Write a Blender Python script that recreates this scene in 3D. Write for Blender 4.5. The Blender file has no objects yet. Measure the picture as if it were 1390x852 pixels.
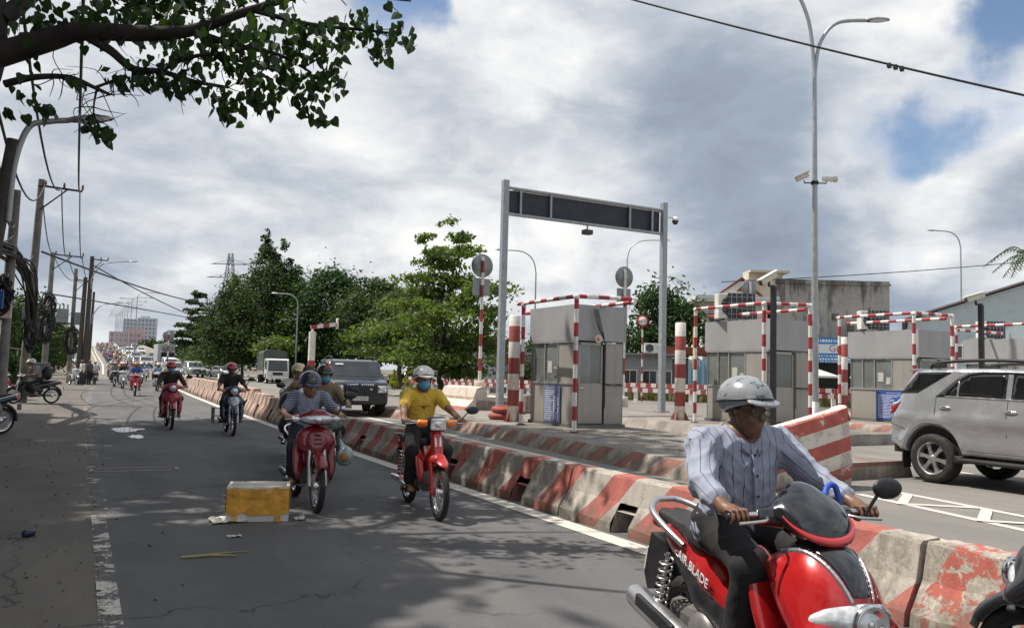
import bpy, bmesh, math, random
import numpy as np
from mathutils import Vector, Matrix, Euler
from mathutils.geometry import delaunay_2d_cdt
R_ = math.radians
random.seed(7); NR = np.random.RandomState(11)
SC = bpy.context.scene
COL = SC.collection

# ------------------------------------------------------------------ camera
cam_d = bpy.data.cameras.new("camera"); cam = bpy.data.objects.new("camera", cam_d); COL.objects.link(cam)
SC.camera = cam
cam_d.sensor_width = 36.0; cam_d.lens = 36.0 * 1100.0 / 1390.0
cam_d.clip_start = 0.05; cam_d.clip_end = 6000
YAW, PIT, ROL = R_(27.95), R_(4.15), R_(1.5)
_f = Vector((math.sin(YAW)*math.cos(PIT), math.cos(YAW)*math.cos(PIT), math.sin(PIT)))
_r0 = Vector((math.cos(YAW), -math.sin(YAW), 0)); _u0 = _r0.cross(_f)
_r = _r0*math.cos(ROL) + _u0*math.sin(ROL); _u = -_r0*math.sin(ROL) + _u0*math.cos(ROL)
cam.matrix_world = Matrix(((_r.x, _u.x, -_f.x, 0), (_r.y, _u.y, -_f.y, 0), (_r.z, _u.z, -_f.z, 1.55), (0, 0, 0, 1)))

# ------------------------------------------------------------------ world, sun, exposure
SUN_EL, SUN_AZ = R_(61), math.atan2(-0.78, 0.62)        # azimuth from +Y towards +X
to_sun = Vector((math.sin(SUN_AZ)*math.cos(SUN_EL), math.cos(SUN_AZ)*math.cos(SUN_EL), math.sin(SUN_EL)))
sun_d = bpy.data.lights.new("sun", 'SUN'); sun_d.energy = 4.3; sun_d.angle = R_(0.55); sun_d.color = (1.0, 0.93, 0.84)
sun = bpy.data.objects.new("sun", sun_d); COL.objects.link(sun)
sun.rotation_euler = (-to_sun).to_track_quat('-Z', 'Y').to_euler(); sun.location = (0, 0, 60)
SC.view_settings.view_transform = 'Standard'; SC.view_settings.look = 'None'
SC.view_settings.gamma = 1.0; SC.view_settings.use_curve_mapping = False
SC.view_settings.exposure = 0.38
SC.cycles.max_bounces = 6; SC.cycles.transparent_max_bounces = 12
SC.cycles.use_denoising = True

W = bpy.data.worlds.new("World"); SC.world = W; W.use_nodes = True
def build_sky():
    nt = W.node_tree; N = nt.nodes; L = nt.links; N.clear()
    out = N.new('ShaderNodeOutputWorld'); bg = N.new('ShaderNodeBackground'); bg.inputs[1].default_value = 0.1
    L.new(bg.outputs[0], out.inputs[0])
    sky = N.new('ShaderNodeTexSky'); sky.sky_type = 'NISHITA'; sky.sun_disc = False
    sky.sun_elevation = SUN_EL; sky.sun_rotation = SUN_AZ; sky.air_density = 1.0; sky.dust_density = 0.8; sky.ozone_density = 1.6
    tc = N.new('ShaderNodeTexCoord')
    def mth(op, a, b=None, c=None, clamp=False):
        n = N.new('ShaderNodeMath'); n.operation = op; n.use_clamp = clamp
        for i, v in enumerate((a, b, c)):
            if v is None: continue
            if isinstance(v, (int, float)): n.inputs[i].default_value = v
            else: L.new(v, n.inputs[i])
        return n.outputs[0]
    def vm(op, a, b):
        n = N.new('ShaderNodeVectorMath'); n.operation = op
        for i, v in enumerate((a, b)):
            if isinstance(v, (tuple, list, Vector)): n.inputs[i].default_value = tuple(v)
            else: L.new(v, n.inputs[i])
        return n
    def ramp(v, lo, hi, a=0.0, b=1.0):
        n = N.new('ShaderNodeMapRange'); n.interpolation_type = 'SMOOTHSTEP'; n.clamp = True
        L.new(v, n.inputs[0])
        for i, q in enumerate((lo, hi, a, b)): n.inputs[1+i].default_value = q
        return n.outputs[0]
    d = tc.outputs['Generated']
    sep = N.new('ShaderNodeSeparateXYZ'); L.new(d, sep.inputs[0])
    den = mth('ADD', mth('MAXIMUM', sep.outputs[2], 0.0), 0.48)
    cmb = N.new('ShaderNodeCombineXYZ'); L.new(mth('DIVIDE', sep.outputs[0], den), cmb.inputs[0]); L.new(mth('DIVIDE', sep.outputs[1], den), cmb.inputs[1])
    L.new(mth('MULTIPLY', sep.outputs[2], 2.2), cmb.inputs[2])
    def noise(scale, det, rough, off, dist=0.0):
        n = N.new('ShaderNodeTexNoise'); n.inputs['Scale'].default_value = scale; n.inputs['Detail'].default_value = det
        n.inputs['Roughness'].default_value = rough; n.inputs['Distortion'].default_value = dist
        L.new(vm('ADD', cmb.outputs[0], off).outputs[0], n.inputs['Vector']); return n.outputs[0]
    n1 = noise(2.1, 7, 0.55, (3.1, 1.7, 0.4), 0.15)      # broad masses
    n2 = noise(4.2, 8, 0.58, (7.3, 2.2, 1.1), 0.3)        # billows
    n3 = noise(1.0, 3, 0.5, (0.5, 9.1, 2.0))
    # wobbling of the located cloud features
    nw = N.new('ShaderNodeTexNoise'); nw.inputs['Scale'].default_value = 5.5; nw.inputs['Detail'].default_value = 6; L.new(d, nw.inputs['Vector'])
    nwv = vm('SUBTRACT', nw.outputs['Color'], (0.5, 0.5, 0.5)).outputs[0]
    nws = N.new('ShaderNodeVectorMath'); nws.operation = 'SCALE'; L.new(nwv, nws.inputs[0]); nws.inputs['Scale'].default_value = 0.22
    dw = vm('NORMALIZE', vm('ADD', d, nws.outputs[0]).outputs[0], (0, 0, 0)).outputs[0]
    def pix(px, py):
        return (_f*1100 + _r*(px-695) - _u*(py-426)).normalized()
    def blob(px, py, rad, soft=0.55):
        v = pix(px, py); dt = vm('DOT_PRODUCT', dw, v).outputs['Value']
        return ramp(dt, math.cos(R_(rad)), math.cos(R_(rad*(1-soft)*0.6)))
    def addup(lst):
        s = None
        for (px, py, rad, amp) in lst:
            b = mth('MULTIPLY', blob(px, py, rad), amp); s = b if s is None else mth('ADD', s, b)
        return s
    feat = addup(SKY_LIGHT)
    gaps = addup(SKY_GAPS)
    shade = mth('ADD', mth('MULTIPLY', mth('SUBTRACT', n1, 0.5), 1.35), mth('MULTIPLY', mth('SUBTRACT', n2, 0.5), 1.0))
    shade = mth('ADD', mth('ADD', shade, 0.55), feat)
    cr = N.new('ShaderNodeValToRGB'); L.new(shade, cr.inputs[0])
    e = cr.color_ramp.elements; e[0].position = 0.0; e[0].color = (0.22, 0.26, 0.32, 1); e[1].position = 1.0; e[1].color = (0.93, 0.92, 0.90, 1)
    for p, c in ((0.28, (0.285, 0.335, 0.405)), (0.5, (0.43, 0.465, 0.515)), (0.70, (0.62, 0.635, 0.655)), (0.88, (0.78, 0.775, 0.765))):
        q = e.new(p); q.color = c + (1,)
    cl = N.new('ShaderNodeVectorMath'); cl.operation = 'SCALE'; L.new(cr.outputs[0], cl.inputs[0]); cl.inputs['Scale'].default_value = CLOUD_GAIN
    cov = mth('ADD', mth('ADD', mth('MULTIPLY', n3, 0.8), mth('MULTIPLY', n2, 0.45)), gaps)
    gap = ramp(cov, 0.76, 0.98)
    mx = N.new('ShaderNodeMix'); mx.data_type = 'RGBA'; L.new(gap, mx.inputs[0]); L.new(cl.outputs[0], mx.inputs[6])
    sk = N.new('ShaderNodeVectorMath'); sk.operation = 'MULTIPLY'; L.new(sky.outputs[0], sk.inputs[0]); sk.inputs[1].default_value = (1.0, 1.0, 1.0)
    L.new(sk.outputs[0], mx.inputs[7])
    L.new(mx.outputs[2], bg.inputs[0])
CLOUD_GAIN = 10.0
# located cloud features: picture direction, radius in degrees, how much lighter (+) or darker (-)
SKY_LIGHT = [(1180, 330, 13, -.10), (900, 160, 10, -.08), (705, 60, 4.5, .14), (1230, 240, 7, .20), (1250, 300, 4, .2), (760, 130, 9, .10),
             (330, 250, 14, .02), (1000, 110, 8, -.10), (620, 330, 9, .10), (250, 330, 8, .10), (1320, 110, 9, .12), (1010, 320, 7, -.16), (1100, 305, 4, .15), (560, 260, 9, -.08)]
SKY_GAPS = [(1395, 0, 6.0, .37), (1285, 160, 4.5, .13), (545, -5, 5.0, .40), (1220, 190, 3.6, .12), (1195, 318, 4.0, .15)]
build_sky()

# ------------------------------------------------------------------ materials
def _mixcol(nt, fac, a, b):
    m = nt.nodes.new('ShaderNodeMix'); m.data_type = 'RGBA'
    nt.links.new(fac, m.inputs[0])
    for i, v in ((6, a), (7, b)):
        if isinstance(v, tuple): m.inputs[i].default_value = (v[0], v[1], v[2], 1)
        else: nt.links.new(v, m.inputs[i])
    return m.outputs[2]
def _math(nt, op, a, b=None, clamp=False):
    n = nt.nodes.new('ShaderNodeMath'); n.operation = op; n.use_clamp = clamp
    for i, v in enumerate((a, b)):
        if v is None: continue
        if isinstance(v, (int, float)): n.inputs[i].default_value = v
        else: nt.links.new(v, n.inputs[i])
    return n.outputs[0]
def _noise(nt, vec, scale, det=4, rough=0.55, dist=0.0):
    n = nt.nodes.new('ShaderNodeTexNoise'); n.inputs['Scale'].default_value = scale; n.inputs['Detail'].default_value = det
    n.inputs['Roughness'].default_value = rough; n.inputs['Distortion'].default_value = dist
    if vec is not None: nt.links.new(vec, n.inputs['Vector'])
    return n.outputs[0]
def _rng(nt, v, lo, hi, a=0.0, b=1.0, smooth=True):
    n = nt.nodes.new('ShaderNodeMapRange'); n.clamp = True
    if smooth: n.interpolation_type = 'SMOOTHSTEP'
    nt.links.new(v, n.inputs[0])
    for i, q in enumerate((lo, hi, a, b)): n.inputs[1+i].default_value = q
    return n.outputs[0]
def _bump(nt, h, strength, dist, bsdf):
    b = nt.nodes.new('ShaderNodeBump'); b.inputs['Strength'].default_value = strength; b.inputs['Distance'].default_value = dist
    nt.links.new(h, b.inputs['Height']); nt.links.new(b.outputs[0], bsdf.inputs['Normal'])
def _scl(c, k): return tuple(min(1.0, x*k) for x in c)
MATS = {}
def newmat(name):
    m = bpy.data.materials.new(name); m.use_nodes = True
    nt = m.node_tree; b = nt.nodes['Principled BSDF']
    return m, nt, b
def M(name, col, rough=0.6, metal=0.0, var=0.12, scale=6.0, bump=0.0, bscale=40.0, dirt=None, dirt_amt=0.4, dirt_scale=2.0, spec=0.5, coat=0.0, alpha=1.0, trans=0.0, emit=0.0, world=False):
    if name in MATS: return MATS[name]
    m, nt, b = newmat(name)
    tc = nt.nodes.new('ShaderNodeTexCoord')
    if world:
        g = nt.nodes.new('ShaderNodeNewGeometry'); vec = g.outputs['Position']
    else: vec = tc.outputs['Object']
    n = _noise(nt, vec, scale, 5)
    c = _mixcol(nt, _rng(nt, n, 0.3, 0.7), _scl(col, 1-var), _scl(col, 1+var))
    if dirt:
        dn = _noise(nt, vec, dirt_scale, 8, 0.65, 0.4)
        c = _mixcol(nt, _rng(nt, dn, 0.62-dirt_amt*0.4, 0.75, 0, min(1, dirt_amt*1.6)), c, dirt)
    nt.links.new(c, b.inputs['Base Color'])
    rr = _rng(nt, n, 0.25, 0.75, max(0.02, rough-0.08), min(1, rough+0.08)); nt.links.new(rr, b.inputs['Roughness'])
    b.inputs['Metallic'].default_value = metal; b.inputs['Specular IOR Level'].default_value = spec
    if coat: b.inputs['Coat Weight'].default_value = coat; b.inputs['Coat Roughness'].default_value = 0.06
    if trans: b.inputs['Transmission Weight'].default_value = trans
    if alpha < 1: b.inputs['Alpha'].default_value = alpha
    if emit: b.inputs['Emission Color'].default_value = col + (1,); b.inputs['Emission Strength'].default_value = emit
    if bump: _bump(nt, _noise(nt, vec, bscale, 6, 0.6), bump, 0.02, b)
    MATS[name] = m
    return m

def mat_asphalt(name, base, light, dark, stain=0.5):
    m, nt, b = newmat(name)
    g = nt.nodes.new('ShaderNodeNewGeometry'); vec = g.outputs['Position']
    mp = nt.nodes.new('ShaderNodeMapping'); nt.links.new(vec, mp.inputs[0]); mp.inputs['Scale'].default_value = (1.0, 0.28, 1)   # wheel tracks run with the road
    tr = _noise(nt, mp.outputs[0], 0.9, 5, 0.6)
    big = _noise(nt, vec, 0.25, 6, 0.6, 0.6); mid = _noise(nt, vec, 1.7, 7, 0.65, 0.5); fine = _noise(nt, vec, 90, 3, 0.7)
    agg = nt.nodes.new('ShaderNodeTexVoronoi'); agg.inputs['Scale'].default_value = 130; nt.links.new(vec, agg.inputs['Vector'])
    c = _mixcol(nt, _rng(nt, tr, 0.32, 0.68), base, light)
    c = _mixcol(nt, _rng(nt, big, 0.52, 0.72, 0, stain), c, dark)
    c = _mixcol(nt, _rng(nt, mid, 0.60, 0.78, 0, stain*0.8), c, dark)
    c = _mixcol(nt, _rng(nt, fine, 0.35, 0.75, 0, 0.35), c, _scl(light, 1.35))
    c = _mixcol(nt, _rng(nt, agg.outputs['Distance'], 0.0, 0.25, 0.35, 0.0), c, _scl(dark, 0.8))
    # cracks
    wob = nt.nodes.new('ShaderNodeVectorMath'); wob.operation = 'ADD'; nt.links.new(vec, wob.inputs[0])
    nn = nt.nodes.new('ShaderNodeTexNoise'); nn.inputs['Scale'].default_value = 1.6; nn.inputs['Detail'].default_value = 6; nt.links.new(vec, nn.inputs['Vector']); nt.links.new(nn.outputs['Color'], wob.inputs[1])
    vc = nt.nodes.new('ShaderNodeTexVoronoi'); vc.feature = 'DISTANCE_TO_EDGE'; vc.inputs['Scale'].default_value = 0.30; nt.links.new(wob.outputs[0], vc.inputs['Vector'])
    cm = _math(nt, 'MULTIPLY', _rng(nt, vc.outputs['Distance'], 0.001, 0.006, 1, 0), _rng(nt, big, 0.42, 0.58))
    c = _mixcol(nt, _math(nt, 'MULTIPLY', cm, 0.75), c, _scl(dark, 0.45))
    nt.links.new(c, b.inputs['Base Color'])
    nt.links.new(_rng(nt, mid, 0.3, 0.8, 0.92, 0.72), b.inputs['Roughness']); b.inputs['Specular IOR Level'].default_value = 0.35
    h = _math(nt, 'ADD', _math(nt, 'MULTIPLY', agg.outputs['Distance'], 0.6), _math(nt, 'MULTIPLY', mid, 1.2))
    _bump(nt, h, 0.35, 0.012, b)
    MATS[name] = m; return m

def mat_barrier(name, period, duty, slope, red, conc, peel=0.5, dirtc=(0.12, 0.10, 0.08), axis=1, white=(0.62, 0.58, 0.52), off=0.0, horizontal=False, use_obj=False):
    """painted concrete: slanting red bands with flaking paint over a dirty whitewash"""
    m, nt, b = newmat(name)
    g = nt.nodes.new('ShaderNodeNewGeometry'); vec = g.outputs['Position']
    if use_obj:
        tc = nt.nodes.new('ShaderNodeTexCoord'); vec = tc.outputs['Object']
    sp = nt.nodes.new('ShaderNodeSeparateXYZ'); nt.links.new(vec, sp.inputs[0])
    n1 = _noise(nt, vec, 2.6, 7, 0.65, 0.4); n2 = _noise(nt, vec, 9.0, 8, 0.7, 0.5); n3 = _noise(nt, vec, 34, 5, 0.6)
    if horizontal: s = _math(nt, 'ADD', sp.outputs[2], _math(nt, 'MULTIPLY', sp.outputs[0], slope))
    else: s = _math(nt, 'ADD', sp.outputs[axis], _math(nt, 'MULTIPLY', sp.outputs[2], slope))
    s = _math(nt, 'ADD', s, _math(nt, 'MULTIPLY', n2, 0.035)); s = _math(nt, 'ADD', s, off)
    fr = _math(nt, 'FRACT', _math(nt, 'DIVIDE', s, period))
    band = _math(nt, 'LESS_THAN', fr, duty)
    flake = _rng(nt, _math(nt, 'ADD', _math(nt, 'MULTIPLY', n2, 0.65), _math(nt, 'MULTIPLY', n1, 0.5)), 0.735-0.16*peel, 0.755-0.16*peel, 0, 1, False)
    flakew = _rng(nt, _math(nt, 'ADD', _math(nt, 'MULTIPLY', n3, 0.35), _math(nt, 'MULTIPLY', n1, 0.75)), 0.60-0.12*peel, 0.66-0.12*peel)
    cc = _mixcol(nt, _rng(nt, n3, 0.3, 0.7), _scl(conc, 0.75), _scl(conc, 1.2))
    wh = _mixcol(nt, flakew, white, cc)
    rd = _mixcol(nt, _rng(nt, n1, 0.3, 0.7), _scl(red, 0.8), _scl(red, 1.2))
    rd = _mixcol(nt, flake, rd, _mixcol(nt, _rng(nt, n3, .4, .6), white, cc))
    c = _mixcol(nt, band, wh, rd)
    # soot and splashed mud, heavier towards the foot and in streaks
    mp = nt.nodes.new('ShaderNodeMapping'); nt.links.new(vec, mp.inputs[0]); mp.inputs['Scale'].default_value = (5, 5, 0.8)
    st = _noise(nt, mp.outputs[0], 1.0, 7, 0.7)
    low = _rng(nt, sp.outputs[2], 0.0, 0.45, 0.30, 0.0)
    dm = _rng(nt, _math(nt, 'ADD', st, low), 0.54, 0.86, 0, 0.7)
    c = _mixcol(nt, dm, c, dirtc)
    nt.links.new(c, b.inputs['Base Color']); b.inputs['Roughness'].default_value = 0.85; b.inputs['Specular IOR Level'].default_value = 0.3
    h = _math(nt, 'ADD', _math(nt, 'MULTIPLY', n2, 1.0), _math(nt, 'MULTIPLY', n3, 0.4)); h = _math(nt, 'SUBTRACT', h, _math(nt, 'MULTIPLY', flake, 0.25))
    _bump(nt, h, 0.5, 0.02, b)
    MATS[name] = m; return m

def mat_bands(name, period, duty, off, red, white, axis=2, dirt=0.35, use_obj=True, slope=0.0, rough=0.5):
    """pipe painted in red and white rings"""
    m, nt, b = newmat(name)
    tc = nt.nodes.new('ShaderNodeTexCoord'); vec = tc.outputs['Object']
    if not use_obj:
        g = nt.nodes.new('ShaderNodeNewGeometry'); vec = g.outputs['Position']
    sp = nt.nodes.new('ShaderNodeSeparateXYZ'); nt.links.new(vec, sp.inputs[0])
    n1 = _noise(nt, vec, 7, 7, 0.7, 0.4); n2 = _noise(nt, vec, 30, 5, 0.6)
    s = _math(nt, 'ADD', sp.outputs[axis], off)
    if slope: s = _math(nt, 'ADD', s, _math(nt, 'MULTIPLY', sp.outputs[2], slope))
    s = _math(nt, 'ADD', s, _math(nt, 'MULTIPLY', n2, 0.008))
    band = _math(nt, 'LESS_THAN', _math(nt, 'FRACT', _math(nt, 'DIVIDE', s, period)), duty)
    rd = _mixcol(nt, _rng(nt, n1, 0.3, 0.7), _scl(red, 0.75), _scl(red, 1.15))
    rd = _mixcol(nt, _rng(nt, n1, 0.64, 0.70), rd, (0.30, 0.09, 0.035))
    wh = _mixcol(nt, _rng(nt, n1, 0.45, 0.8), white, _scl(white, 0.62))
    c = _mixcol(nt, band, wh, rd)
    c = _mixcol(nt, _rng(nt, n2, 0.5, 0.8, 0, dirt), c, (0.16, 0.12, 0.09))
    nt.links.new(c, b.inputs['Base Color']); b.inputs['Roughness'].default_value = rough
    _bump(nt, n2, 0.12, 0.01, b)
    MATS[name] = m; return m

def mat_leaf(name, c1, c2, rough=0.45, trans=0.35):
    m, nt, b = newmat(name)
    at = nt.nodes.new('ShaderNodeAttribute'); at.attribute_name = 'tint'
    oi = nt.nodes.new('ShaderNodeObjectInfo')
    g = nt.nodes.new('ShaderNodeNewGeometry')
    n = _noise(nt, g.outputs['Position'], 0.9, 3)
    f = _math(nt, 'ADD', _math(nt, 'MULTIPLY', at.outputs['Fac'], 0.6), _math(nt, 'MULTIPLY', n, 0.5), True)
    f = _math(nt, 'ADD', f, _math(nt, 'MULTIPLY', oi.outputs['Random'], 0.3), True)
    c = _mixcol(nt, f, c1, c2)
    nt.links.new(c, b.inputs['Base Color']); b.inputs['Roughness'].default_value = rough; b.inputs['Specular IOR Level'].default_value = 0.22
    tl = nt.nodes.new('ShaderNodeBsdfTranslucent'); nt.links.new(_mixcol(nt, f, _scl((c1[0]*1.3, c1[1]*1.6, c1[2]*.6), 1.6), _scl((c2[0]*1.3, c2[1]*1.6, c2[2]*.5), 1.6)), tl.inputs[0])
    ms = nt.nodes.new('ShaderNodeMixShader'); ms.inputs[0].default_value = trans
    nt.links.new(b.outputs[0], ms.inputs[1]); nt.links.new(tl.outputs[0], ms.inputs[2])
    nt.links.new(ms.outputs[0], nt.nodes['Material Output'].inputs[0])
    MATS[name] = m; return m

# ------------------------------------------------------------------ objects
def tag(o, label=None, cat=None, group=None, kind=None):
    if label: o['label'] = label
    if cat: o['category'] = cat
    if group: o['group'] = group
    if kind: o['kind'] = kind
    return o
def thing(name, label, cat, loc=(0, 0, 0), rz=0.0, group=None):
    o = bpy.data.objects.new(name, None); COL.objects.link(o); o.empty_display_size = 0.2
    o.location = loc; o.rotation_euler = (0, 0, rz)
    return tag(o, label, cat, group)
def link(name, me, parent=None, loc=None, rot=None):
    o = bpy.data.objects.new(name, me); COL.objects.link(o)
    if parent is not None: o.parent = parent
    if loc is not None: o.location = loc
    if rot is not None: o.rotation_euler = rot
    return o
def copy_tree(src, parent=None):
    c = src.copy(); COL.objects.link(c)
    if parent is not None: c.parent = parent
    for ch in list(src.children): copy_tree(ch, c)
    return c
def recolor(root, old, new):
    for o in [root] + list(root.children_recursive):
        for s in o.material_slots:
            if s.material == old:
                s.link = 'OBJECT'; s.material = new
def np_mesh(name, V, F, mats=(), mi=None, smooth=True):
    me = bpy.data.meshes.new(name); V = np.asarray(V, float)
    if isinstance(F, np.ndarray):
        n = F.shape[1]; me.vertices.add(len(V)); me.vertices.foreach_set('co', V.ravel())
        me.loops.add(F.size); me.loops.foreach_set('vertex_index', F.ravel().astype(np.int32))
        me.polygons.add(len(F)); me.polygons.foreach_set('loop_start', np.arange(0, F.size, n, dtype=np.int32))
        me.polygons.foreach_set('loop_total', np.full(len(F), n, np.int32)); me.update(calc_edges=True)
    else:
        me.from_pydata([tuple(v) for v in V], [], F)
    for m in mats: me.materials.append(m)
    if mi is not None: me.polygons.foreach_set('material_index', np.asarray(mi, np.int32))
    me.polygons.foreach_set('use_smooth', np.full(len(me.polygons), bool(smooth)))
    me.update(); return me

def frame_of(d):
    d = Vector(d).normalized(); a = Vector((0, 0, 1)) if abs(d.z) < 0.95 else Vector((1, 0, 0))
    x = d.cross(a).normalized(); return x, d.cross(x).normalized(), d
class MB:
    def __init__(s): s.v = []; s.f = []; s.m = []; s.s = []
    def add(s, vs, fs, mi=0, smooth=False):
        b = len(s.v); s.v += [tuple(v) for v in vs]
        for f in fs: s.f.append([b+i for i in f]); s.m.append(mi); s.s.append(smooth)
        return s
    def box(s, c, d, rz=0.0, mi=0, rot=None, ch=0.0):
        x, y, z = d[0]/2, d[1]/2, d[2]/2
        mt = rot.to_3x3() if rot is not None else Matrix.Rotation(rz, 3, 'Z'); c = Vector(c)
        if ch <= 0:
            P = [(-x,-y,-z),(x,-y,-z),(x,y,-z),(-x,y,-z),(-x,-y,z),(x,-y,z),(x,y,z),(-x,y,z)]
            return s.add([c + mt @ Vector(p) for p in P], [(0,3,2,1),(4,5,6,7),(0,1,5,4),(1,2,6,5),(2,3,7,6),(3,0,4,7)], mi)
        ch = min(ch, x*.9, y*.9, z*.9)
        bm = bmesh.new(); bmesh.ops.create_cube(bm, size=1)
        for v in bm.verts: v.co = Vector((v.co.x*2*x, v.co.y*2*y, v.co.z*2*z))
        bmesh.ops.bevel(bm, geom=bm.edges[:], offset=ch, segments=2, profile=0.5, affect='EDGES')
        bm.verts.index_update()
        s.add([c + mt @ v.co for v in bm.verts], [[v.index for v in f.verts] for f in bm.faces], mi, False); bm.free(); return s
    def tube(s, path, r, n=8, mi=0, cap=True, smooth=True, flat=None):
        P = [Vector(p) for p in path]; k = len(P); rs = r if isinstance(r, (list, tuple)) else [r]*k
        vs = []; px = None
        for i in range(k):
            t = (P[min(i+1, k-1)] - P[max(i-1, 0)])
            if t.length < 1e-9: t = Vector((0, 0, 1))
            t.normalize()
            if px is None: px, _, _ = frame_of(t)
            px = (px - t*px.dot(t))
            if px.length < 1e-6: px, _, _ = frame_of(t)
            px.normalize(); py = t.cross(px)
            for j in range(n):
                a = 2*math.pi*j/n
                vs.append(P[i] + (px*math.cos(a) + py*math.sin(a)*(flat or 1))*rs[i])
        fs = [(i*n+j, i*n+(j+1) % n, (i+1)*n+(j+1) % n, (i+1)*n+j) for i in range(k-1) for j in range(n)]
        s.add(vs, fs, mi, smooth)
        if cap:
            s.add(vs[:n], [tuple(range(n-1, -1, -1))], mi); s.add(vs[-n:], [tuple(range(n))], mi)
        return s
    def bar(s, a, b, r, n=8, mi=0, r2=None): return s.tube([a, b], [r, r if r2 is None else r2], n, mi)
    def lathe(s, prof, c=(0, 0, 0), axis='z', n=24, mi=0, smooth=True, a0=0.0, a1=None):
        full = a1 is None; a1 = a0+2*math.pi if full else a1; c = Vector(c); k = len(prof); vs = []
        m = n if full else n+1
        for j in range(m):
            a = a0 + (a1-a0)*j/n; ca, sa = math.cos(a), math.sin(a)
            for (r, h) in prof:
                p = {'z': (r*ca, r*sa, h), 'x': (h, r*ca, r*sa), 'y': (r*sa, h, r*ca)}[axis]
                vs.append(c + Vector(p))
        fs = []
        for j in range(n):
            j2 = (j+1) % m if full else j+1
            for i in range(k-1): fs.append((j*k+i, j2*k+i, j2*k+i+1, j*k+i+1))
        return s.add(vs, fs, mi, smooth)
    def ell(s, c, r, n=12, m=8, mi=0, rot=None, z0=-1.0, z1=1.0):
        c = Vector(c); vs = []; t0, t1 = math.asin(z0), math.asin(z1)
        for i in range(m+1):
            t = t0+(t1-t0)*i/m
            for j in range(n):
                a = 2*math.pi*j/n; p = Vector((r[0]*math.cos(t)*math.cos(a), r[1]*math.cos(t)*math.sin(a), r[2]*math.sin(t)))
                vs.append(c + (rot @ p if rot is not None else p))
        return s.add(vs, [(i*n+j, i*n+(j+1) % n, (i+1)*n+(j+1) % n, (i+1)*n+j) for i in range(m) for j in range(n)], mi, True)
    def prism(s, poly, t0, t1, axis='x', mi=0):
        """polygon in the plane across axis, thickness t0..t1. x: (y,z); y: (x,z); z: (x,y)"""
        def P(u, v, t): return {'x': (t, u, v), 'y': (u, t, v), 'z': (u, v, t)}[axis]
        n = len(poly); vs = [P(u, v, t0) for u, v in poly] + [P(u, v, t1) for u, v in poly]
        fs = [tuple(range(n-1, -1, -1)), tuple(range(n, 2*n))] + [(i, (i+1) % n, n+(i+1) % n, n+i) for i in range(n)]
        return s.add(vs, fs, mi)
    def quad(s, a, b, c, d, mi=0): return s.add([a, b, c, d], [(0, 1, 2, 3)], mi)
    def mesh(s, name, mats, fix=True):
        me = bpy.data.meshes.new(name); me.from_pydata(s.v, [], s.f)
        for m in (mats if isinstance(mats, (list, tuple)) else [mats]): me.materials.append(m)
        me.polygons.foreach_set('material_index', s.m); me.polygons.foreach_set('use_smooth', s.s)
        if fix:
            bm = bmesh.new(); bm.from_mesh(me); bmesh.ops.recalc_face_normals(bm, faces=bm.faces[:]); bm.to_mesh(me); bm.free()
        me.update(); return me
    def obj(s, name, mats, parent=None, loc=None, rot=None): return link(name, s.mesh(name, mats), parent, loc, rot)
def lerp(a, b, t): return a + (b-a)*t
def spline(pts, n=8):
    """Catmull-Rom through points"""
    P = [Vector(p) for p in pts]; out = []
    for i in range(len(P)-1):
        p0, p1, p2, p3 = P[max(i-1, 0)], P[i], P[i+1], P[min(i+2, len(P)-1)]
        for k in range(n):
            t = k/n; out.append(0.5*((2*p1) + (p2-p0)*t + (2*p0-5*p1+4*p2-p3)*t*t + (3*p1-p0-3*p2+p3)*t**3))
    out.append(P[-1]); return out
def text_mesh(body, size, mat, depth=0.0, align='CENTER', name='lettering', spacing=1.0, bold=0.0):
    cu = bpy.data.curves.new('t', 'FONT'); cu.body = body; cu.size = size; cu.align_x = align; cu.align_y = 'CENTER'; cu.extrude = depth
    cu.space_character = spacing; cu.offset = bold; cu.resolution_u = 3
    o = bpy.data.objects.new('t', cu); COL.objects.link(o); dg = bpy.context.evaluated_depsgraph_get()
    me = bpy.data.meshes.new_from_object(o.evaluated_get(dg)); bpy.data.objects.remove(o); bpy.data.curves.remove(cu)
    me.name = name; me.materials.clear(); me.materials.append(mat)
    return me
def text_obj(name, body, size, mat, parent, loc, xdir, ydir, depth=0.0, **k):
    """flat lettering: xdir is the reading direction, ydir is up"""
    me = text_mesh(body, size, mat, depth, **k); x = Vector(xdir).normalized(); y = Vector(ydir).normalized(); z = x.cross(y).normalized(); y = z.cross(x)
    o = link(name, me, parent); o.matrix_local = Matrix(((x.x, y.x, z.x, loc[0]), (x.y, y.y, z.y, loc[1]), (x.z, y.z, z.z, loc[2]), (0, 0, 0, 1)))
    return o

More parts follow.
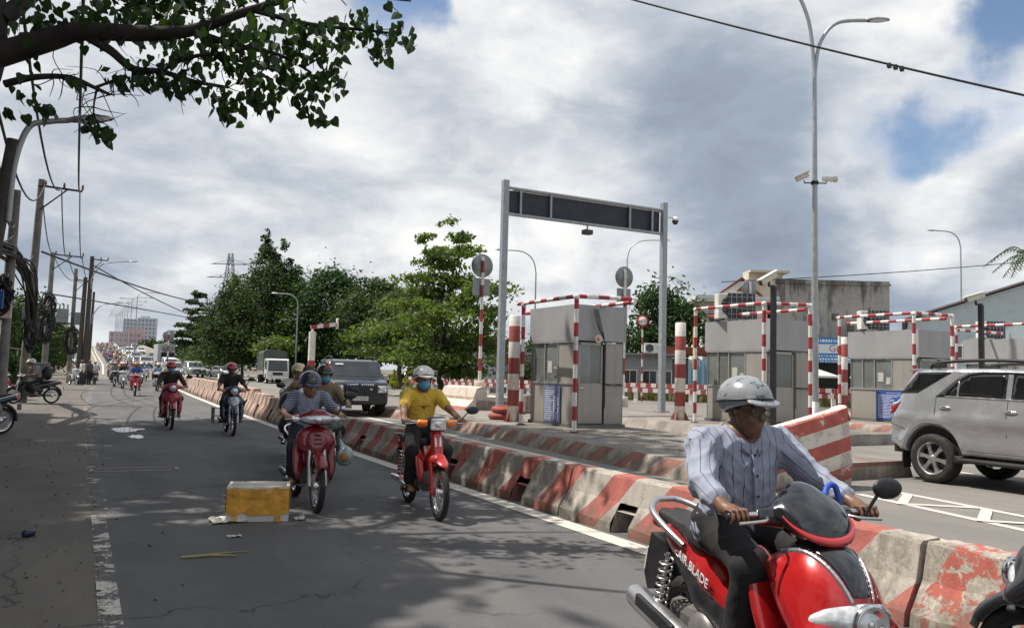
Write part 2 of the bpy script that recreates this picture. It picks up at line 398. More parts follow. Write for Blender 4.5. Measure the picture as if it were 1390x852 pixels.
# ------------------------------------------------------------------ rounded bodies: distance fields turned into one continuous mesh
def _rotm(rot): return np.array(Euler(rot).to_matrix()) if rot is not None and not isinstance(rot, Matrix) else (np.array(rot.to_3x3()) if rot is not None else None)
def C(a, b, r0, r1=None, tag=0, k=0.02): return ('c', np.array(a, float), np.array(b, float), r0, r0 if r1 is None else r1, tag, k)
def E(c, r, rot=None, tag=0, k=0.02): return ('e', np.array(c, float), np.array(r, float), _rotm(rot), tag, k)
def B(c, h, rnd=0.01, rot=None, tag=0, k=0.005): return ('b', np.array(c, float), np.array(h, float), _rotm(rot), tag, k, rnd)
def CUT(p): return ('-', p)                      # carve a primitive out
def PLANE(pt, n): return ('p', np.array(pt, float), np.array(n, float)/np.linalg.norm(n))     # keep the side against the normal
def _dist(p, X):
    if p[0] == 'c':
        a, b, r0, r1 = p[1:5]; ab = b-a; L = ab@ab+1e-12
        t = np.clip(((X-a)@ab)/L, 0, 1); return np.linalg.norm(X-a-t[..., None]*ab, axis=-1) - (r0+(r1-r0)*t)
    if p[0] == 'e':
        q = X-p[1]
        if p[3] is not None: q = q@p[3]
        k0 = np.linalg.norm(q/p[2], axis=-1); k1 = np.linalg.norm(q/(p[2]**2), axis=-1)+1e-9
        return k0*(k0-1)/k1
    if p[0] == 'b':
        q = X-p[1]
        if p[3] is not None: q = q@p[3]
        w = np.abs(q)-p[2]+p[6]
        return np.linalg.norm(np.maximum(w, 0), axis=-1)+np.minimum(w.max(-1), 0)-p[6]
def _bb(p):
    if p[0] == 'c': r = max(p[3], p[4]); return np.minimum(p[1], p[2])-r, np.maximum(p[1], p[2])+r
    h = p[2] if p[3] is None else np.abs(p[3])@p[2]
    return p[1]-h, p[1]+h
def field_mesh(name, prims, h, mats=(), attr=None, relax=2, wrinkle=None):
    solid = [p for p in prims if p[0] in 'ceb']
    lo = np.min([_bb(p)[0] for p in solid], 0)-4*h; hi = np.max([_bb(p)[1] for p in solid], 0)+4*h
    n = np.ceil((hi-lo)/h).astype(int)+1
    F = np.full(n, 1.0, np.float32)
    ax = [lo[i]+h*np.arange(n[i]) for i in range(3)]
    for p in prims:
        if p[0] == 'p':
            d = ((ax[0]-p[1][0])*p[2][0])[:, None, None]+((ax[1]-p[1][1])*p[2][1])[None, :, None]+((ax[2]-p[1][2])*p[2][2])[None, None, :]
            F = np.maximum(F, d.astype(np.float32)); continue
        q = p[1] if p[0] == '-' else p
        k = q[6] if q[0] == 'c' else q[5]
        b0, b1 = _bb(q); i0 = np.clip(((b0-lo-k*1.5-4*h)/h).astype(int), 0, n-1); i1 = np.clip(np.ceil((b1-lo+k*1.5+4*h)/h).astype(int)+1, 0, n)
        sl = tuple(slice(i0[i], i1[i]) for i in range(3))
        if min(i1-i0) <= 0: continue
        X = np.stack(np.meshgrid(*[ax[i][sl[i]] for i in range(3)], indexing='ij'), -1)
        d = _dist(q, X)
        if p[0] == '-': 
            f = F[sl]; e = np.clip(0.5-0.5*(f+d)/max(k, 1e-6), 0, 1); F[sl] = f*(1-e)+(-d)*e+k*e*(1-e)
        else:
            f = F[sl]; e = np.clip(0.5+0.5*(f-d)/max(k, 1e-6), 0, 1); F[sl] = f*(1-e)+d*e-k*e*(1-e)
    ins = F < 0; c8 = [ins[i:n[0]-1+i, j:n[1]-1+j, k:n[2]-1+k] for i in (0, 1) for j in (0, 1) for k in (0, 1)]
    s = sum(c.astype(np.int8) for c in c8); mask = (s > 0) & (s < 8)
    idx = np.full(mask.shape, -1, np.int64); cells = np.argwhere(mask); idx[mask] = np.arange(len(cells))
    acc = np.zeros((len(cells), 3)); cnt = np.zeros(len(cells))
    i, j, k = cells.T
    for a in range(3):
        for o1 in (0, 1):
            for o2 in (0, 1):
                off = [0, 0, 0]; oth = [x for x in range(3) if x != a]; off[oth[0]] = o1; off[oth[1]] = o2
                p0 = cells+off; p1 = p0.copy(); p1[:, a] += 1
                f0 = F[p0[:, 0], p0[:, 1], p0[:, 2]]; f1 = F[p1[:, 0], p1[:, 1], p1[:, 2]]
                cr = (f0 < 0) != (f1 < 0); t = np.where(cr, f0/(f0-f1+1e-12), 0)
                q = p0.astype(float); q[:, a] += t; acc[cr] += q[cr]; cnt[cr] += 1
    V = lo+h*acc/cnt[:, None]
    quads = []
    for a in range(3):
        b, c = (a+1) % 3, (a+2) % 3
        sh = [slice(None)]*3; s0 = list(sh); s0[a] = slice(0, n[a]-1); s1 = list(sh); s1[a] = slice(1, n[a])
        A0 = ins[tuple(s0)]; A1 = ins[tuple(s1)]; ed = np.argwhere(A0 != A1)
        ed = ed[(ed[:, b] > 0) & (ed[:, c] > 0) & (ed[:, b] < n[b]-1) & (ed[:, c] < n[c]-1)]
        flip = A0[ed[:, 0], ed[:, 1], ed[:, 2]]
        def I(db, dc):
            q = ed.copy(); q[:, b] += db; q[:, c] += dc; return idx[q[:, 0], q[:, 1], q[:, 2]]
        Q = np.stack([I(-1, -1), I(0, -1), I(0, 0), I(-1, 0)], 1); Q[~flip] = Q[~flip][:, ::-1]
        quads.append(Q)
    Q = np.concatenate(quads); Q = Q[(Q >= 0).all(1)]
    for _ in range(relax):
        S = np.zeros_like(V); Nn = np.zeros(len(V))
        for a in range(4):
            u, v = Q[:, a], Q[:, (a+1) % 4]
            np.add.at(S, u, V[v]); np.add.at(Nn, u, 1); np.add.at(S, v, V[u]); np.add.at(Nn, v, 1)
        V = V*0.5+0.5*S/np.maximum(Nn, 1)[:, None]
    D = np.stack([_dist(p, V) for p in solid], 1); near = D.argmin(1); tags = np.array([(p[5] if p[0] == 'c' else p[4]) for p in solid])[near]
    if wrinkle is not None: V = wrinkle(V, Q)
    mi = tags[Q[:, 0]] if len(mats) > 1 else None
    me = np_mesh(name, V, Q, mats, mi)
    if attr is not None:
        al = me.attributes.new('stripe', 'FLOAT', 'POINT'); al.data.foreach_set('value', attr(V, near, solid).astype(np.float32))
    return me
def vnormals(V, Q):
    fn = np.cross(V[Q[:, 2]]-V[Q[:, 0]], V[Q[:, 3]]-V[Q[:, 1]]); N = np.zeros_like(V)
    for a in range(4): np.add.at(N, Q[:, a], fn)
    return N/(np.linalg.norm(N, axis=1)[:, None]+1e-9)
def fold(amp, freq, seed=0):
    """cloth folds: a few skewed sine ridges pushed along the normals"""
    rs = np.random.RandomState(seed); ks = rs.normal(size=(6, 3))*freq; ks[:, 2] *= 0.7; ph = rs.uniform(0, 6.28, 6)
    def fn(V, Q):
        s = sum((1-np.abs(np.sin(V@k+p+0.8*np.sin(V@k[::-1]*0.7))))**2 for k, p in zip(ks, ph))/6-0.25
        return V+vnormals(V, Q)*(amp*s)[:, None]
    return fn

def puff(outline, width, rnd, step, place, name, mats, both=True, t=0.006):
    """closed shell from a side outline (u,v): half width(u,v) rounded towards the outline; place(u,v,w)->(x,y,z)"""
    P = np.array(outline, float); n = len(P)
    # dense outline
    d = []
    for i in range(n):
        a, b = P[i], P[(i+1) % n]; m = max(1, int(np.ceil(np.linalg.norm(b-a)/step)))
        d += [a+(b-a)*k/m for k in range(m)]
    d = np.array(d); lo, hi = d.min(0), d.max(0)
    def dist(p):
        a = d; b = np.roll(d, -1, 0); ab = b-a; t_ = np.clip(((p-a)*ab).sum(1)/((ab*ab).sum(1)+1e-12), 0, 1)
        return np.sqrt((((p-a-t_[:, None]*ab)**2).sum(1)).min())
    def inside(p):
        a = d; b = np.roll(d, -1, 0); c = ((a[:, 1] > p[1]) != (b[:, 1] > p[1]))
        xi = a[:, 0]+(p[1]-a[:, 1])*(b[:, 0]-a[:, 0])/(b[:, 1]-a[:, 1]+1e-15); return (c & (p[0] < xi)).sum() % 2 == 1
    pts = [Vector(p) for p in d]; ne = len(d)
    # inner rings for the rounded edge
    rings = [rnd*0.12, rnd*0.35, rnd*0.8] if rnd > 0 else []
    ed = np.roll(d, -1, 0)-np.roll(d, 1, 0); nr = np.stack([-ed[:, 1], ed[:, 0]], 1); nr /= np.linalg.norm(nr, axis=1)[:, None]+1e-12
    area = 0.5*np.sum(d[:, 0]*np.roll(d[:, 1], -1)-np.roll(d[:, 0], -1)*d[:, 1])
    if area < 0: nr = -nr
    for r in rings:
        for p in d+nr*r:
            if inside(p) and dist(p) > r*0.85: pts.append(Vector(p))
    y = lo[1]+step*0.5; row = 0
    while y < hi[1]:
        x = lo[0]+step*(0.5 if row % 2 else 0.25)
        while x < hi[0]:
            p = np.array((x, y))
            if inside(p) and dist(p) > max(rnd*1.05, step*0.45): pts.append(Vector(p))
            x += step
        y += step*0.87; row += 1
    r = delaunay_2d_cdt([Vector((p[0], p[1])) for p in pts], [(i, (i+1) % ne) for i in range(ne)], [], 1, 1e-6)
    V2 = np.array([(p.x, p.y) for p in r[0]]); T = [list(f) for f in r[2]]
    ds = np.array([dist(p) for p in V2])
    def ww(i):
        w = width(V2[i][0], V2[i][1]); e = min(ds[i]/rnd, 1.0) if rnd > 0 else 1.0
        k = math.sqrt(max(0.0, 1-(1-e)**2)); return max(0.0, w-min(rnd, w)*(1-k))
    wv = [ww(i) for i in range(len(V2))]
    vs = []; fs = []
    N = len(V2)
    vs += [place(V2[i][0], V2[i][1], wv[i]) for i in range(N)]; fs += [f for f in T]
    if both: vs += [place(V2[i][0], V2[i][1], -wv[i]) for i in range(N)]
    else: vs += [place(V2[i][0], V2[i][1], wv[i]-t) for i in range(N)]
    fs += [[N+i for i in f[::-1]] for f in T]
    bd = {}
    for f in T:
        for a in range(3): 
            e = (f[a], f[(a+1) % 3]); bd[e] = 1
    for (a, b) in list(bd):
        if (b, a) not in bd: fs.append([b, a, N+a, N+b])
    me = bpy.data.meshes.new(name); me.from_pydata([tuple(v) for v in vs], [], fs)
    for m in (mats if isinstance(mats, (list, tuple)) else [mats]): me.materials.append(m)
    bm = bmesh.new(); bm.from_mesh(me); bmesh.ops.remove_doubles(bm, verts=bm.verts[:], dist=1e-5); bmesh.ops.dissolve_degenerate(bm, edges=bm.edges[:], dist=1e-6)
    bmesh.ops.recalc_face_normals(bm, faces=bm.faces[:]); bm.to_mesh(me); bm.free()
    me.polygons.foreach_set('use_smooth', np.ones(len(me.polygons), bool)); me.update()
    return me
def sharp(me, deg=35):
    try: me.set_sharp_from_angle(angle=R_(deg))
    except Exception: pass
    return me
# ------------------------------------------------------------------ colours
RED = (0.40, 0.055, 0.05); REDF = (0.37, 0.105, 0.085)
white_paint = M('white_paint', (0.76, 0.74, 0.70), 0.5, var=.08, dirt=(0.35, 0.30, 0.25), dirt_amt=.35)
grey_steel = M('grey_steel', (0.34, 0.37, 0.39), 0.45, 0.3, var=.12, scale=9, dirt=(0.22, 0.19, 0.16), dirt_amt=.25)
dark_steel = M('dark_steel', (0.05, 0.052, 0.058), 0.5, 0.2, var=.2)
black_plastic = M('black_plastic', (0.018, 0.018, 0.02), 0.42, var=.2, scale=14)
rubber = M('rubber', (0.022, 0.021, 0.021), 0.85, var=.3, scale=20, dirt=(0.10, 0.085, 0.07), dirt_amt=.35, dirt_scale=6)
chrome = M('chrome', (0.72, 0.72, 0.73), 0.14, 1.0, var=.05)
alloy = M('alloy', (0.55, 0.55, 0.56), 0.32, 0.85, var=.08)
glass_dark = M('glass_dark', (0.012, 0.014, 0.016), 0.06, var=.1, spec=.9)
glass_pane = M('glass_pane', (0.24, 0.265, 0.25), 0.06, var=.15, scale=1.5, spec=.9, alpha=0.55)
lamp_glass = M('lamp_glass', (0.66, 0.68, 0.70), 0.10, .35, var=.25, scale=30, spec=.9, coat=1.0, bump=.10, bscale=40)
orange_lens = M('orange_lens', (0.75, 0.18, 0.015), 0.2, var=.15, scale=30, coat=.6)
red_lens = M('red_lens', (0.45, 0.02, 0.02), 0.15, var=.15, scale=30, coat=.6)
def mat_sheet(name, col, ribs, dirtc, damt):
    m, nt, b = newmat(name); tc = nt.nodes.new('ShaderNodeTexCoord'); v = tc.outputs['Object']; sp = nt.nodes.new('ShaderNodeSeparateXYZ'); nt.links.new(v, sp.inputs[0])
    u = _math(nt, 'ADD', sp.outputs[0], sp.outputs[1]); w = _math(nt, 'SINE', _math(nt, 'MULTIPLY', u, ribs))
    mp = nt.nodes.new('ShaderNodeMapping'); nt.links.new(v, mp.inputs[0]); mp.inputs['Scale'].default_value = (6, 6, .5); st = _noise(nt, mp.outputs[0], 1.2, 7, .65); n = _noise(nt, v, 1.3, 5)
    c = _mixcol(nt, _rng(nt, n, .3, .7), _scl(col, .92), _scl(col, 1.06)); c = _mixcol(nt, _rng(nt, st, .5, .8, 0, damt), c, dirtc)
    low = _rng(nt, _math(nt, 'ADD', sp.outputs[2], _math(nt, 'MULTIPLY', st, .5)), .3, .75, damt, 0); c = _mixcol(nt, low, c, dirtc)
    nt.links.new(c, b.inputs['Base Color']); b.inputs['Roughness'].default_value = .5; b.inputs['Metallic'].default_value = .15; _bump(nt, w, .25, .006, b); MATS[name] = m; return m
booth_panel = mat_sheet('booth_panel', (0.36, 0.345, 0.315), 150, (.20, .165, .135), .45)
booth_fascia = mat_sheet('booth_fascia', (0.37, 0.375, 0.38), 150, (.26, .245, .225), .35)
booth_trim = M('booth_trim', (0.16, 0.155, 0.15), 0.5, 0.3, var=.15)
concrete = M('concrete', (0.30, 0.275, 0.245), 0.88, var=.18, scale=3, bump=.3, bscale=30, dirt=(0.12, 0.10, 0.085), dirt_amt=.5, dirt_scale=1.3, world=True)
pole_concrete = M('pole_concrete', (0.22, 0.205, 0.185), 0.9, var=.18, scale=2.5, bump=.2, bscale=25, dirt=(0.10, 0.09, 0.08), dirt_amt=.5)
old_wood = M('old_wood', (0.07, 0.058, 0.05), 0.85, var=.3, scale=8, bump=.3)
cable_black = M('cable_black', (0.016, 0.016, 0.018), 0.6, var=.2)
blue_board = M('blue_board', (0.035, 0.10, 0.36), 0.35, var=.12, scale=3)
faded_board = M('faded_board', (0.12, 0.145, 0.30), 0.4, var=.2, scale=3, dirt=(0.28, 0.28, 0.30), dirt_amt=.4)
print_white = M('print_white', (0.75, 0.78, 0.80), 0.5)
sign_back = M('sign_back', (0.27, 0.29, 0.30), 0.4, 0.5, var=.12, scale=4)
sign_white = M('sign_white', (0.78, 0.78, 0.76), 0.4); sign_red = M('sign_red', (0.5, 0.03, 0.03), 0.4)
pipe_paint = mat_bands('pipe_paint', 0.62, 0.5, 0.08, (0.37, 0.035, 0.045), (0.80, 0.77, 0.73), 2)
pipe_paint_x = mat_bands('pipe_paint_x', 0.62, 0.5, 0.3, (0.37, 0.035, 0.045), (0.80, 0.77, 0.73), 0)
pipe_paint_y = mat_bands('pipe_paint_y', 0.60, 0.5, 0.15, (0.37, 0.035, 0.045), (0.80, 0.77, 0.73), 1)
bollard_paint = mat_bands('bollard_paint', 0.84, 0.5, 0.42, (0.36, 0.075, 0.07), (0.80, 0.76, 0.70), 2)
post_paint = mat_bands('post_paint', 0.90, 0.5, 0.1, (0.35, 0.05, 0.06), (0.78, 0.76, 0.73), 2)
tyre_red = M('tyre_red', (0.34, 0.075, 0.06), 0.75, var=.2, scale=8, dirt=(.12, .08, .06), dirt_amt=.5)

# ------------------------------------------------------------------ ground, roads, the bridge ramp
def zr(Y):
    if Y < 84: return 0.0
    if Y < 104: return 0.034*(Y-84)**2/40
    if Y < 270: return 0.34+0.034*(Y-104)
    t = min(Y, 330)-270
    return 5.984+0.034*t-0.034*t*t/120
def xl(Y): return float(np.interp(Y, [-60, 30, 50, 67, 100, 130, 200, 280, 420], [.2, .28, .68, 1.2, 2.1, 2.7, 2.7, 3.3, 5]))
def xb(Y): return float(np.interp(Y, [-60, 20, 30, 44, 55, 70, 100, 130, 200, 280, 420], [4.85, 4.85, 4.95, 5.35, 5.75, 6.25, 6.45, 6.6, 7.8, 9.3, 12]))
def xp(Y): return float(np.interp(Y, [84, 120, 150, 200, 280, 420], [12.6, 13.2, 13.6, 14.8, 17, 21]))
asphalt = mat_asphalt('asphalt', (0.084, 0.085, 0.090), (0.128, 0.125, 0.124), (0.050, 0.049, 0.052), 0.65)
asphalt_lane = mat_asphalt('asphalt_lane', (0.165, 0.157, 0.146), (0.215, 0.203, 0.185), (0.11, 0.10, 0.092), 0.45)
verge_mat = mat_asphalt('verge', (0.104, 0.094, 0.085), (0.150, 0.137, 0.121), (0.050, 0.042, 0.037), 0.85)
earth = M('earth', (0.15, 0.13, 0.105), 0.95, var=.3, scale=.6, bump=.4, bscale=6, dirt=(0.09, 0.085, 0.06), dirt_amt=.5, dirt_scale=.15, world=True)
def strip(name, ys, fa, fb, fz, mat, kind='structure', nx=1):
    V = []; F = []
    for Y in ys:
        a, b = fa(Y), fb(Y)
        for i in range(nx+1): V.append((lerp(a, b, i/nx), Y, fz(Y)))
    m = nx+1
    for i in range(len(ys)-1):
        for j in range(nx): F.append((i*m+j, i*m+j+1, (i+1)*m+j+1, (i+1)*m+j))
    o = link(name, np_mesh(name, V, F, [mat], None, False)); 
    if kind: o['kind'] = kind
    return o
gm = MB(); gm.quad((-2500, -400, -0.03), (2500, -400, -0.03), (2500, 4500, -0.03), (-2500, 4500, -0.03)); tag(gm.obj('ground', earth), kind='structure')
ysn = list(np.arange(-30, 84, 3.0))+[84]; ysb = list(np.arange(84, 330.1, 4.0))
strip('pavement', ysn, lambda Y: -30, lambda Y: xl(Y)-0.05, lambda Y: 0.0, verge_mat)
strip('road', ysn, lambda Y: xl(Y)-0.05, lambda Y: xb(Y), lambda Y: 0.004, asphalt)
strip('carriageway', ysn, lambda Y: xb(Y), lambda Y: 34 if Y < 40 else max(22.0, 34-(Y-40)*0.6), lambda Y: 0.002, asphalt_lane)
strip('side_road', list(np.arange(80, 230, 6.0)), lambda Y: xp(max(Y, 84))+.4+max(0, Y-84)*.008, lambda Y: xp(max(Y, 84))+9.5+(Y-80)*.06, lambda Y: -0.012, asphalt_lane)
strip('bridge_deck', ysb, lambda Y: xl(Y)-.35, lambda Y: xp(Y)+.3, zr, asphalt_lane)
# retaining wall and parapets of the ramp
pmat = M('parapet_concrete', (0.46, 0.42, 0.35), 0.85, var=.12, scale=1.2, dirt=(0.2, 0.17, 0.14), dirt_amt=.4, world=True)
ramp = thing('bridge_ramp', 'long concrete bridge ramp rising behind the traffic towards the pink building', 'bridge', (0, 0, 0))
def wall_strip(mb, ys, fx, f0, f1, t):
    n = len(ys)
    for i in range(n-1):
        a, b = ys[i], ys[i+1]
        P = [(fx(a), a, f0(a)), (fx(a)+t, a, f0(a)), (fx(a)+t, a, f1(a)), (fx(a), a, f1(a)), (fx(b), b, f0(b)), (fx(b)+t, b, f0(b)), (fx(b)+t, b, f1(b)), (fx(b), b, f1(b))]
        mb.add(P, [(0, 4, 7, 3), (1, 2, 6, 5), (3, 7, 6, 2), (0, 1, 5, 4)] + ([(0, 3, 2, 1)] if i == 0 else []) + ([(4, 5, 6, 7)] if i == n-2 else []))
m = MB(); wall_strip(m, [y for y in ysb if y >= 118], lambda Y: xp(Y)+.3, lambda Y: -.1, lambda Y: zr(Y)+.85, .28); m.obj('right_parapet', pmat, ramp)['label'] = 'beige parapet on the far side of the car lanes'
m = MB(); wall_strip(m, [y for y in ysb if y >= 108], lambda Y: xl(Y)-.63, lambda Y: -.1, lambda Y: zr(Y)+.30, .25); m.obj('left_parapet', pmat, ramp)
m = MB(); wall_strip(m, ysb[3:], lambda Y: xb(Y)-.12, lambda Y: zr(Y), lambda Y: zr(Y)+.8, .24); m.obj('median_wall', pmat, ramp)
# white lines: worn paint laid 4 mm above
def worn_line(name, wear):
    m, nt, b = newmat(name); g = nt.nodes.new('ShaderNodeNewGeometry'); v = g.outputs['Position']
    n = _noise(nt, v, 3.0, 8, 0.7, .4); n2 = _noise(nt, v, 40, 4, .7)
    a = _rng(nt, _math(nt, 'ADD', _math(nt, 'MULTIPLY', n, .8), _math(nt, 'MULTIPLY', n2, .3)), wear, wear+.09, 1, 0)
    nt.links.new(a, b.inputs['Alpha']); nt.links.new(_mixcol(nt, _rng(nt, n2, .3, .7), (0.52, 0.48, 0.43), (0.64, 0.61, 0.55)), b.inputs['Base Color']); b.inputs['Roughness'].default_value = .8
    return m
line_ok = worn_line('line_paint', 0.72); line_worn = worn_line('line_paint_worn', 0.485); line_faint = worn_line('line_paint_faint', 0.43)
strip('edge_line', list(np.arange(-10, 84, 2.0)), lambda Y: xb(Y)-.42, lambda Y: xb(Y)-.20, lambda Y: .009, line_ok)
strip('shoulder_line', list(np.arange(4.5, 9.3, .4)), lambda Y: xl(Y)-.07, lambda Y: xl(Y)+.06, lambda Y: .009, line_worn)
strip('shoulder_line', list(np.arange(9.6, 60, 1.0)), lambda Y: xl(Y)-.09, lambda Y: xl(Y)+.09, lambda Y: .009, line_faint)
strip('bridge_line', ysb[4:], lambda Y: xl(Y)+.18, lambda Y: xl(Y)+.36, lambda Y: zr(Y)+.012, line_ok)
strip('island_line', list(np.arange(2, 30, 1.0)), lambda Y: 7.55+max(0, Y-8)*.035, lambda Y: 7.72+max(0, Y-8)*.035, lambda Y: .007, line_ok)
def mark(name, a, b, w, mat=line_ok, z=.007):
    a, b = Vector(a), Vector(b); t = (b-a).normalized(); n = Vector((-t.y, t.x))*w/2
    m = MB(); m.quad((*(a-n), z), (*(b-n), z), (*(b+n), z), (*(a+n), z)); o = m.obj(name, mat); o['kind'] = 'structure'
mark('chevron_line', (9.62, 7.75), (8.75, 3.6), .14, z=.007); mark('chevron_line', (10.40, 7.95), (9.85, 4.6), .14, z=.007)
for i, (a, b) in enumerate((((10.12, 6.35), (9.40, 6.95)), ((9.36, 6.9), (10.32, 7.5)), ((9.9, 5.1), (9.18, 5.75)), ((9.13, 5.7), (10.1, 6.25)))): mark('chevron_line', a, b, .13, z=.011+.002*i)
mark('lane_line', (14.75, 12.3), (13.6, 8.0), .13)
for k in range(6): mark('lane_line', (15.2+k*1.1, 44+2.2*k), (16.8+k*1.1, 47+2.2*k), .14)
for k in range(7): mark('lane_line', (17.5+k*1.3, 33+.8*k), (18.4+k*1.3, 33.6+.8*k), .12, line_worn)
# wet patches, drain cover, litter
wet = M('water', (0.05, 0.05, 0.05), 0.03, var=.1, spec=.9)
def puddle(c, rx, ry, seed):
    r = random.Random(seed); m = MB(); n = 22; V = [(c[0], c[1], .010)]
    for i in range(n):
        a = 2*math.pi*i/n; q = 0.65+0.5*r.random(); V.append((c[0]+rx*q*math.cos(a), c[1]+ry*q*math.sin(a), .010))
    m.add(V, [(0, 1+i, 1+(i+1) % n) for i in range(n)]); o = m.obj('puddle', wet); o['kind'] = 'structure'
puddle((1.05, 20.9), .36, .75, 2); puddle((1.15, 18.9), .16, .5, 3)
dc = thing('drain_cover', 'long rectangular concrete drain cover set across the road beside the faded line', 'drain cover', (0.80, 13.1, 0.004), R_(-3))
m = MB()
for s in (-1, 1): m.box((0, s*.19, .004), (1.12, .06, .012)); m.box((s*.56, 0, .004), (.06, .44, .012))
m.obj('frame', M('drain_frame', (0.27, 0.25, 0.23), .85, var=.2), dc)
m = MB()
for k in range(3): m.box((-.35+.35*k, 0, .003), (.33, .30, .01), mi=0)
m.obj('cover', M('drain_iron', (0.085, 0.08, 0.075), .8, var=.3, scale=12, bump=.3), dc)

# ------------------------------------------------------------------ concrete barrier, segment by segment
bar_mat = mat_barrier('barrier_paint', 0.92, 0.42, 0.85, (0.40, 0.135, 0.11), (0.31, 0.28, 0.24), 0.42, off=0.35, white=(.43, .395, .35))
bar_mat_bare = mat_barrier('barrier_paint_bare', 1.9, 0.36, 0.5, (0.42, 0.12, 0.095), (0.31, 0.28, 0.24), 1.05, off=0.95, white=(.46, .42, .36))
bar_mat_far = mat_barrier('barrier_paint_far', 0.62, 0.42, 0.6, (0.34, 0.16, 0.12), (0.40, 0.35, 0.29), 0.25, white=(.50, .43, .36))
def barrier_mesh(L, H, seed, hole=True):
    """jersey profile with a drain notch at the foot; broken edges"""
    r = random.Random(seed)
    prof = [(-.29, 0), (-.28, .10*H/.56), (-.16, .30*H/.56), (-.105, H-.02), (-.085, H), (.085, H), (.105, H-.02), (.16, .30*H/.56), (.28, .10*H/.56), (.29, 0)]
    ny = 28; V = []; F = []; k = len(prof)
    for i in range(ny+1):
        y = -L/2+L*i/ny; endk = .985 if i in (0, ny) else 1.0
        for j, (x, z) in enumerate(prof):
            jit = .006 if 0 < j < k-1 else 0
            V.append((x*endk+r.uniform(-jit, jit), y, max(0, z*endk+(r.uniform(-jit, jit) if 0 < j < k-1 else 0))))
    hl, hr = 11, 15
    for i in range(ny):
        for j in range(k-1):
            if hole and hl <= i < hr and (j in (0, 1) or j in (k-2, k-3)): continue
            F.append((i*k+j, (i+1)*k+j, (i+1)*k+j+1, i*k+j+1))
    F.append(tuple(range(k))); F.append(tuple(ny*k+j for j in range(k-1, -1, -1)))
    if hole:     # the tunnel of the drain hole
        zt = .22*H/.56
        for i, fl in ((hl, 0), (hr, 1)):
            y = -L/2+L*i/ny; b = len(V)
            V += [(-.285, y, 0), (-.215, y, zt), (.215, y, zt), (.285, y, 0)]; F.append((b, b+1, b+2, b+3) if fl else (b+3, b+2, b+1, b))
        ya, yb_ = -L/2+L*hl/ny, -L/2+L*hr/ny; b = len(V)
        V += [(-.215, ya, zt), (-.215, yb_, zt), (.215, yb_, zt), (.215, ya, zt)]; F.append((b, b+1, b+2, b+3))
    return V, F
SEG = 2.12
bar_labels = {}
y = -2.9; i = 0
seg_meshes = {}
while y < 68:
    far = y > 21; H = .56 if not far else lerp(.58, .82, min(1, (y-21)/6)); H = round(H/.06)*.06
    key = (H, i % 4, far)
    if key not in seg_meshes:
        V, F = barrier_mesh(SEG-.03, H, i, not (far and y > 40)); me = np_mesh('concrete_barrier', V, F, [bar_mat_far if far else bar_mat], None, False)
        bm = bmesh.new(); bm.from_mesh(me); bmesh.ops.recalc_face_normals(bm, faces=bm.faces[:]); bm.to_mesh(me); bm.free(); seg_meshes[key] = me
    o = link('concrete_barrier', seg_meshes[key]); yc = y+SEG/2
    if y < 2.6: o.material_slots[0].link = 'OBJECT'; o.material_slots[0].material = bar_mat_bare
    a = math.atan2(xb(yc+1)-xb(yc-1), 2); o.location = (xb(yc)+.17+random.uniform(-.015, .015), yc, 0.0); o.rotation_euler = (0, 0, -a+random.uniform(-.006, .006))
    if y < -.5: lab = ['barrier block outside the picture beside the camera', 'barrier block at the lower right corner behind the dark scooter nose'][i % 2]
    elif y < 1.2: lab = 'nearest concrete barrier block, mostly bare concrete with one red patch, beside the front rider'
    elif far: lab = 'pale concrete barrier block with faded pink stripes along the far road divider'
    else:
        lab = {2: 'barrier block with wide flaking red bands directly behind the front scooter tail'}.get(i, None) or \
              ['sunlit red and white barrier block, %s in the row back from the front scooter', 'shade dappled striped barrier block, %s in the row back from the front scooter'][i % 2] % \
              ['first', 'second', 'third', 'fourth', 'fifth', 'sixth', 'seventh', 'eighth', 'ninth', 'tenth', 'eleventh', 'twelfth', 'thirteenth', 'fourteenth'][min(i, 13)]
    tag(o, lab, 'barrier', 'concrete barrier blocks down the road divider'); y += SEG; i += 1

# ------------------------------------------------------------------ toll islands
kerb_paint = mat_barrier('kerb_paint', 1.02, 0.46, 1.3, (0.33, 0.15, 0.12), (0.33, 0.29, 0.245), 0.1, white=(.38, .33, .28))
isl_top = M('island_concrete', (0.255, 0.235, 0.21), .9, var=.2, scale=2, bump=.3, bscale=20, dirt=(0.14, 0.115, 0.095), dirt_amt=.6, dirt_scale=.8, world=True)
def island(dx, lab, y0=8.9, y1=27.5, w=3.9, paint=True, bend=True):
    t = thing('toll_island', lab, 'traffic island', (0, 0, 0))
    ys = list(np.linspace(y0, y1, 26)); H = .27
    def xa(Y): return 8.02+dx+(min(max(0, Y-9), 12)*.078 if bend else .45)
    m = MB(); b = MB()
    for i in range(len(ys)-1):
        a, c = ys[i], ys[i+1]
        m.quad((xa(a), a, 0), (xa(a)+.20, a, H), (xa(c)+.20, c, H), (xa(c), c, 0)); 
        m.quad((8.35+dx+w, a, H), (8.35+dx+w+.12, a, 0), (8.35+dx+w+.12, c, 0), (8.35+dx+w, c, H))
        b.quad((xa(a)+.20, a, H), (8.35+dx+w, a, H), (8.35+dx+w, c, H), (xa(c)+.20, c, H))
    for Y, s in ((y0, -1), (y1, 1)):
        m.quad((xa(Y), Y, 0), (8.35+dx+w+.12, Y, 0), (8.35+dx+w, Y, H), (xa(Y)+.2, Y, H))
    m.obj('kerb', kerb_paint if paint else concrete, t); b.obj('island_top', isl_top, t)
    return t
island(0, 'nearest toll island with sloping kerb in faded pink stripes under the first booth')
island(6.35, 'plain grey kerbed toll island under the second booth from the road divider', 13.6, 24, 3.7, False, False)
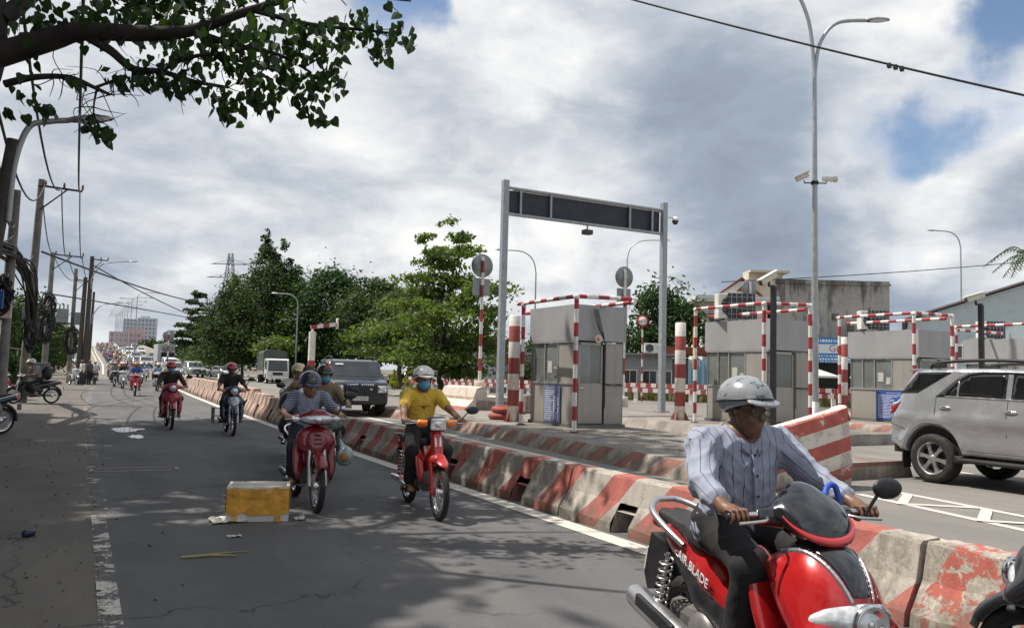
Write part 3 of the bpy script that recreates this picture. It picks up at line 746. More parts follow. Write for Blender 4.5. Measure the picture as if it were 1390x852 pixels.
i3 = island(12.75, 'toll island with grey kerb under the third booth from the road divider', 11.8, 24, 3.7, True, False)
island(19.1, 'farthest toll island under the booth behind the silver car', 11.5, 24, 3.7, True, False)
# end guard of the first island: a curved concrete shield with level bands
gmat = mat_barrier('guard_paint', 0.42, 0.5, -.22, (0.44, 0.12, 0.10), (0.47, 0.43, 0.38), 0.50, horizontal=True, use_obj=True, off=0.04, white=(.66, .62, .55), dirtc=(.2, .15, .12))
tg = thing('end_guard', 'curved concrete island guard painted in wide level red and white bands, behind the front rider', 'crash guard', (9.25, 8.25, 0), R_(-12))
m = MB(); n = 14; V = []; 
for i in range(n+1):
    t = i/n; x = lerp(-1.25, .88, t); yy = .34*(1-math.cos((t-.2)*1.5))+.05*t; top = lerp(.70, 1.20, t**.9)
    for (dy, z) in ((0, 0), (-.06, .35), (-.02, top-.04), (.03, top), (.17, top), (.22, top-.04), (.24, 0)): V.append((x+(.06*z if t > .9 else 0)*-1, yy+dy, z))
F = [(i*7+j, (i+1)*7+j, (i+1)*7+j+1, i*7+j+1) for i in range(n) for j in range(6)]+[tuple(range(6, -1, -1)), tuple(n*7+j for j in range(7))]
# level bands follow the slanting top: paint coordinate is height scaled by the local top
me = np_mesh('shield', V, F, [gmat], None, False)
bm = bmesh.new(); bm.from_mesh(me); bmesh.ops.recalc_face_normals(bm, faces=bm.faces[:]); bm.to_mesh(me); bm.free()
link('shield', me, tg)
# far end of the first island: stepped plinth with a white upstand
tp = thing('island_plinth', 'stepped concrete plinth with pale curved upstand at the far end of the nearest island', 'plinth', (12.75, 26.2, 0))
pale = M('pale_plaster', (0.60, 0.53, 0.46), .85, var=.12, dirt=(.3, .22, .18), dirt_amt=.4, bump=.2)
m = MB(); m.box((0, 0, .30), (1.9, 3.2, .60), ch=.04); m.obj('base', M('plinth_block', (0.27, 0.23, 0.20), .9, var=.25, scale=5, bump=.4, bscale=14, dirt=(.13, .11, .09), dirt_amt=.5), tp)
m = MB(); m.prism([(-1.0, .58), (1.0, .58), (1.0, .66), (.5, .72), (.0, .70), (-.5, .72), (-.56, .98), (-.70, 1.06), (-.90, 1.0), (-1.02, .7)], -1.5, 1.3, 'y'); m.obj('upstand', pale, tp)
m = MB(); m.prism([(-1.7, 0), (-.97, 0), (-.97, .60), (-1.1, .60)], -1.62, 1.2, 'y'); m.obj('striped_nose', mat_barrier('nose_paint', .8, .5, 0, (.36, .13, .10), (.4, .34, .3), .2, horizontal=True), tp)
# stack of two old tyres painted red
tt = thing('painted_tyre', 'old tyre painted red lying on the island beside the thick bollard', 'tyre', (10.35, 19.9, .27))
m = MB(); m.lathe([(.20, .06), (.21, .02), (.30, .0), (.38, .03), (.40, .09), (.38, .15), (.30, .18), (.21, .16), (.20, .12)], n=28); m.obj('tread', tyre_red, tt)
m = MB(); m.lathe([(.205, .05), (.225, .09), (.205, .13)], n=28); m.obj('bead', rubber, tt)
t2 = copy_tree(tt); t2.location = (10.42, 19.86, .455); t2.rotation_euler = (0.03, -.04, .4); t2['label'] = 'upper red painted tyre stacked on another tyre by the bollard'

# ------------------------------------------------------------------ toll booths
def price_board(parent_loc, rz, w, h, mat, lab, tilt=0.0):
    b = thing('price_board', lab, 'notice board', parent_loc, rz)
    m = MB(); m.box((0, 0, h/2), (w, .02, h), ch=.004); m.obj('panel', mat, b)
    text_obj('lettering', 'BẢNG GIÁ THU PHÍ', h*.062, print_white, b, (0, -.0125, h*.93), (1, 0, 0), (0, 0, 1))
    r = random.Random(3); m = MB()
    for i in range(16):
        z = h*(.86-.052*i); x = -w*.44; wide = 1 if i < 2 else .62
        while x < -w*.44+w*.88*wide*(.6+.4*r.random()):
            l = r.uniform(.015, .06); m.quad((x, -.0125, z-h*.010), (x+l, -.0125, z-h*.010), (x+l, -.0125, z+h*.010), (x, -.0125, z+h*.010)); x += l+.012
        if i > 2:
            for c in (.14, .26, .38):
                if r.random() < .8: m.quad((w*c-.02, -.0125, z-h*.013), (w*c+.035, -.0125, z-h*.013), (w*c+.035, -.0125, z+h*.013), (w*c-.02, -.0125, z+h*.013))
    o = m.obj('fine_print', print_white, b); o['kind'] = 'stuff'
    return b
def ac_unit(loc, rz, lab, s=1.0, grille=True):
    t = thing('air_conditioner', lab, 'air conditioner', loc, rz)
    m = MB(); m.box((0, 0, .32*s), (.86*s, .32*s, .60*s), ch=.02); m.obj('casing', white_paint, t)
    m = MB(); m.lathe([(.0, -.165*s), (.22*s, -.165*s), (.235*s, -.175*s), (.245*s, -.165*s)], (-.12*s, 0, .32*s), 'y', 24); m.obj('fan_guard', dark_steel, t)
    m = MB()
    for q in range(5): m.box((-.12*s, -.17*s, (.14+.09*q)*s), (.46*s, .012, .012))
    m.obj('guard_bars', grey_steel, t)
    m = MB()
    for x in (-.3, .3): m.box((x*s, 0, 0), (.05, .36*s, .05))
    m.obj('feet', dark_steel, t)
    return t
def cage(t, s=1.0):
    m = MB(); m.box((.12*s, -.185*s, .33*s), (.66*s, .03, .60*s)); g = m.obj('grille', dark_steel, t); m = MB()
    for q in range(5): m.box((-.13*s+.125*s*q, -.215*s, .33*s), (.014, .02, .60*s))
    for q in range(4): m.box((.12*s, -.225*s, .13*s+.135*s*q), (.66*s, .015, .014))
    m.obj('grille_bars', grey_steel, g)
def booth(k, w, l, labels):
    x0, y0 = 10.55+6.38*k, 16.55; Z = .25
    t = thing('toll_booth', labels[0], 'toll booth', (x0, y0, Z), 0, 'toll booths across the plaza')
    H = 3.0; s1, s2 = 1.06, 2.10; th = .045
    m = MB()
    for x in (0, w):
        for y in (0, l): m.box((x+(.03 if x == 0 else -.03), y+(.03 if y == 0 else -.03), H/2), (.06, .06, H-.004))
    m.obj('corner_posts', booth_trim, t)
    m = MB(); m.box((w/2, l/2, .05), (w+.10, l+.10, .10)); m.obj('plinth', booth_trim, t)
    m = MB(); m.box((w/2, l/2, H-.02), (w-.02, l-.02, .03)); m.obj('roof', booth_fascia, t)
    m = MB(); m.box((w/2, l/2, .12), (w-.1, l-.1, .03)); m.box((.32, l*.55, .82), (.5, l*.7, .05)); m.box((.45, l*.5, 1.12), (.3, .34, .28)); m.obj('desk', booth_trim, t)
    # left face with the sliding window
    m = MB(); m.box((.0, l/2, (s1+.1)/2), (th, l-.13, s1-.1)); m.obj('lower_panel', booth_panel, t)
    pan = [(.09, .20*l), (.20*l, .33*l)] 
    edges = [.06, .36*l, .62*l, .80*l, l-.06] if k != 0 else [.06, .36*l, .66*l, l-.06]
    m = MB()
    m.box((-.01, l/2, s1+.02), (.075, l-.02, .045)); m.box((-.01, l/2, s2), (.075, l-.02, .045))
    for e in edges[1:-1]: m.box((-.005, e, (s1+s2)/2), (.055, .035, s2-s1-.05))
    m.obj('window_frame', M('window_alu', (0.42, 0.41, 0.39), .4, .5, var=.1), t)
    m = MB(); m.box((0, (.06+edges[1])/2, (s1+s2)/2), (th-.006, edges[1]-.06-.04, s2-s1-.06)); m.obj('side_panel', booth_panel, t)
    for a, b in zip(edges[1:-1], edges[2:]):
        m = MB(); m.box((.006, (a+b)/2, (s1+s2)/2), (.008, b-a-.04, s2-s1-.06)); m.obj('window_pane', glass_pane, t)
    m = MB(); m.box((-.002, edges[2]-.22, s1+.42), (.004, .21, .30)); m.box((-.002, edges[1]+.16, s1+.30), (.004, .15, .22)); m.obj('pane_reflection', M('pane_reflection', (.50, .50, .46), .7, var=.15), t)  # pale sheets on the panes stand in for whitish reflections
    # near face: door and fixed panel
    dw = w*.54
    m = MB(); m.box((dw+(w-dw)/2+.02, 0, (.1+s1)/2), (w-dw-.12, th, s1-.12)); m.box((dw+(w-dw)/2+.02, 0, (s1+s2)/2+.01), (w-dw-.12, th-.004, s2-s1-.05)); m.obj('front_panel', booth_panel, t)
    d = MB(); d.box((dw/2+.04, -.012, .12+.46), (dw-.06, .04, .90)); 
    d.box((dw/2+.04, -.012, 1.06), (dw-.06, .042, .07)); d.box((dw/2+.04, -.012, s2-.05), (dw-.06, .042, .07))
    for x in (.085, dw-.02): d.box((x, -.012, (1.06+s2)/2), (.05, .042, s2-1.1))
    do = d.obj('door', booth_panel, t)
    m = MB(); m.box((dw/2+.04, -.010, (1.09+s2-.08)/2), (dw-.16, .012, s2-1.09-.08)); m.obj('door_pane', glass_pane, do)
    m = MB(); m.bar((.09, -.035, .98), (.09, -.075, .98), .014); m.bar((.09, -.075, .98), (.19, -.075, .98), .012); m.obj('door_handle', chrome, do)
    # right and far faces
    m = MB(); m.box((w, l/2, (s1+.1)/2), (th, l-.13, s1-.1)); m.box((w, l/2, (s1+s2)/2), (th-.004, l*.35, s2-s1)); m.box((w/2, l, (s2+.1)/2), (w-.13, th, s2-.1)); m.obj('rear_panel', booth_panel, t)
    m = MB(); m.box((w, l*.17, (s1+s2)/2), (.01, l*.3, s2-s1)); m.box((w, l*.83, (s1+s2)/2), (.01, l*.3, s2-s1)); m.obj('rear_pane', glass_pane, t)
    # upper fascia, standing proud
    f = MB(); zc = (s2+H)/2+.012
    f.box((-.022, l/2, zc), (.05, l+.10, H-s2-.03)); f.box((w+.022, l/2, zc), (.05, l+.10, H-s2-.03)); f.box((w/2, -.022, zc), (w-.012, .05, H-s2-.03)); f.box((w/2, l+.022, zc), (w-.012, .05, H-s2-.03))
    f.obj('fascia', booth_fascia, t)
    m = MB(); m.bar((dw+.06, -.07, s2-.02), (dw+.06, -.07, .5), .012); m.bar((dw-.1, -.06, s2+.01), (w-.05, -.06, s2+.01), .012); m.bar((dw+.02, -.06, s1), (w-.03, -.06, s1), .012); m.obj('lock_bar', dark_steel, t)
    return t
B1 = booth(0, 1.40, 2.15, ['nearest toll booth of grey panels with faded blue notice and cables hanging at its corner'])
booth(1, 1.62, 2.55, ['second toll booth from the road divider, behind the front rider and black camera post'])
booth(2, 1.75, 2.55, ['third toll booth from the divider with bright blue price board, left of the silver car'])
booth(3, 1.75, 2.55, ['farthest toll booth, only its grey upper panels showing above the silver car'])
price_board((10.55-.055, 16.55+.98, .25+.10), R_(-90), .78, .92, faded_board, 'faded blue price notice hanging on the nearest toll booth')
price_board((10.55+12.76-.055, 16.55+.85, .25+.10), R_(-90), 1.30, .93, blue_board, 'bright blue price board on the third toll booth beside the silver car')
# wires drooping at the corner of the first booth
wm = MB()
for i in range(5):
    wm.tube(spline([(10.95+.03*i, 16.40, 3.15), (11.0+.05*i, 16.38, 2.9-.06*i), (11.12+.04*i, 16.38, 2.62-.07*i), (11.22, 16.39, 2.55+.02*i)], 5), .008, 5)
tag(wm.obj('loose_wire', cable_black), 'tangled loose wires drooping from the corner of the nearest booth', 'wires')
fl = thing('flood_lamp', 'small round white lamp fixed above the door of the nearest booth', 'lamp', (11.05, 16.38, 2.42))
m = MB(); m.lathe([(0, -.03), (.03, -.035), (.075, -.06), (.095, -.07), (.10, -.05), (.08, 0), (0, .03)], (0, 0, 0), 'y', 20); m.obj('shade', white_paint, fl)
m = MB(); m.lathe([(0, -.066), (.05, -.066), (.05, -.055)], (0, 0, 0), 'y', 16); m.obj('bulb', orange_lens, fl)

# ------------------------------------------------------------------ pipe frames round the booths
def frame(k, posts, rails, lab):
    """posts: (x,y,z0,z1); rails: (a,b)"""
    o = posts[0]; t = thing('pipe_frame', lab, 'pipe frame', (o[0], o[1], 0), 0, 'height frames round the toll booths')
    for (x, y, z0, z1) in posts:
        m = MB(); m.bar((0, 0, z0), (0, 0, z1), .052, 12); p = m.obj('post', pipe_paint, t, (x-o[0], y-o[1], 0))
        m = MB(); m.lathe([(0, z0), (.11, z0), (.11, z0+.02), (.06, z0+.03)], n=12); m.obj('foot_plate', dark_steel, p)
        m = MB(); m.ell((0, 0, z1), (.072, .072, .072)); m.obj('elbow', white_paint, p)
    for a, b in rails:
        a, b = Vector(a), Vector(b); c = (a+b)/2; L = (b-a).length; alongx = abs(b.x-a.x) > abs(b.y-a.y)
        m = MB()
        if alongx: m.bar((-L/2, 0, 0), (L/2, 0, 0), .047, 12)
        else: m.bar((0, -L/2, 0), (0, L/2, 0), .047, 12)
        d = b-a; rot = (0, -math.atan2(d.z, d.x), math.atan2(d.y, d.x)) if alongx else (math.atan2(d.z, d.y), 0, -math.atan2(d.x, d.y))
        m.obj('rail', pipe_paint_x if alongx else pipe_paint_y, t, (c.x-o[0], c.y-o[1], c.z), rot)
    return t
frame(0, [(9.75, 15.3, .27, 3.28), (9.80, 17.85, .27, 3.26)],
      [((9.75, 15.36, 3.30), (9.80, 18.15, 3.30)), ((9.81, 15.3, 3.30), (11.42, 15.3, 3.34)), ((11.25, 15.15, 3.25), (11.30, 20.5, 3.26))], 'red and white pipe frame around the nearest toll booth')
frame(1, [(15.55, 15.4, .27, 3.50), (15.60, 18.1, .27, 3.50), (17.23, 15.4, .27, 3.55)],
      [((15.55, 15.46, 3.52), (15.60, 18.1, 3.52)), ((15.61, 15.4, 3.52), (17.23, 15.4, 3.57)), ((17.15, 15.5, 3.45), (17.2, 19.3, 3.45))], 'red and white pipe frame around the second toll booth')
frame(2, [(21.65, 15.5, .27, 3.60), (21.70, 18.2, .27, 3.60), (23.44, 15.5, .27, 3.62)],
      [((21.65, 15.56, 3.62), (21.70, 18.3, 3.62)), ((21.71, 15.5, 3.62), (23.44, 15.5, 3.64)), ((23.3, 15.6, 3.55), (23.35, 19.3, 3.55))], 'red and white pipe frame around the third toll booth')
frame(3, [(27.75, 18.2, .27, 3.60), (27.7, 15.6, .27, 3.60)],
      [((27.7, 15.6, 3.62), (27.75, 18.2, 3.62)), ((27.76, 15.6, 3.62), (30.5, 15.6, 3.64)), ((27.8, 18.2, 3.5), (30.5, 18.2, 3.5))], 'red and white pipe frame around the farthest toll booth')
# thick bollards
def bollard(x, y, h, r, lab):
    t = thing('bollard', lab, 'bollard', (x, y, .27), 0, 'tall striped bollards on the toll islands')
    m = MB(); m.lathe([(0, 0), (r, 0), (r, h-.02), (r-.02, h), (0, h)], n=20); m.obj('post', bollard_paint, t)
    m = MB()
    for a in range(4):
        q = a*math.pi/2+.5; c, s = math.cos(q), math.sin(q)
        m.add([(r*c*.9, r*s*.9, 0), (r*c*1.9, r*s*1.9, 0), (r*c*.95, r*s*.95, .3), (r*c*.9+.01*s, r*s*.9-.01*c, 0), (r*c*1.9+.01*s, r*s*1.9-.01*c, 0), (r*c*.95+.01*s, r*s*.95-.01*c, .3)], [(0, 1, 2), (5, 4, 3), (0, 3, 4, 1), (1, 4, 5, 2)])
    m.obj('gusset', tyre_red, t); return t
bollard(10.15, 18.95, 2.80, .15, 'thick red and white bollard left of the nearest toll booth')
bollard(16.05, 19.3, 2.93, .16, 'thick red and white bollard between the gantry post and second booth')
bollard(22.4, 18.6, 2.75, .11, 'faded slim bollard beside the third booth frame')
bollard(21.4, 19.3, 2.6, .10, 'slim striped bollard behind the grey lamp post')

# ------------------------------------------------------------------ gantry with the back of its sign
ga = thing('gantry', 'grey steel gantry carrying a dark sign panel seen from behind', 'gantry', (15.4, 23.5, 0))
for s, h in ((-1, 7.9), (1, 7.95)):
    m = MB(); m.box((s*3.3, 0, (.26+h)/2), (.21, .21, h-.26), ch=.02); p = m.obj('post', grey_steel, ga)
    m = MB(); m.box((s*3.3, 0, .30), (.42, .42, .04)); m.obj('base_plate', grey_steel, p)
for z in (6.78, 7.66):
    m = MB(); m.bar((-3.2, 0, z), (3.2, 0, z), .055, 10); m.obj('beam', grey_steel, ga)
for x in (-2.72, -1.55, 1.75, 2.75): m = MB(); m.box((x, -.02, 7.22), (.07, .05, .80)); m.obj('stiffener', grey_steel, ga)

m = MB(); m.box((0, .09, 7.19), (6.28, .05, .80)); m.obj('sign_panel', M('sign_panel_back', (0.030, 0.034, 0.045), .5, .2, var=.3, scale=2), ga)
m = MB(); m.box((.1, .05, 7.60), (6.2, .02, .035)); m.obj('panel_lip', white_paint, ga)
sc_ = thing('traffic_sensor', 'small dark box sensor hanging under the middle of the gantry beam', 'sensor', (15.3, 23.42, 6.72))
m = MB(); m.bar((0, 0, 0), (0, 0, -.14), .025); m.obj('bracket', dark_steel, sc_)
m = MB(); m.box((0, 0, -.24), (.34, .26, .17), ch=.03); m.obj('housing', dark_steel, sc_)
dm = thing('dome_camera', 'white dome camera mounted on the right gantry post', 'camera', (18.85, 23.4, 7.3))
m = MB(); m.bar((0, 0, .1), (.28, 0, .1), .03); m.obj('arm', white_paint, dm)
m = MB(); m.ell((.30, 0, .02), (.14, .14, .15), z0=-.1); m.obj('hood', white_paint, dm)
m = MB(); m.ell((.30, 0, 0), (.12, .12, .14), z1=.1); m.obj('dome', glass_dark, dm)

# ------------------------------------------------------------------ signs seen from behind, and the height limit sign
def back_sign(x, y, h, lab, disc=.46, square=True, paint=post_paint, z0=.3, rz=0.0, second=False, base=True):
    t = thing('traffic_sign', lab, 'traffic sign', (x, y, z0), rz)
    m = MB(); m.bar((0, 0, 0), (0, 0, h), .06, 12); m.obj('post', paint, t)
    m = MB(); m.lathe([(0, .05), (disc, .05), (disc, .07), (0, .07)], (0, 0, h-disc*.75), 'y', 32); m.obj('round_plate', sign_back, t)
    if square: m = MB(); m.box((0, .07, h-disc*2.55), (disc*1.55, .02, disc*1.45)); m.obj('square_plate', sign_back, t)
    if second: m = MB(); m.lathe([(0, .05), (disc, .05), (disc, .07), (0, .07)], (0, 0, h-disc*2.9), 'y', 32); m.obj('lower_plate', sign_back, t)
    if base: m = MB(); m.lathe([(.0, 0), (.2, 0), (.2, .38), (.17, .42), (0, .42)], n=20); m.obj('footing', pale, t)
    return t
back_sign(12.95, 26.8, 5.0, 'back of round sign above square plate on striped post, beside the light green tree', .44, z0=.8)
white_post = mat_bands('white_post_paint', 2.4, .28, 1.1, (.35, .05, .06), (.78, .77, .75), 2)
back_sign(19.45, 26.9, 5.6, 'back of round sign above square plate on white post, behind the nearest booth', .44, paint=white_post)
back_sign(26.3, 26.9, 5.6, 'tilted round sign back on white post above the second booth', .44, square=False, paint=white_post)
back_sign(6.35, 72, 4.2, 'pair of round sign backs on one post beside the distant ramp traffic', .46, square=False, second=True, z0=0, base=False)
hs = thing('height_sign', 'round red rimmed white limit sign on striped post behind the nearest booth', 'traffic sign', (30.6, 40.4, 0), -YAW)
m = MB(); m.bar((0, 0, 0), (0, 0, 5.1), .05, 10); m.obj('post', post_paint, hs)
m = MB(); m.lathe([(0, -.06), (.34, -.06), (.34, -.05), (0, -.05)], (0, 0, 4.95), 'y', 28); m.obj('disc', sign_white, hs)
m = MB(); m.lathe([(.26, -.065), (.345, -.065), (.345, -.055), (.26, -.055)], (0, 0, 4.95), 'y', 28); m.obj('rim', sign_red, hs)
text_obj('numerals', '2.2', .24, black_plastic, hs, (0, -.064, 4.95), (1, 0, 0), (0, 0, 1))
m = MB()
for s in (-1, 1): m.add([(s*.235, -.063, 5.02), (s*.235, -.063, 4.88), (s*.165, -.063, 4.95)], [(0, 1, 2)])
m.obj('arrow', black_plastic, hs)
# number plate cameras on black posts
def plate_camera(x, y, h, lab, ang, r=.058, tilt=-.35, labp='black post of number plate camera beside toll booth'):
    p = thing('camera_post', labp, 'post', (x, y, .27))
    m = MB(); m.box((0, 0, h/2), (r*2, r*2, h), ch=.01); m.obj('post', black_plastic, p)
    m = MB(); m.box((0, 0, .012), (.32, .32, .024)); m.obj('base_plate', dark_steel, p)
    c = thing('plate_camera', lab, 'camera', (x, y, .27+h), ang)
    m = MB(); m.box((-.05, 0, .02), (.18, .07, .05)); m.bar((-.14, 0, .02), (-.14, 0, .14), .03); m.obj('bracket', dark_steel, c)
    R = Matrix.Rotation(tilt, 4, 'Y')
    m = MB(); m.box((-.16, 0, .20), (.52, .13, .13), rot=R, ch=.015); m.obj('body', M('camera_cream', (.62, .57, .46), .45, var=.08), c)
    m = MB(); m.box((-.19, 0, .285), (.62, .17, .03), rot=R); m.obj('sun_hood', white_paint, c)
    m = MB(); m.box((-.16-.262*math.cos(tilt), 0, .20+.262*math.sin(tilt)), (.02, .11, .11), rot=R); m.obj('lens', glass_dark, c)
plate_camera(15.6, 15.13, 3.65, 'cream camera on the black post before the second booth, pointing down left', -YAW+.35, tilt=-.5, labp='black camera post standing before the second toll booth')
plate_camera(21.6, 13.45, 3.45, 'long white hooded camera on the bent black post above the silver car', -YAW+.05, tilt=-.3, labp='black camera post rising behind the roof of the silver car')
# ------------------------------------------------------------------ street lamps
lamp_grey = M('lamp_grey', (0.36, 0.38, 0.39), .4, .4, var=.1)
def lamp_head(mb, gl, p, d, s=1.0):
    d = Vector(d).normalized(); sd = d.cross(Vector((0, 0, 1))).normalized(); up = sd.cross(d)
    R = Matrix(((d.x, sd.x, up.x, 0), (d.y, sd.y, up.y, 0), (d.z, sd.z, up.z, 0), (0, 0, 0, 1))).to_3x3()
    c = Vector(p)+d*.36*s
    mb.ell(c, (.44*s, .16*s, .09*s), 14, 8, rot=R, z0=-.25)
    gl.ell(c+d*.05*s-up*.01, (.32*s, .13*s, .07*s), 12, 6, rot=R, z1=.1)
def street_lamp(name, lab, x, y, h, arms, z0=0.0, r=.085, group='street lamps', head=1.0):
    """arms: (direction angle, reach, rise, start height below top)"""
    t = thing(name, lab, 'street lamp', (x, y, z0), 0, group)
    m = MB(); m.tube([(0, 0, 0), (0, 0, h*.5), (0, 0, h)], [r, r*.8, r*.55], 12); m.obj('pole', lamp_grey, t)
    m = MB(); m.lathe([(0, 0), (r*2, 0), (r*2, .03), (r*1.25, .04), (r*1.2, .5), (0, .5)], n=14); m.obj('base', lamp_grey, t)
    for (a, reach, rise) in arms:
        c, s = math.cos(a), math.sin(a)
        pts = spline([(0, 0, h-.05), (.10*reach*c, .10*reach*s, h+rise*.55), (.42*reach*c, .42*reach*s, h+rise*.93), (reach*c, reach*s, h+rise)], 6)
        m = MB(); m.tube(pts, [r*.5]*len(pts), 8); ar = m.obj('arm', lamp_grey, t)
        hd = MB(); gl = MB(); lamp_head(hd, gl, pts[-1], pts[-1]-pts[-3], head)
        hh = hd.obj('lamp_head', lamp_grey, ar); gl.obj('lens', lamp_glass, hh)
    return t
camr = -YAW   # the picture's horizontal in the world
big = street_lamp('street_lamp', 'tall grey double armed street lamp carrying two cameras, behind the front rider', 24.3, 21.5, 13.0, [(camr, 2.0, 2.2), (camr+math.pi*.93, 2.2, 3.9)], .27, .14, None, 1.15)
for sx, lab, col in ((-1, 'cream bullet camera tilted down on the left bracket of the tall lamp', 'camera_cream'), (1, 'white round bullet camera on the right bracket of the tall lamp', 'white_paint')):
    c = thing('bullet_camera', lab, 'camera', (24.3, 21.5, 9.05), camr)
    m = MB(); m.bar((0, 0, 0), (sx*.42, -.05, -.02), .025); m.bar((sx*.42, -.05, -.02), (sx*.42, -.05, .08), .02); m.lathe([(.125, -.06), (.14, -.06), (.14, .06), (.125, .06)], n=12); m.obj('bracket', dark_steel, c)
    R = Euler((0, -.42 if sx < 0 else .05, -.3 if sx < 0 else -.15)).to_matrix().to_4x4(); m = MB()
    if sx < 0: m.box((-.50, -.05, .20), (.50, .17, .17), rot=R, ch=.03); m.box((-.50, -.05, .30), (.56, .21, .025), rot=R)
    else: m.tube([Vector((.28, -.05, .16)), Vector((.74, -.10, .13))], .10, 14); m.tube([Vector((.70, -.10, .135)), Vector((.80, -.11, .13))], .115, 14)
    m.obj('body', MATS[col], c)
    m = MB()
    if sx < 0: m.box((-.74, -.05, .095), (.02, .12, .12), rot=R)
    else: m.tube([Vector((.78, -.11, .13)), Vector((.81, -.112, .13))], .085, 14)
    m.obj('lens', glass_dark, c)
street_lamp('street_lamp', 'street lamp with arm reaching left from behind the gantry post to the light tree', 29.4, 51.8, 9.0, [(camr+math.pi, 2.3, 1.6)], 0, .09)
street_lamp('street_lamp', 'street lamp whose arm bends right behind the right gantry post', 41.2, 56.7, 11.6, [(camr, 2.9, 1.7)], 0, .09)
street_lamp('street_lamp', 'distant lamp bending left just right of the gantry', 48.8, 58.6, 9.6, [(camr+math.pi, 1.4, 1.2)], 0, .08)
street_lamp('street_lamp', 'tall thin lamp bending left over the pale blue shed', 66.8, 43.3, 13.4, [(camr+math.pi, 2.1, 1.4)], 0, .10)
street_lamp('street_lamp', 'street lamp bending left before the cone shaped tree', 18.7, 80.3, 7.6, [(camr+math.pi, 1.9, 1.15)], 0, .10)
street_lamp('street_lamp', 'smaller lamp bending left before the dark tree behind the silver car', 15.2, 105, 7.0, [(camr+math.pi, 2.2, 1.0)], 0, .09)
for i in range(10):
    Y = 123+i*18.5
    labs = ['first', 'second', 'third', 'fourth', 'fifth', 'sixth', 'seventh', 'eighth', 'ninth', 'tenth']
    street_lamp('bridge_lamp', 'slim double armed lamp on the bridge median, %s from the near end' % labs[i], xb(Y)+.0, Y, 8.9, [(0.0, 2.3, .7), (math.pi, 1.6, -.3)], zr(Y)+.8-.02, .085, 'lamps along the bridge median')
# ------------------------------------------------------------------ striped road posts, boom, rails
bp = thing('barrier_boom', 'thick white post with red foot carrying a short striped boom, behind the dark car', 'barrier', (11.8, 46.8, 0))
m = MB(); m.bar((0, 0, 0), (0, 0, 1.95), .21, 18); m.obj('red_foot', M('boom_red', (.38, .05, .05), .5, var=.15), bp)
m = MB(); m.bar((0, 0, 1.955), (0, 0, 3.62), .20, 18); m.obj('white_post', white_paint, bp)
m = MB(); m.box((.55, -.3, 3.98), (1.5, .16, .22), rot=Matrix.Rotation(-.16, 4, 'Y') @ Matrix.Rotation(camr, 4, 'Z')); m.obj('boom', mat_bands('boom_paint', .62, .5, .1, (.38, .05, .05), (.78, .76, .73), 0), bp)
m = MB(); m.bar((0, 0, 3.62), (0, 0, 3.9), .08); m.box((1.25, -.65, 4.12), (.10, .26, .62), ch=.03); m.obj('bracket', white_paint, bp)
rail_mat = mat_bands('rail_paint', .62, .5, 0, (.42, .07, .07), (.80, .77, .73), 0, slope=.0)
def guard_rail(a, b, h, n, lab):
    a, b = Vector(a), Vector(b); d = b-a; L = d.length; ang = math.atan2(d.y, d.x)
    t = thing('guard_rail', lab, 'guard rail', (a.x, a.y, 0), ang, 'striped plank rails beyond the toll plaza')
    for i in range(n):
        m = MB(); m.box((0, .06, h*.5), (.22, .16, h), ch=.01); m.obj('post', white_paint, t, (L*(i+.5)/n, 0, 0))
    for j, z in enumerate((h-.12, h-.42)):
        m = MB(); m.box((L/2, -.05, 0), (L, .05, .24)); m.obj('plank', rail_mat, t, (.12 if j else 0, 0, z))
guard_rail((22.6, 60.0, 0), (28.6, 49.6, 0), 1.05, 7, 'long red and white plank rail before the small grey office, behind the sign post')
guard_rail((27.6, 40.9, 0), (32.3, 34.2, 0), 1.15, 5, 'red and white plank rail between the first and second booths')
guard_rail((34.0, 32.2, 0), (42.5, 26.2, 0), 1.15, 6, 'red and white plank rail seen between second and third booths')
# broken island wall and low slab between booths 1 and 2
m = MB(); m.box((0, 0, .30), (2.1, .7, .6), ch=.06); o = m.obj('stone_slab', MATS['plinth_block'], None, (13.6, 22.9, .27)); 
tag(o, 'low dark weathered stone slab lying on the island left of the gantry post', 'slab')
sr = thing('steel_rail', 'curved steel crash rail closing the right side of the ramp before the low plants', 'guard rail', (13.9, 120, 0)); m = MB()
for z in (0, .16): m.tube([(p[0]-13.9, p[1]-120, p[2]+z) for p in spline([(13.5, 150, 2.45), (13.6, 134, 1.9), (13.9, 124, 1.45), (14.6, 117, .95), (15.6, 112, .6)], 6)], .085, 8)
m.obj('beam', M('rail_cream', (.50, .47, .40), .5, .2, var=.1), sr)
for x, y, z in ((13.6, 134, 1.9), (13.9, 124, 1.45), (14.6, 117, .95), (15.6, 112, .6)): m = MB(); m.box((x-13.85, y-120, z/2), (.12, .12, z)); m.obj('post', MATS['rail_cream'], sr)
# grassy verge and kerb behind the rails
def scatter(name, n, fpos, size, mat, lab, cat, tall=1.6, seed=1, kind='stuff'):
    r = np.random.RandomState(seed); V = []; 
    P = np.array([fpos(r) for _ in range(n)]); a = r.uniform(0, 6.28, n); s = size*r.uniform(.5, 1.3, n); lean = r.uniform(-.6, .6, (n, 2))
    dx = np.stack([np.cos(a), np.sin(a), np.zeros(n)], 1)*s[:, None]*.35; up = np.stack([lean[:, 0]*s, lean[:, 1]*s, s*tall], 1)
    V = np.stack([P-dx*.3, P+dx*.3, P+up*.55+dx, P+up, P+up*.55-dx], 1).reshape(-1, 3)
    F = [(i*5, i*5+1, i*5+2, i*5+3, i*5+4) for i in range(n)]
    me = np_mesh(name, V, F, [mat], None, False); at = me.attributes.new('tint', 'FLOAT', 'POINT'); at.data.foreach_set('value', np.repeat(r.rand(n), 5).astype(np.float32))
    o = link(name, me); tag(o, lab, cat, kind=kind); return o
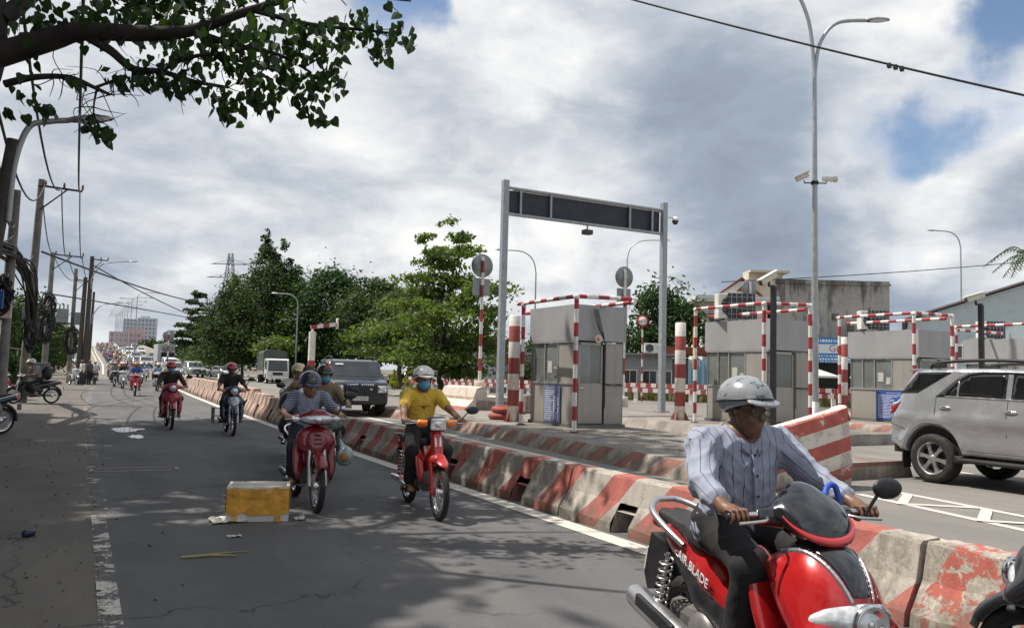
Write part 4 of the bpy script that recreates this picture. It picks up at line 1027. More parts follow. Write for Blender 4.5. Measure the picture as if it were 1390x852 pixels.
leaf_mid = mat_leaf('leaf_mid', (0.022, 0.040, 0.015), (0.052, 0.078, 0.024), .6, .25)
leaf_light = mat_leaf('leaf_light', (0.042, 0.066, 0.022), (0.098, 0.126, 0.040), .45, .36)
leaf_dark = mat_leaf('leaf_dark', (0.014, 0.034, 0.012), (0.036, 0.070, 0.020), .5, .25)
leaf_olive = mat_leaf('leaf_olive', (0.050, 0.052, 0.026), (0.105, 0.105, 0.045), .7, .2)
leaf_yellow = mat_leaf('leaf_yellow', (0.14, 0.16, 0.025), (0.25, 0.24, 0.04))
leaf_near = mat_leaf('leaf_near', (0.014, 0.030, 0.011), (0.036, 0.066, 0.018), .4, .22)
bark = M('bark', (0.075, 0.062, 0.052), .9, var=.3, scale=5, bump=.6, bscale=14)
bark_dark = M('bark_dark', (0.028, 0.022, 0.020), .9, var=.3, scale=5, bump=.6, bscale=18)
scatter('grass', 2600, lambda r: (lambda t: (28.3+(t*17)+r.uniform(.3, 4.5), 43.5-t*19+r.uniform(0.5, 5), 0))(r.rand()), .34, leaf_olive, 'rough grass growing behind the striped rails', 'grass', seed=3)
scatter('grass', 2600, lambda r: (lambda Y: (xp(max(84, Y))+r.uniform(-.2, 3.2) if Y > 80 else 14+r.uniform(0, 8), Y, 0))(r.uniform(112, 175)), .5, leaf_mid, 'rough grass along the foot of the bridge ramp', 'grass', seed=4)
scatter('grass', 3500, lambda r: (r.uniform(22, 40), r.uniform(78, 112), 0), .5, leaf_olive, 'grass beneath the roadside trees', 'grass', seed=6)
# ------------------------------------------------------------------ trees
def leaf_cloud(blobs, n, size, seed, clump=26, spread=.16, shell=.55, droop=0.0, flat=1.0, skirt=None):
    r = np.random.RandomState(seed); vol = np.array([b[3]*b[4]*b[5] for b in blobs])**(2/3.); vol /= vol.sum()
    nc = max(1, n//clump); bi = r.choice(len(blobs), nc, p=vol); Bc = np.array(blobs, float)[bi]
    d = r.normal(size=(nc, 3)); d /= np.linalg.norm(d, axis=1)[:, None]; d[:, 2] = np.where(d[:, 2] < -.55, -d[:, 2]*.6, d[:, 2])
    rad = np.clip((shell+(1-shell)*r.rand(nc)**.5)*(1+.16*r.normal(size=nc)), .1, 1.12)
    cc = Bc[:, :3]+d*rad[:, None]*Bc[:, 3:6]
    cs = spread*Bc[:, 3:6].mean(1)*r.uniform(.6, 1.5, nc)
    P = np.repeat(cc, clump, 0)+r.normal(size=(nc*clump, 3))*np.repeat(cs, clump)[:, None]*np.array([1, 1, flat])
    out = np.repeat(d, clump, 0); N = out*.7+r.normal(size=P.shape)*.75+np.array([0, 0, .55]); N /= np.linalg.norm(N, axis=1)[:, None]
    t = np.cross(N, r.normal(size=P.shape)); t /= np.linalg.norm(t, axis=1)[:, None]+1e-9; t[:, 2] -= droop; b = np.cross(N, t); b /= np.linalg.norm(b, axis=1)[:, None]+1e-9
    s = size*r.uniform(.6, 1.35, len(P))[:, None]
    V = np.stack([P-t*s*.55, P+b*s*.32-N*s*.06, P+t*s*.55, P-b*s*.32-N*s*.06], 1).reshape(-1, 3)
    F = np.arange(len(V)).reshape(-1, 4); tint = np.repeat(np.clip(np.repeat(r.rand(nc), clump)*.7+.3*r.rand(len(P)), 0, 1), 4)
    return V, F, tint, cc
def crown_obj(name, parent, V, F, tint, mat):
    me = np_mesh(name, V, F, [mat], None, False); at = me.attributes.new('tint', 'FLOAT', 'POINT'); at.data.foreach_set('value', tint.astype(np.float32))
    return link(name, me, parent)
def tree(name, lab, loc, trunk, blobs, n, size, mat, seed, group=None, tr=.22, nb=9, bk=None, **kw):
    t = thing(name, lab, 'tree', loc, 0, group); r = random.Random(seed)
    V, F, ti, cc = leaf_cloud(blobs, n, size, seed, **kw)
    top = max(b[2] for b in blobs)
    m = MB(); lean = (r.uniform(-.3, .3), r.uniform(-.3, .3))
    m.tube(spline([(0, 0, -.1), (lean[0]*.3, lean[1]*.3, trunk*.5), (lean[0], lean[1], trunk), (blobs[0][0]*.6+lean[0], blobs[0][1]*.6, lerp(trunk, top, .75))], 5), [tr*(1.25-.058*i) for i in range(16)], 10); tk = m.obj('trunk', bk or bark, t)
    m = MB()
    for i in range(nb):
        c = cc[r.randrange(len(cc))]; z0 = lerp(trunk*.75, top*.8, r.random()*.8); p0 = Vector((lean[0], lean[1], z0)); p1 = Vector(c)
        m.tube(spline([p0, p0.lerp(p1, .5)+Vector((0, 0, -.08*(p1-p0).length)), p1], 5), [lerp(tr*.42, .02, k/10) for k in range(11)], 6)
    m.obj('limb', bk or bark, t)
    crown_obj('crown', t, V, F, ti, mat); return t
def conifer_blobs(z0, z1, rb, n, seed=0, rt=.5, pw=1.9):
    r = random.Random(seed); out = []
    for i in range(n):
        q = i/(n-1); z = lerp(z0, z1, q); rad = lerp(rb, rt, q**pw)*(.85+.3*r.random()); out.append((r.uniform(-.12, .12)*rb, r.uniform(-.12, .12)*rb, z, rad, rad, (z1-z0)/n*1.25))
    return out
G = 'trees beyond the road'
# the tall cone: two leaders and a broad skirt
tree('cone_tree', 'tallest cone shaped dark green tree with twin tips behind the white truck', (18.0, 92, 0), 3.0, conifer_blobs(2.6, 15.0, 5.0, 11, 1, .35)+[(-.3, .4, 15.4, .5, .5, 1.7), (1.5, -.3, 14.0, .55, .55, 2.2)], 36000, .27, leaf_mid, 21, G, .35, spread=.13, shell=.7)
tree('cone_tree', 'broad mid green tree joined to the left side of the tallest cone tree', (14.9, 94, 0), 2.6, conifer_blobs(2.6, 10.4, 4.0, 8, 2, .7), 20000, .27, leaf_mid, 22, G, .3, spread=.14, shell=.7)
tree('cone_tree', 'dark tree joined to the right side of the tallest cone tree', (20.6, 91.0, 0), 2.6, conifer_blobs(2.4, 12.6, 3.6, 9, 3, .5), 22000, .27, leaf_dark, 23, G, .3, spread=.18, shell=.6)
# layered dark conifer with the drooping tiers
rr = random.Random(5); bl = []
for i in range(9):
    z = 2.0+i*1.15; z *= 1.18; rad = lerp(5.6, 1.4, (i/8)**1.1)
    for k in range(5 if i < 6 else 3): a = rr.uniform(0, 6.28); bl.append((math.cos(a)*rad*.62, math.sin(a)*rad*.62, z, rad*.56, rad*.56, .60))
tree('layered_tree', 'dark tiered evergreen with drooping boughs left of the tallest cone tree', (17.2, 146, 0), 1.5, bl, 20000, .40, leaf_dark, 24, G, .3, spread=.2, shell=.3, flat=.45, droop=.3)
tree('broad_tree', 'broad dark tree with rounded top right of the tallest cone tree', (23.6, 86, 0), 3.0, [(0, 0, 8.8, 3.8, 3.8, 2.8), (-2.0, .5, 5.8, 3.2, 3.2, 2.8), (2.2, 0, 5.4, 3.0, 3.0, 2.6), (0, 0, 10.6, 2.0, 2.0, 1.4), (0, -1, 3.6, 3, 3, 1.8)], 16000, .34, leaf_dark, 25, G, .26, spread=.22, shell=.45)
tree('broad_tree', 'mid green spreading tree behind the dark car roof', (25.6, 78, 0), 3.0, [(0, 0, 3.8, 3.4, 3.4, 1.4), (0, 0, 7.8, 3.4, 3.4, 1.4), (-1.4, .5, 6.0, 2.8, 2.8, 1.0), (1.6, 0, 5.6, 2.6, 2.6, 1.0), (0.4, 0, 9.6, 2.0, 2.0, .9), (2.4, 0, 8.2, 2.2, 2.2, 1.0)], 15000, .33, leaf_mid, 26, G, .24, spread=.22, shell=.35, flat=.6)
tree('broad_tree', 'mid green tree standing left of the light green tree', (24.2, 66, 0), 2.6, [(0, 0, 3.4, 2.6, 2.6, 1.2), (0, 0, 6.3, 3.0, 3.0, 1.2), (1.3, .5, 7.7, 2.2, 2.2, .9), (-1.6, 0, 5.0, 2.0, 2.0, .9), (.6, 0, 4.8, 2.6, 2.6, 1.0)], 13000, .30, leaf_mid, 27, G, .22, spread=.22, shell=.35, flat=.6)
for i, (x, y, h, s) in enumerate(((28, 108, 7.5, 3.6), (34, 104, 7.0, 3.8), (40, 100, 6.5, 4), (47, 96, 6.2, 4), (20.5, 120, 6.5, 3.6), (54, 92, 6.0, 4))):
    tree('broad_tree', 'distant rounded tree in the dark row behind the side road, %s from the left' % ['second', 'third', 'fourth', 'fifth', 'first', 'sixth'][i], (x, y, 0), 2.2, [(0, 0, h*.6, s, s, h*.36), (s*.5, 0, h*.5, s*.7, s*.7, h*.26)], 3600, .5, leaf_dark, 40+i, G, .2, 5, spread=.2, shell=.5)
# the light green tree with flat sprays
rr = random.Random(9); bl = []
for (z, rad, k) in ((1.9, 3.6, 6), (2.7, 4.6, 8), (3.8, 4.9, 9), (5.0, 4.2, 7), (6.2, 3.6, 6), (7.4, 3.0, 6), (8.6, 2.4, 5), (9.6, 1.7, 4), (10.3, 1.0, 2)):
    for q in range(k): a = 6.28*(q+rr.random()*.8)/k; f = rr.uniform(.25, 1.0); bl.append((math.cos(a)*rad*f, math.sin(a)*rad*f, z+rr.uniform(-.9, .9), rad*rr.uniform(.22, .42)+.2, rad*rr.uniform(.22, .42)+.2, rr.uniform(.3, .6)))
tree('almond_tree', 'light green sunlit tree of layered sprays behind the round sign post', (19.9, 46.6, 0), 1.6, bl, 19000, .27, leaf_light, 28, None, .2, 30, spread=.30, shell=.2, flat=.45, droop=.1)
tree('dense_tree', 'dense dark green tree behind the gantry and the limit sign', (40.3, 50.2, 0), 2.0, [(0, 0, 5.0, 3.0, 3.0, 3.0), (-1.0, 0, 7.0, 1.7, 1.7, 1.6), (1.4, 0, 5.6, 1.6, 1.6, 1.8), (-1.8, 0, 3.4, 2.2, 2.2, 2)], 8000, .32, leaf_dark, 29, None, .2, spread=.2, shell=.55)
tree('small_tree', 'small bright green sapling at the foot of the tallest cone tree', (16.9, 82, 0), 1.5, [(0, 0, 3.4, 1.9, 1.9, 1.1), (.6, 0, 2.6, 1.5, 1.5, .8)], 1800, .34, leaf_light, 30, None, .09, 6, spread=.3, shell=.2, flat=.5)
tree('small_tree', 'sapling growing before the grey office beside the striped rail', (28.6, 52.0, 0), .5, [(0, 0, 1.5, .9, .9, .8), (.3, 0, 2.3, .6, .6, .5), (-.5, 0, .8, .8, .8, .5)], 900, .24, leaf_mid, 31, None, .05, 5, spread=.3, shell=.2)
for i, (x, y, s) in enumerate(((21.8, 60.5, .9), (22.9, 59.9, 1.1), (24.0, 59.2, 1.35), (20.9, 61.5, .75))):
    tree('clipped_shrub', 'clipped conical yellow green shrub beside the dark car, %s of the row' % ['second', 'third', 'rightmost', 'leftmost'][i], (x, y, 0), .1, [(0, 0, .45*s, .50*s, .50*s, .45*s), (0, 0, 1.0*s, .33*s, .33*s, .4*s), (0, 0, 1.45*s, .17*s, .17*s, .3*s)], 900, .14, leaf_yellow, 50+i, 'clipped shrubs beside the dark car', .05, 2, spread=.14, shell=.8)
for i, (x, y, s) in enumerate(((14.6, 125, 1.3), (15.6, 121, 1.1), (15.2, 133, 1.5), (16.4, 117, .9))):
    tree('banana_plant', 'low leafy plant beside the bridge guard rail, %s from the road' % ['second', 'third', 'farthest', 'nearest'][i], (x, y, 0), .3, [(0, 0, 1.2*s, 1.4*s, 1.4*s, .8*s)], 500, .55, leaf_light if i % 2 else leaf_mid, 60+i, 'plants beside the ramp', .06, 2, spread=.3, shell=.2)
# trees left behind the utility poles
for i, (x, y, h, s, mt, lab) in enumerate(((-6.5, 66, 6.2, 2.7, leaf_mid, 'leafy roadside tree behind the bundled cables, nearest of the left row'), (-5.4, 84, 7.6, 2.9, leaf_dark, 'dark roadside tree behind the tall crossarm pole'), (-4.6, 104, 7.4, 2.9, leaf_mid, 'mid green roadside tree left of the transformer pole'), (-2.9, 120, 6.2, 2.4, leaf_light, 'light green roadside tree below the transformer'), (-10, 80, 7.2, 3, leaf_dark, 'dark tree at the left picture edge behind the shop signs'))):
    tree('roadside_tree', lab, (x, y, 0), 1.6, [(0, 0, h*.55, s, s, h*.33), (s*.4, 0, h*.75, s*.6, s*.6, h*.2), (-s*.4, .2, h*.34, s*.9, s*.9, h*.28), (s*.2, -.4, h*.3, s*.8, s*.8, h*.25)], 8500, .32, mt, 70+i, 'roadside trees along the left pavement', .18, spread=.22, shell=.4)
# tall trees standing on the pavement, crowns above the picture: they throw the shade over the near road
for i, (x, y, cx, cz, s) in enumerate(((-5.0, 19.5, 2.6, 15.0, 5.2), (-7.3, 10.9, .0, 12.8, 2.7), (-4.6, 26.0, 1.2, 16.0, 4.0), (-7.2, 7.9, .6, 12.0, 1.8))):
    tree('shade_tree', 'tall shade tree on the left pavement with its crown above the picture, %s' % ['second', 'third', 'farthest', 'nearest'][i], (x, y, 0), cz-3, [(cx, 0, cz, s, s*.9, 2.6), (cx+s*.4, .8, cz+1.4, s*.7, s*.7, 2), (cx-s*.5, -.6, cz+.8, s*.7, s*.7, 2.2)], 12000, .50, leaf_dark, 80+i, 'tall shade trees on the left pavement', .32, spread=.2, shell=.15)
for i, (x, y, s) in enumerate(((-3.0, 37.5, 1.0), (-2.75, 41.0, .8), (-3.9, 36.0, 1.2))):
    tree('shrub', 'dark pavement shrub behind the parked motorbikes, %s from the road' % ['second', 'nearest', 'farthest'][i], (x, y, 0), .2, [(0, 0, .8*s, .8*s, .8*s, .75*s), (.3, 0, 1.5*s, .5*s, .5*s, .5*s)], 1500, .2, leaf_dark, 110+i, 'shrubs on the left pavement', .05, 3, spread=.2, shell=.5)
# coconut palm
pa = thing('palm_tree', 'palm with hanging fronds at the right picture edge above the shed', 'palm', (68.5, 38.2, 0))
m = MB(); m.tube(spline([(0, 0, 0), (.2, 0, 5), (-.1, 0, 9.8), (-.3, 0, 12.0)], 6), [.24-.006*i for i in range(19)], 10); m.obj('trunk', bark, pa)
rp = random.Random(4)
for i in range(17):
    a = 6.28*i/17+rp.uniform(-.2, .2); L = rp.uniform(2.6, 3.5); up = rp.uniform(-.2, 1.1); m = MB()
    pts = spline([(-.3, 0, 12.0), (-.3+math.cos(a)*L*.45, math.sin(a)*L*.45, 12.0+up), (-.3+math.cos(a)*L, math.sin(a)*L, 12.0+up-1.3)], 8); m.tube(pts, .03, 5)
    for k in range(2, 17):
        p = pts[k]; d = (pts[min(k+1, 16)]-pts[k-1]).normalized(); s = d.cross(Vector((0, 0, 1))).normalized(); l = .75*math.sin(k/17*2.9+.15)
        for sg in (-1, 1):
            q = p+s*sg*l*.8+d*l*.35-Vector((0, 0, l*.5)); m.add([p, p+d*.10, q], [(0, 1, 2)])
    m.obj('frond', leaf_mid, pa)
# ------------------------------------------------------------------ the near tree overhead
nt_ = thing('overhanging_tree', 'near tree reaching its dark leafy bough over the road at top left', 'tree', (-2.6, 10.2, 0))
O = Vector((-2.6, 10.2, 0))
def W2(p): return Vector(p)-O
m = MB(); m.tube(spline([W2((-2.9, 10.3, -.1)), W2((-2.45, 10.0, 2.0)), W2((-1.55, 9.6, 3.5)), W2((-1.10, 9.36, 4.15)), W2((-.98, 9.27, 4.9)), W2((-1.2, 9.2, 6.4)), W2((-1.4, 9.0, 8.0))], 6), [.34-.0075*i for i in range(37)], 12); m.obj('trunk', bark_dark, nt_)
tips = []
def bough(pts, r0, r1, n=6):
    P = spline(pts, n); tips.extend([(p, 1) for p in P[len(P)//3:]]); return P, [lerp(r0, r1, i/(len(P)-1)) for i in range(len(P))]
m = MB()
main = [(-1.05, 9.32, 4.45), (-.45, 9.1, 4.72), (-.17, 8.91, 4.80), (.35, 8.65, 4.80), (.78, 8.42, 4.84), (1.3, 8.1, 5.05), (1.9, 7.8, 5.25), (2.7, 7.4, 5.2)]
for pts, a, b in ((main, .135, .008),
    ([(-.1, 8.9, 4.75), (.10, 8.80, 4.62), (.30, 8.7, 4.45), (.55, 8.55, 4.42), (.85, 8.4, 4.33), (1.15, 8.3, 4.30)], .05, .014),
    ([(.55, 8.55, 4.44), (.75, 8.45, 4.56), (1.0, 8.3, 4.60), (1.3, 8.15, 4.52)], .03, .01),
    ([(-.80, 9.25, 4.25), (-.55, 9.1, 4.32), (-.25, 8.95, 4.33), (-.02, 8.85, 4.24), (.12, 8.8, 4.18)], .04, .012),
    ([(-.02, 8.85, 4.24), (.10, 8.8, 4.30), (.28, 8.7, 4.36)], .018, .008),
    ([(.0, 8.86, 4.26), (-.02, 8.86, 4.05), (.0, 8.84, 3.9)], .012, .005),
    ([(.78, 8.42, 4.84), (1.2, 8.2, 4.7), (1.55, 8.0, 4.62), (1.85, 7.85, 4.45)], .04, .01),
    ([(1.3, 8.1, 5.05), (1.8, 7.9, 4.95), (2.25, 7.6, 4.88), (2.6, 7.45, 4.86)], .03, .01),
    ([(-.86, 9.25, 4.9), (-.3, 9.4, 5.6), (.8, 9.3, 6.2), (1.9, 9.0, 6.6)], .09, .006),
    ([(-1.0, 9.2, 5.5), (-.4, 8.3, 6.2), (.6, 7.2, 6.6), (1.6, 6.4, 6.7)], .08, .006),
    ([(-1.2, 9.2, 6.4), (-.6, 10.2, 7.2), (.4, 11.2, 7.6), (1.2, 12.2, 7.6)], .08, .02),
    ([(-1.2, 9.2, 6.4), (-2.0, 8.2, 7.4), (-2.6, 7.0, 8.0)], .08, .02), ([(-1.3, 9.1, 7.2), (-2.2, 10.4, 8.2), (-3, 11.6, 8.4)], .08, .02)):
    P, R = bough([W2(p) for p in pts], a, b); m.tube(P, R, 8)
m.obj('bough', bark_dark, nt_)
rt = random.Random(12); m = MB()
for i in range(170):      # bare twigs
    p, _ = tips[rt.randrange(len(tips))]; d = Vector((rt.uniform(-1, 1), rt.uniform(-1, 1), rt.uniform(-1, .5))).normalized(); L = rt.uniform(.12, .42); q = p+d*L
    mid = p.lerp(q, .5)+Vector((rt.uniform(-.10, .10), rt.uniform(-.10, .10), rt.uniform(-.10, .05))); m.tube(spline([p, mid, q], 3), [.007, .006, .005, .005, .004, .003, .002], 4, cap=False)
m.obj('twig', bark_dark, nt_)['kind'] = 'stuff'
# heart shaped leaves hang in clusters where the photograph shows them
LV = [(0, -.05, 0), (.30, -.12, .02), (.50, .12, .05), (.44, .42, .03), (.22, .78, -.02), (0, 1.08, -.07), (-.22, .78, -.02), (-.44, .42, .03), (-.50, .12, .05), (-.30, -.12, .02), (0, .35, -.03)]
LF = [(10, i, i+1) for i in range(0, 9)]+[(10, 9, 0)]
leaf_me = np_mesh('leaf', np.array(LV), LF, [leaf_near], None, True)
clusters = [((.25, 8.7, 4.36), .16, .11, 26), ((.42, 8.62, 4.42), .14, .13, 24), ((.58, 8.55, 4.30), .16, .10, 26), ((.80, 8.45, 4.28), .14, .08, 14),
    ((1.08, 8.32, 4.18), .14, .13, 28), ((1.16, 8.28, 4.02), .09, .09, 10), ((1.30, 8.18, 4.30), .16, .14, 34), ((1.42, 8.1, 4.12), .12, .12, 24), ((1.55, 8.0, 4.45), .22, .16, 40), ((1.75, 7.92, 4.24), .14, .14, 30),
    ((1.90, 7.85, 4.38), .15, .14, 30), ((1.86, 7.86, 4.10), .10, .10, 16), ((1.95, 7.8, 3.98), .06, .07, 9), ((2.05, 7.75, 4.55), .12, .10, 16), ((2.1, 7.7, 4.36), .08, .08, 9), ((1.35, 8.1, 4.75), .28, .12, 46), ((.95, 8.3, 4.72), .22, .12, 34), ((.7, 8.5, 4.68), .2, .1, 24),
    ((1.7, 7.95, 4.78), .26, .14, 44), ((2.05, 7.75, 4.86), .22, .12, 30), ((2.35, 7.6, 4.90), .18, .10, 22), ((2.42, 7.55, 4.68), .10, .08, 10), ((2.62, 7.45, 4.86), .12, .09, 13), ((2.55, 7.48, 4.72), .07, .06, 6), ((2.72, 7.4, 4.80), .05, .05, 3),
    ((-.62, 9.15, 4.12), .08, .12, 10), ((-.75, 9.2, 3.98), .05, .06, 5), ((-.42, 9.05, 4.02), .10, .06, 12), ((-.18, 8.95, 4.30), .05, .04, 3), ((.0, 8.84, 3.86), .10, .08, 20), ((.10, 8.8, 3.78), .07, .06, 10), ((-.60, 9.15, 4.3), .06, .05, 4),
    ((-.4, 9.1, 4.95), .34, .13, 46), ((1.55, 8.0, 4.62), .30, .2, 60), ((1.15, 8.2, 4.60), .26, .2, 50), ((1.9, 7.8, 4.62), .2, .2, 40), ((.75, 8.45, 4.52), .18, .12, 24), ((1.4, 8.05, 4.95), .5, .1, 50), ((.4, 8.7, 5.0), .5, .1, 44), ((2.2, 7.65, 5.0), .3, .1, 30), ((-.65, 9.2, 4.65), .2, .1, 20), ((-.4, 9.1, 4.92), .3, .10, 28), ((.1, 8.85, 4.95), .28, .10, 30), ((.5, 8.6, 4.98), .25, .08, 26), ((-.7, 9.3, 4.8), .18, .10, 14)]
rl = random.Random(31); leaves = []
for c, sh, sv, n in clusters:
    for i in range(n):
        p = W2(c)+Vector((rl.gauss(0, sh*.6), rl.gauss(0, sh*.8), rl.gauss(0, sv*.6)))
        d = Vector((rl.gauss(0, .5), rl.gauss(0, .5), -1.0)).normalized(); x = d.cross(Vector((rl.gauss(0, 1), rl.gauss(0, 1), rl.gauss(0, .3)))).normalized(); z = x.cross(d)
        s = rl.uniform(.058, .112); leaves.append((p, x, d, z, s))
rl.shuffle(leaves); leaves.sort(key=lambda q: -q[4]+.0001*(q[0].z))
for (p, x, d, z, s) in leaves[:300]:
    o = link('leaf', leaf_me, nt_); o.matrix_local = Matrix(((x.x*s, d.x*s, z.x*s, p.x), (x.y*s, d.y*s, z.y*s, p.y), (x.z*s, d.z*s, z.z*s, p.z), (0, 0, 0, 1)))
m = MB()
for (p, x, d, z, s) in leaves[300:]: m.add([p+(x*v[0]+d*v[1]+z*v[2])*s for v in LV], LF, 0, True)
me = m.mesh('foliage', [leaf_near], fix=False); at = me.attributes.new('tint', 'FLOAT', 'POINT'); at.data.foreach_set('value', np.repeat(NR.rand(len(leaves)-300), len(LV)).astype(np.float32)); o = link('foliage', me, nt_); o['kind'] = 'stuff'
V, F, ti, cc = leaf_cloud([(2.2, 2.0, 7.6, 1.9, 1.9, .9), (-.6, -.2, 8.6, 2.0, 2.0, 1.2), (-1.4, -2.4, 8.0, 2.0, 2.0, 1.2), (4.3, .8, 7.4, 1.3, 1.3, .7), (3.4, 2.8, 7.2, 1.5, 1.5, .8)], 8000, .17, 33, spread=.2, shell=.1)
o = crown_obj('crown', nt_, V, F, ti, leaf_near)
# ------------------------------------------------------------------ buildings on the right
def bld_frame(x, y): return (x, y, 0), -YAW
old_wall = newmat('old_render'); 
def _old():
    m, nt, b = old_wall; g = nt.nodes.new('ShaderNodeNewGeometry'); v = g.outputs['Position']
    mp = nt.nodes.new('ShaderNodeMapping'); nt.links.new(v, mp.inputs[0]); mp.inputs['Scale'].default_value = (1.3, 1.3, .22)
    st = _noise(nt, mp.outputs[0], 1.4, 9, .72, .3); n = _noise(nt, v, .7, 6, .6); n2 = _noise(nt, v, 7, 6, .65)
    sp = nt.nodes.new('ShaderNodeSeparateXYZ'); nt.links.new(v, sp.inputs[0])
    top = _rng(nt, sp.outputs[2], 7.8, 9.9, 0, .16)
    c = _mixcol(nt, _rng(nt, n, .3, .7), (.33, .31, .285), (.43, .41, .38))
    c = _mixcol(nt, _rng(nt, _math(nt, 'ADD', st, top), .50, .70, 0, .85), c, (.07, .066, .062))
    c = _mixcol(nt, _rng(nt, n2, .55, .75, 0, .4), c, (.12, .115, .10))
    nt.links.new(c, b.inputs['Base Color']); b.inputs['Roughness'].default_value = .92; _bump(nt, n2, .3, .03, b)
_old(); old_mat = old_wall[0]
cream = M('cream_wall', (.62, .56, .44), .8, var=.06, dirt=(.35, .3, .22), dirt_amt=.3); whitew = M('white_wall', (.68, .67, .64), .8, var=.05, dirt=(.4, .38, .34), dirt_amt=.3)
rooftile = M('roof_tile', (.22, .065, .045), .8, var=.2, scale=12); greyw = M('grey_wall', (.30, .31, .32), .8, var=.08, scale=2, dirt=(.18, .17, .16), dirt_amt=.35)
pale_blue = M('pale_blue_sheet', (.52, .60, .63), .55, var=.05, scale=1.5, dirt=(.36, .38, .38), dirt_amt=.3)
tin = M('tin_roof', (.24, .20, .19), .6, .3, var=.15)
def window(parent, x, z, w, h, y=-.02, frame=None, bars=2, pane=None):
    m = MB(); t = .06
    m.box((x, y-.02, z+h/2), (w+2*t, .08, t)); m.box((x, y-.02, z-h/2), (w+2*t, .10, t))
    for s in (-1, 1): m.box((x+s*(w/2+t/2), y-.02, z), (t, .078, h-t))
    for k in range(1, bars): m.box((x-w/2+w*k/bars, y-.015, z), (.04, .06, h-t))
    wn = m.obj('window', frame or white_paint, parent)
    m = MB(); m.box((x, y, z), (w, .03, h)); m.obj('pane', pane or glass_dark, wn); return wn
ob = thing('concrete_building', 'old stained grey concrete building with flat roof behind the second and third booths', 'building', *bld_frame(49.7, 47.85))
m = MB(); m.box((4.6, 5, 4.7), (9.15, 10, 9.4)); m.obj('wall', old_mat, ob)
m = MB(); m.box((4.6, 5, 9.46), (9.35, 10.2, .12)); m.box((4.6, .06, 9.62), (9.2, .14, .25)); m.obj('parapet', old_mat, ob)
window(ob, 2.9, 6.1, .85, 1.5); window(ob, 2.9, 6.1, .01, .01) if 0 else None
for x, z in ((4.75, 6.75), (6.0, 5.85)):
    m = MB(); m.box((x, -.02, z), (.55, .10, .5)); v = m.obj('vent', dark_steel, ob)
    m = MB()
    for q in range(4): m.box((x, -.08, z-.18+.12*q), (.5, .03, .03))
    m.obj('slat', old_mat, v)
m = MB(); m.tube([(6.2, -.05, 3), (6.6, -.05, 6.4), (7.6, -.05, 7.6)], .03, 6); m.obj('pipe', dark_steel, ob)
m = MB(); m.box((4.4, -.05, 1.55), (7.6, .15, 3.05)); m.obj('shopfront_shade', M('shop_shade', (.02, .018, .017), .8, var=.3), ob)  # dark panel paints the shade inside the open shopfront
a_ = ac_unit((0, 0, 0), 0, 'white air conditioner with dark grid on the second booth roof', 1.25); a_.location = (17.25, 18.3, 3.30); a_.rotation_euler = (0, 0, -YAW*.9); cage(a_, 1.25)
a_ = ac_unit((0, 0, 0), 0, 'white air conditioner with dark grid on the third booth roof', 1.05); a_.location = (23.65, 18.5, 3.30); a_.rotation_euler = (0, 0, -YAW*.9); cage(a_, 1.05)
a_ = ac_unit((0, 0, 0), 0, 'white air conditioner behind a dark grid on the farthest booth roof', 1.05); a_.location = (30.4, 18.6, 3.30); a_.rotation_euler = (0, 0, -YAW*.9); cage(a_, 1.05)
# shop banner
sb = thing('shop_banner', 'bright blue shop banner with white lettering between second and third booths', 'banner', (51.2, 45.9, 0), -YAW)
m = MB(); m.box((2.5, 0, 4.0), (5.2, .08, 2.0)); m.obj('panel', M('banner_blue', (.012, .20, .50), .4, var=.12, scale=1.5), sb)
m = MB(); m.box((2.2, -.05, 4.12), (3.6, .02, .72)); m.obj('white_band', M('banner_white', (.66, .70, .74), .4, var=.08), sb)
text_obj('lettering', 'Green', .80, M('banner_text', (.35, .14, .22), .5), sb, (2.6, -.068, 4.12), (1, 0, 0), (0, 0, 1))
_r = random.Random(8); m = MB()
for z, hh in ((4.74, .22), (3.55, .10), (3.30, .16), (3.10, .06)):
    x = .5
    while x < 4.6: w_ = _r.uniform(.06, .22); m.box((x+w_/2, -.05, z), (w_, .02, hh)); x += w_+_r.uniform(.04, .12)
m.obj('fine_print', print_white, sb)['kind'] = 'stuff'
def parasol(x, y, lab, s=1.5):
    t = thing('parasol', lab, 'parasol', (x, y, 0)); m = MB(); m.bar((0, 0, 0), (0, 0, 2.35), .025); m.obj('pole', dark_steel, t)
    m = MB(); k = 8
    for i in range(k):
        a, b = 6.28*i/k, 6.28*(i+1)/k; m.add([(0, 0, 2.45), (s*math.cos(a), s*math.sin(a), 1.95), (s*math.cos(b), s*math.sin(b), 1.95), (s*math.cos(a), s*math.sin(a), 1.80), (s*math.cos(b), s*math.sin(b), 1.80)], [(0, 1, 2), (1, 3, 4, 2)])
    m.obj('canopy', M('canvas_white', (.74, .73, .70), .8, var=.06), t)
parasol(49.6, 43.6, 'white parasol before the shop, left of the lamp post'); parasol(53.3, 41.8, 'white parasol before the shop, right of the lamp post'); 
for i, (x, y) in enumerate(((52.6, 42.6), (53.5, 42.2))):
    t = thing('plastic_chair', 'red plastic chair under the white parasol, %s' % ['left one', 'right one'][i], 'chair', (x, y, 0), -.6, 'red plastic chairs'); rc = M('red_plastic', (.42, .05, .04), .4)
    m = MB(); m.box((0, 0, .44), (.42, .42, .03)); m.obj('seat', rc, t)
    m = MB(); m.box((0, .2, .68), (.42, .03, .42)); m.obj('backrest', rc, t)
    for sx in (-1, 1):
        for sy in (-1, 1): m = MB(); m.bar((sx*.18, sy*.18, 0), (sx*.17, sy*.17, .43), .02, 6); m.obj('leg', rc, t)
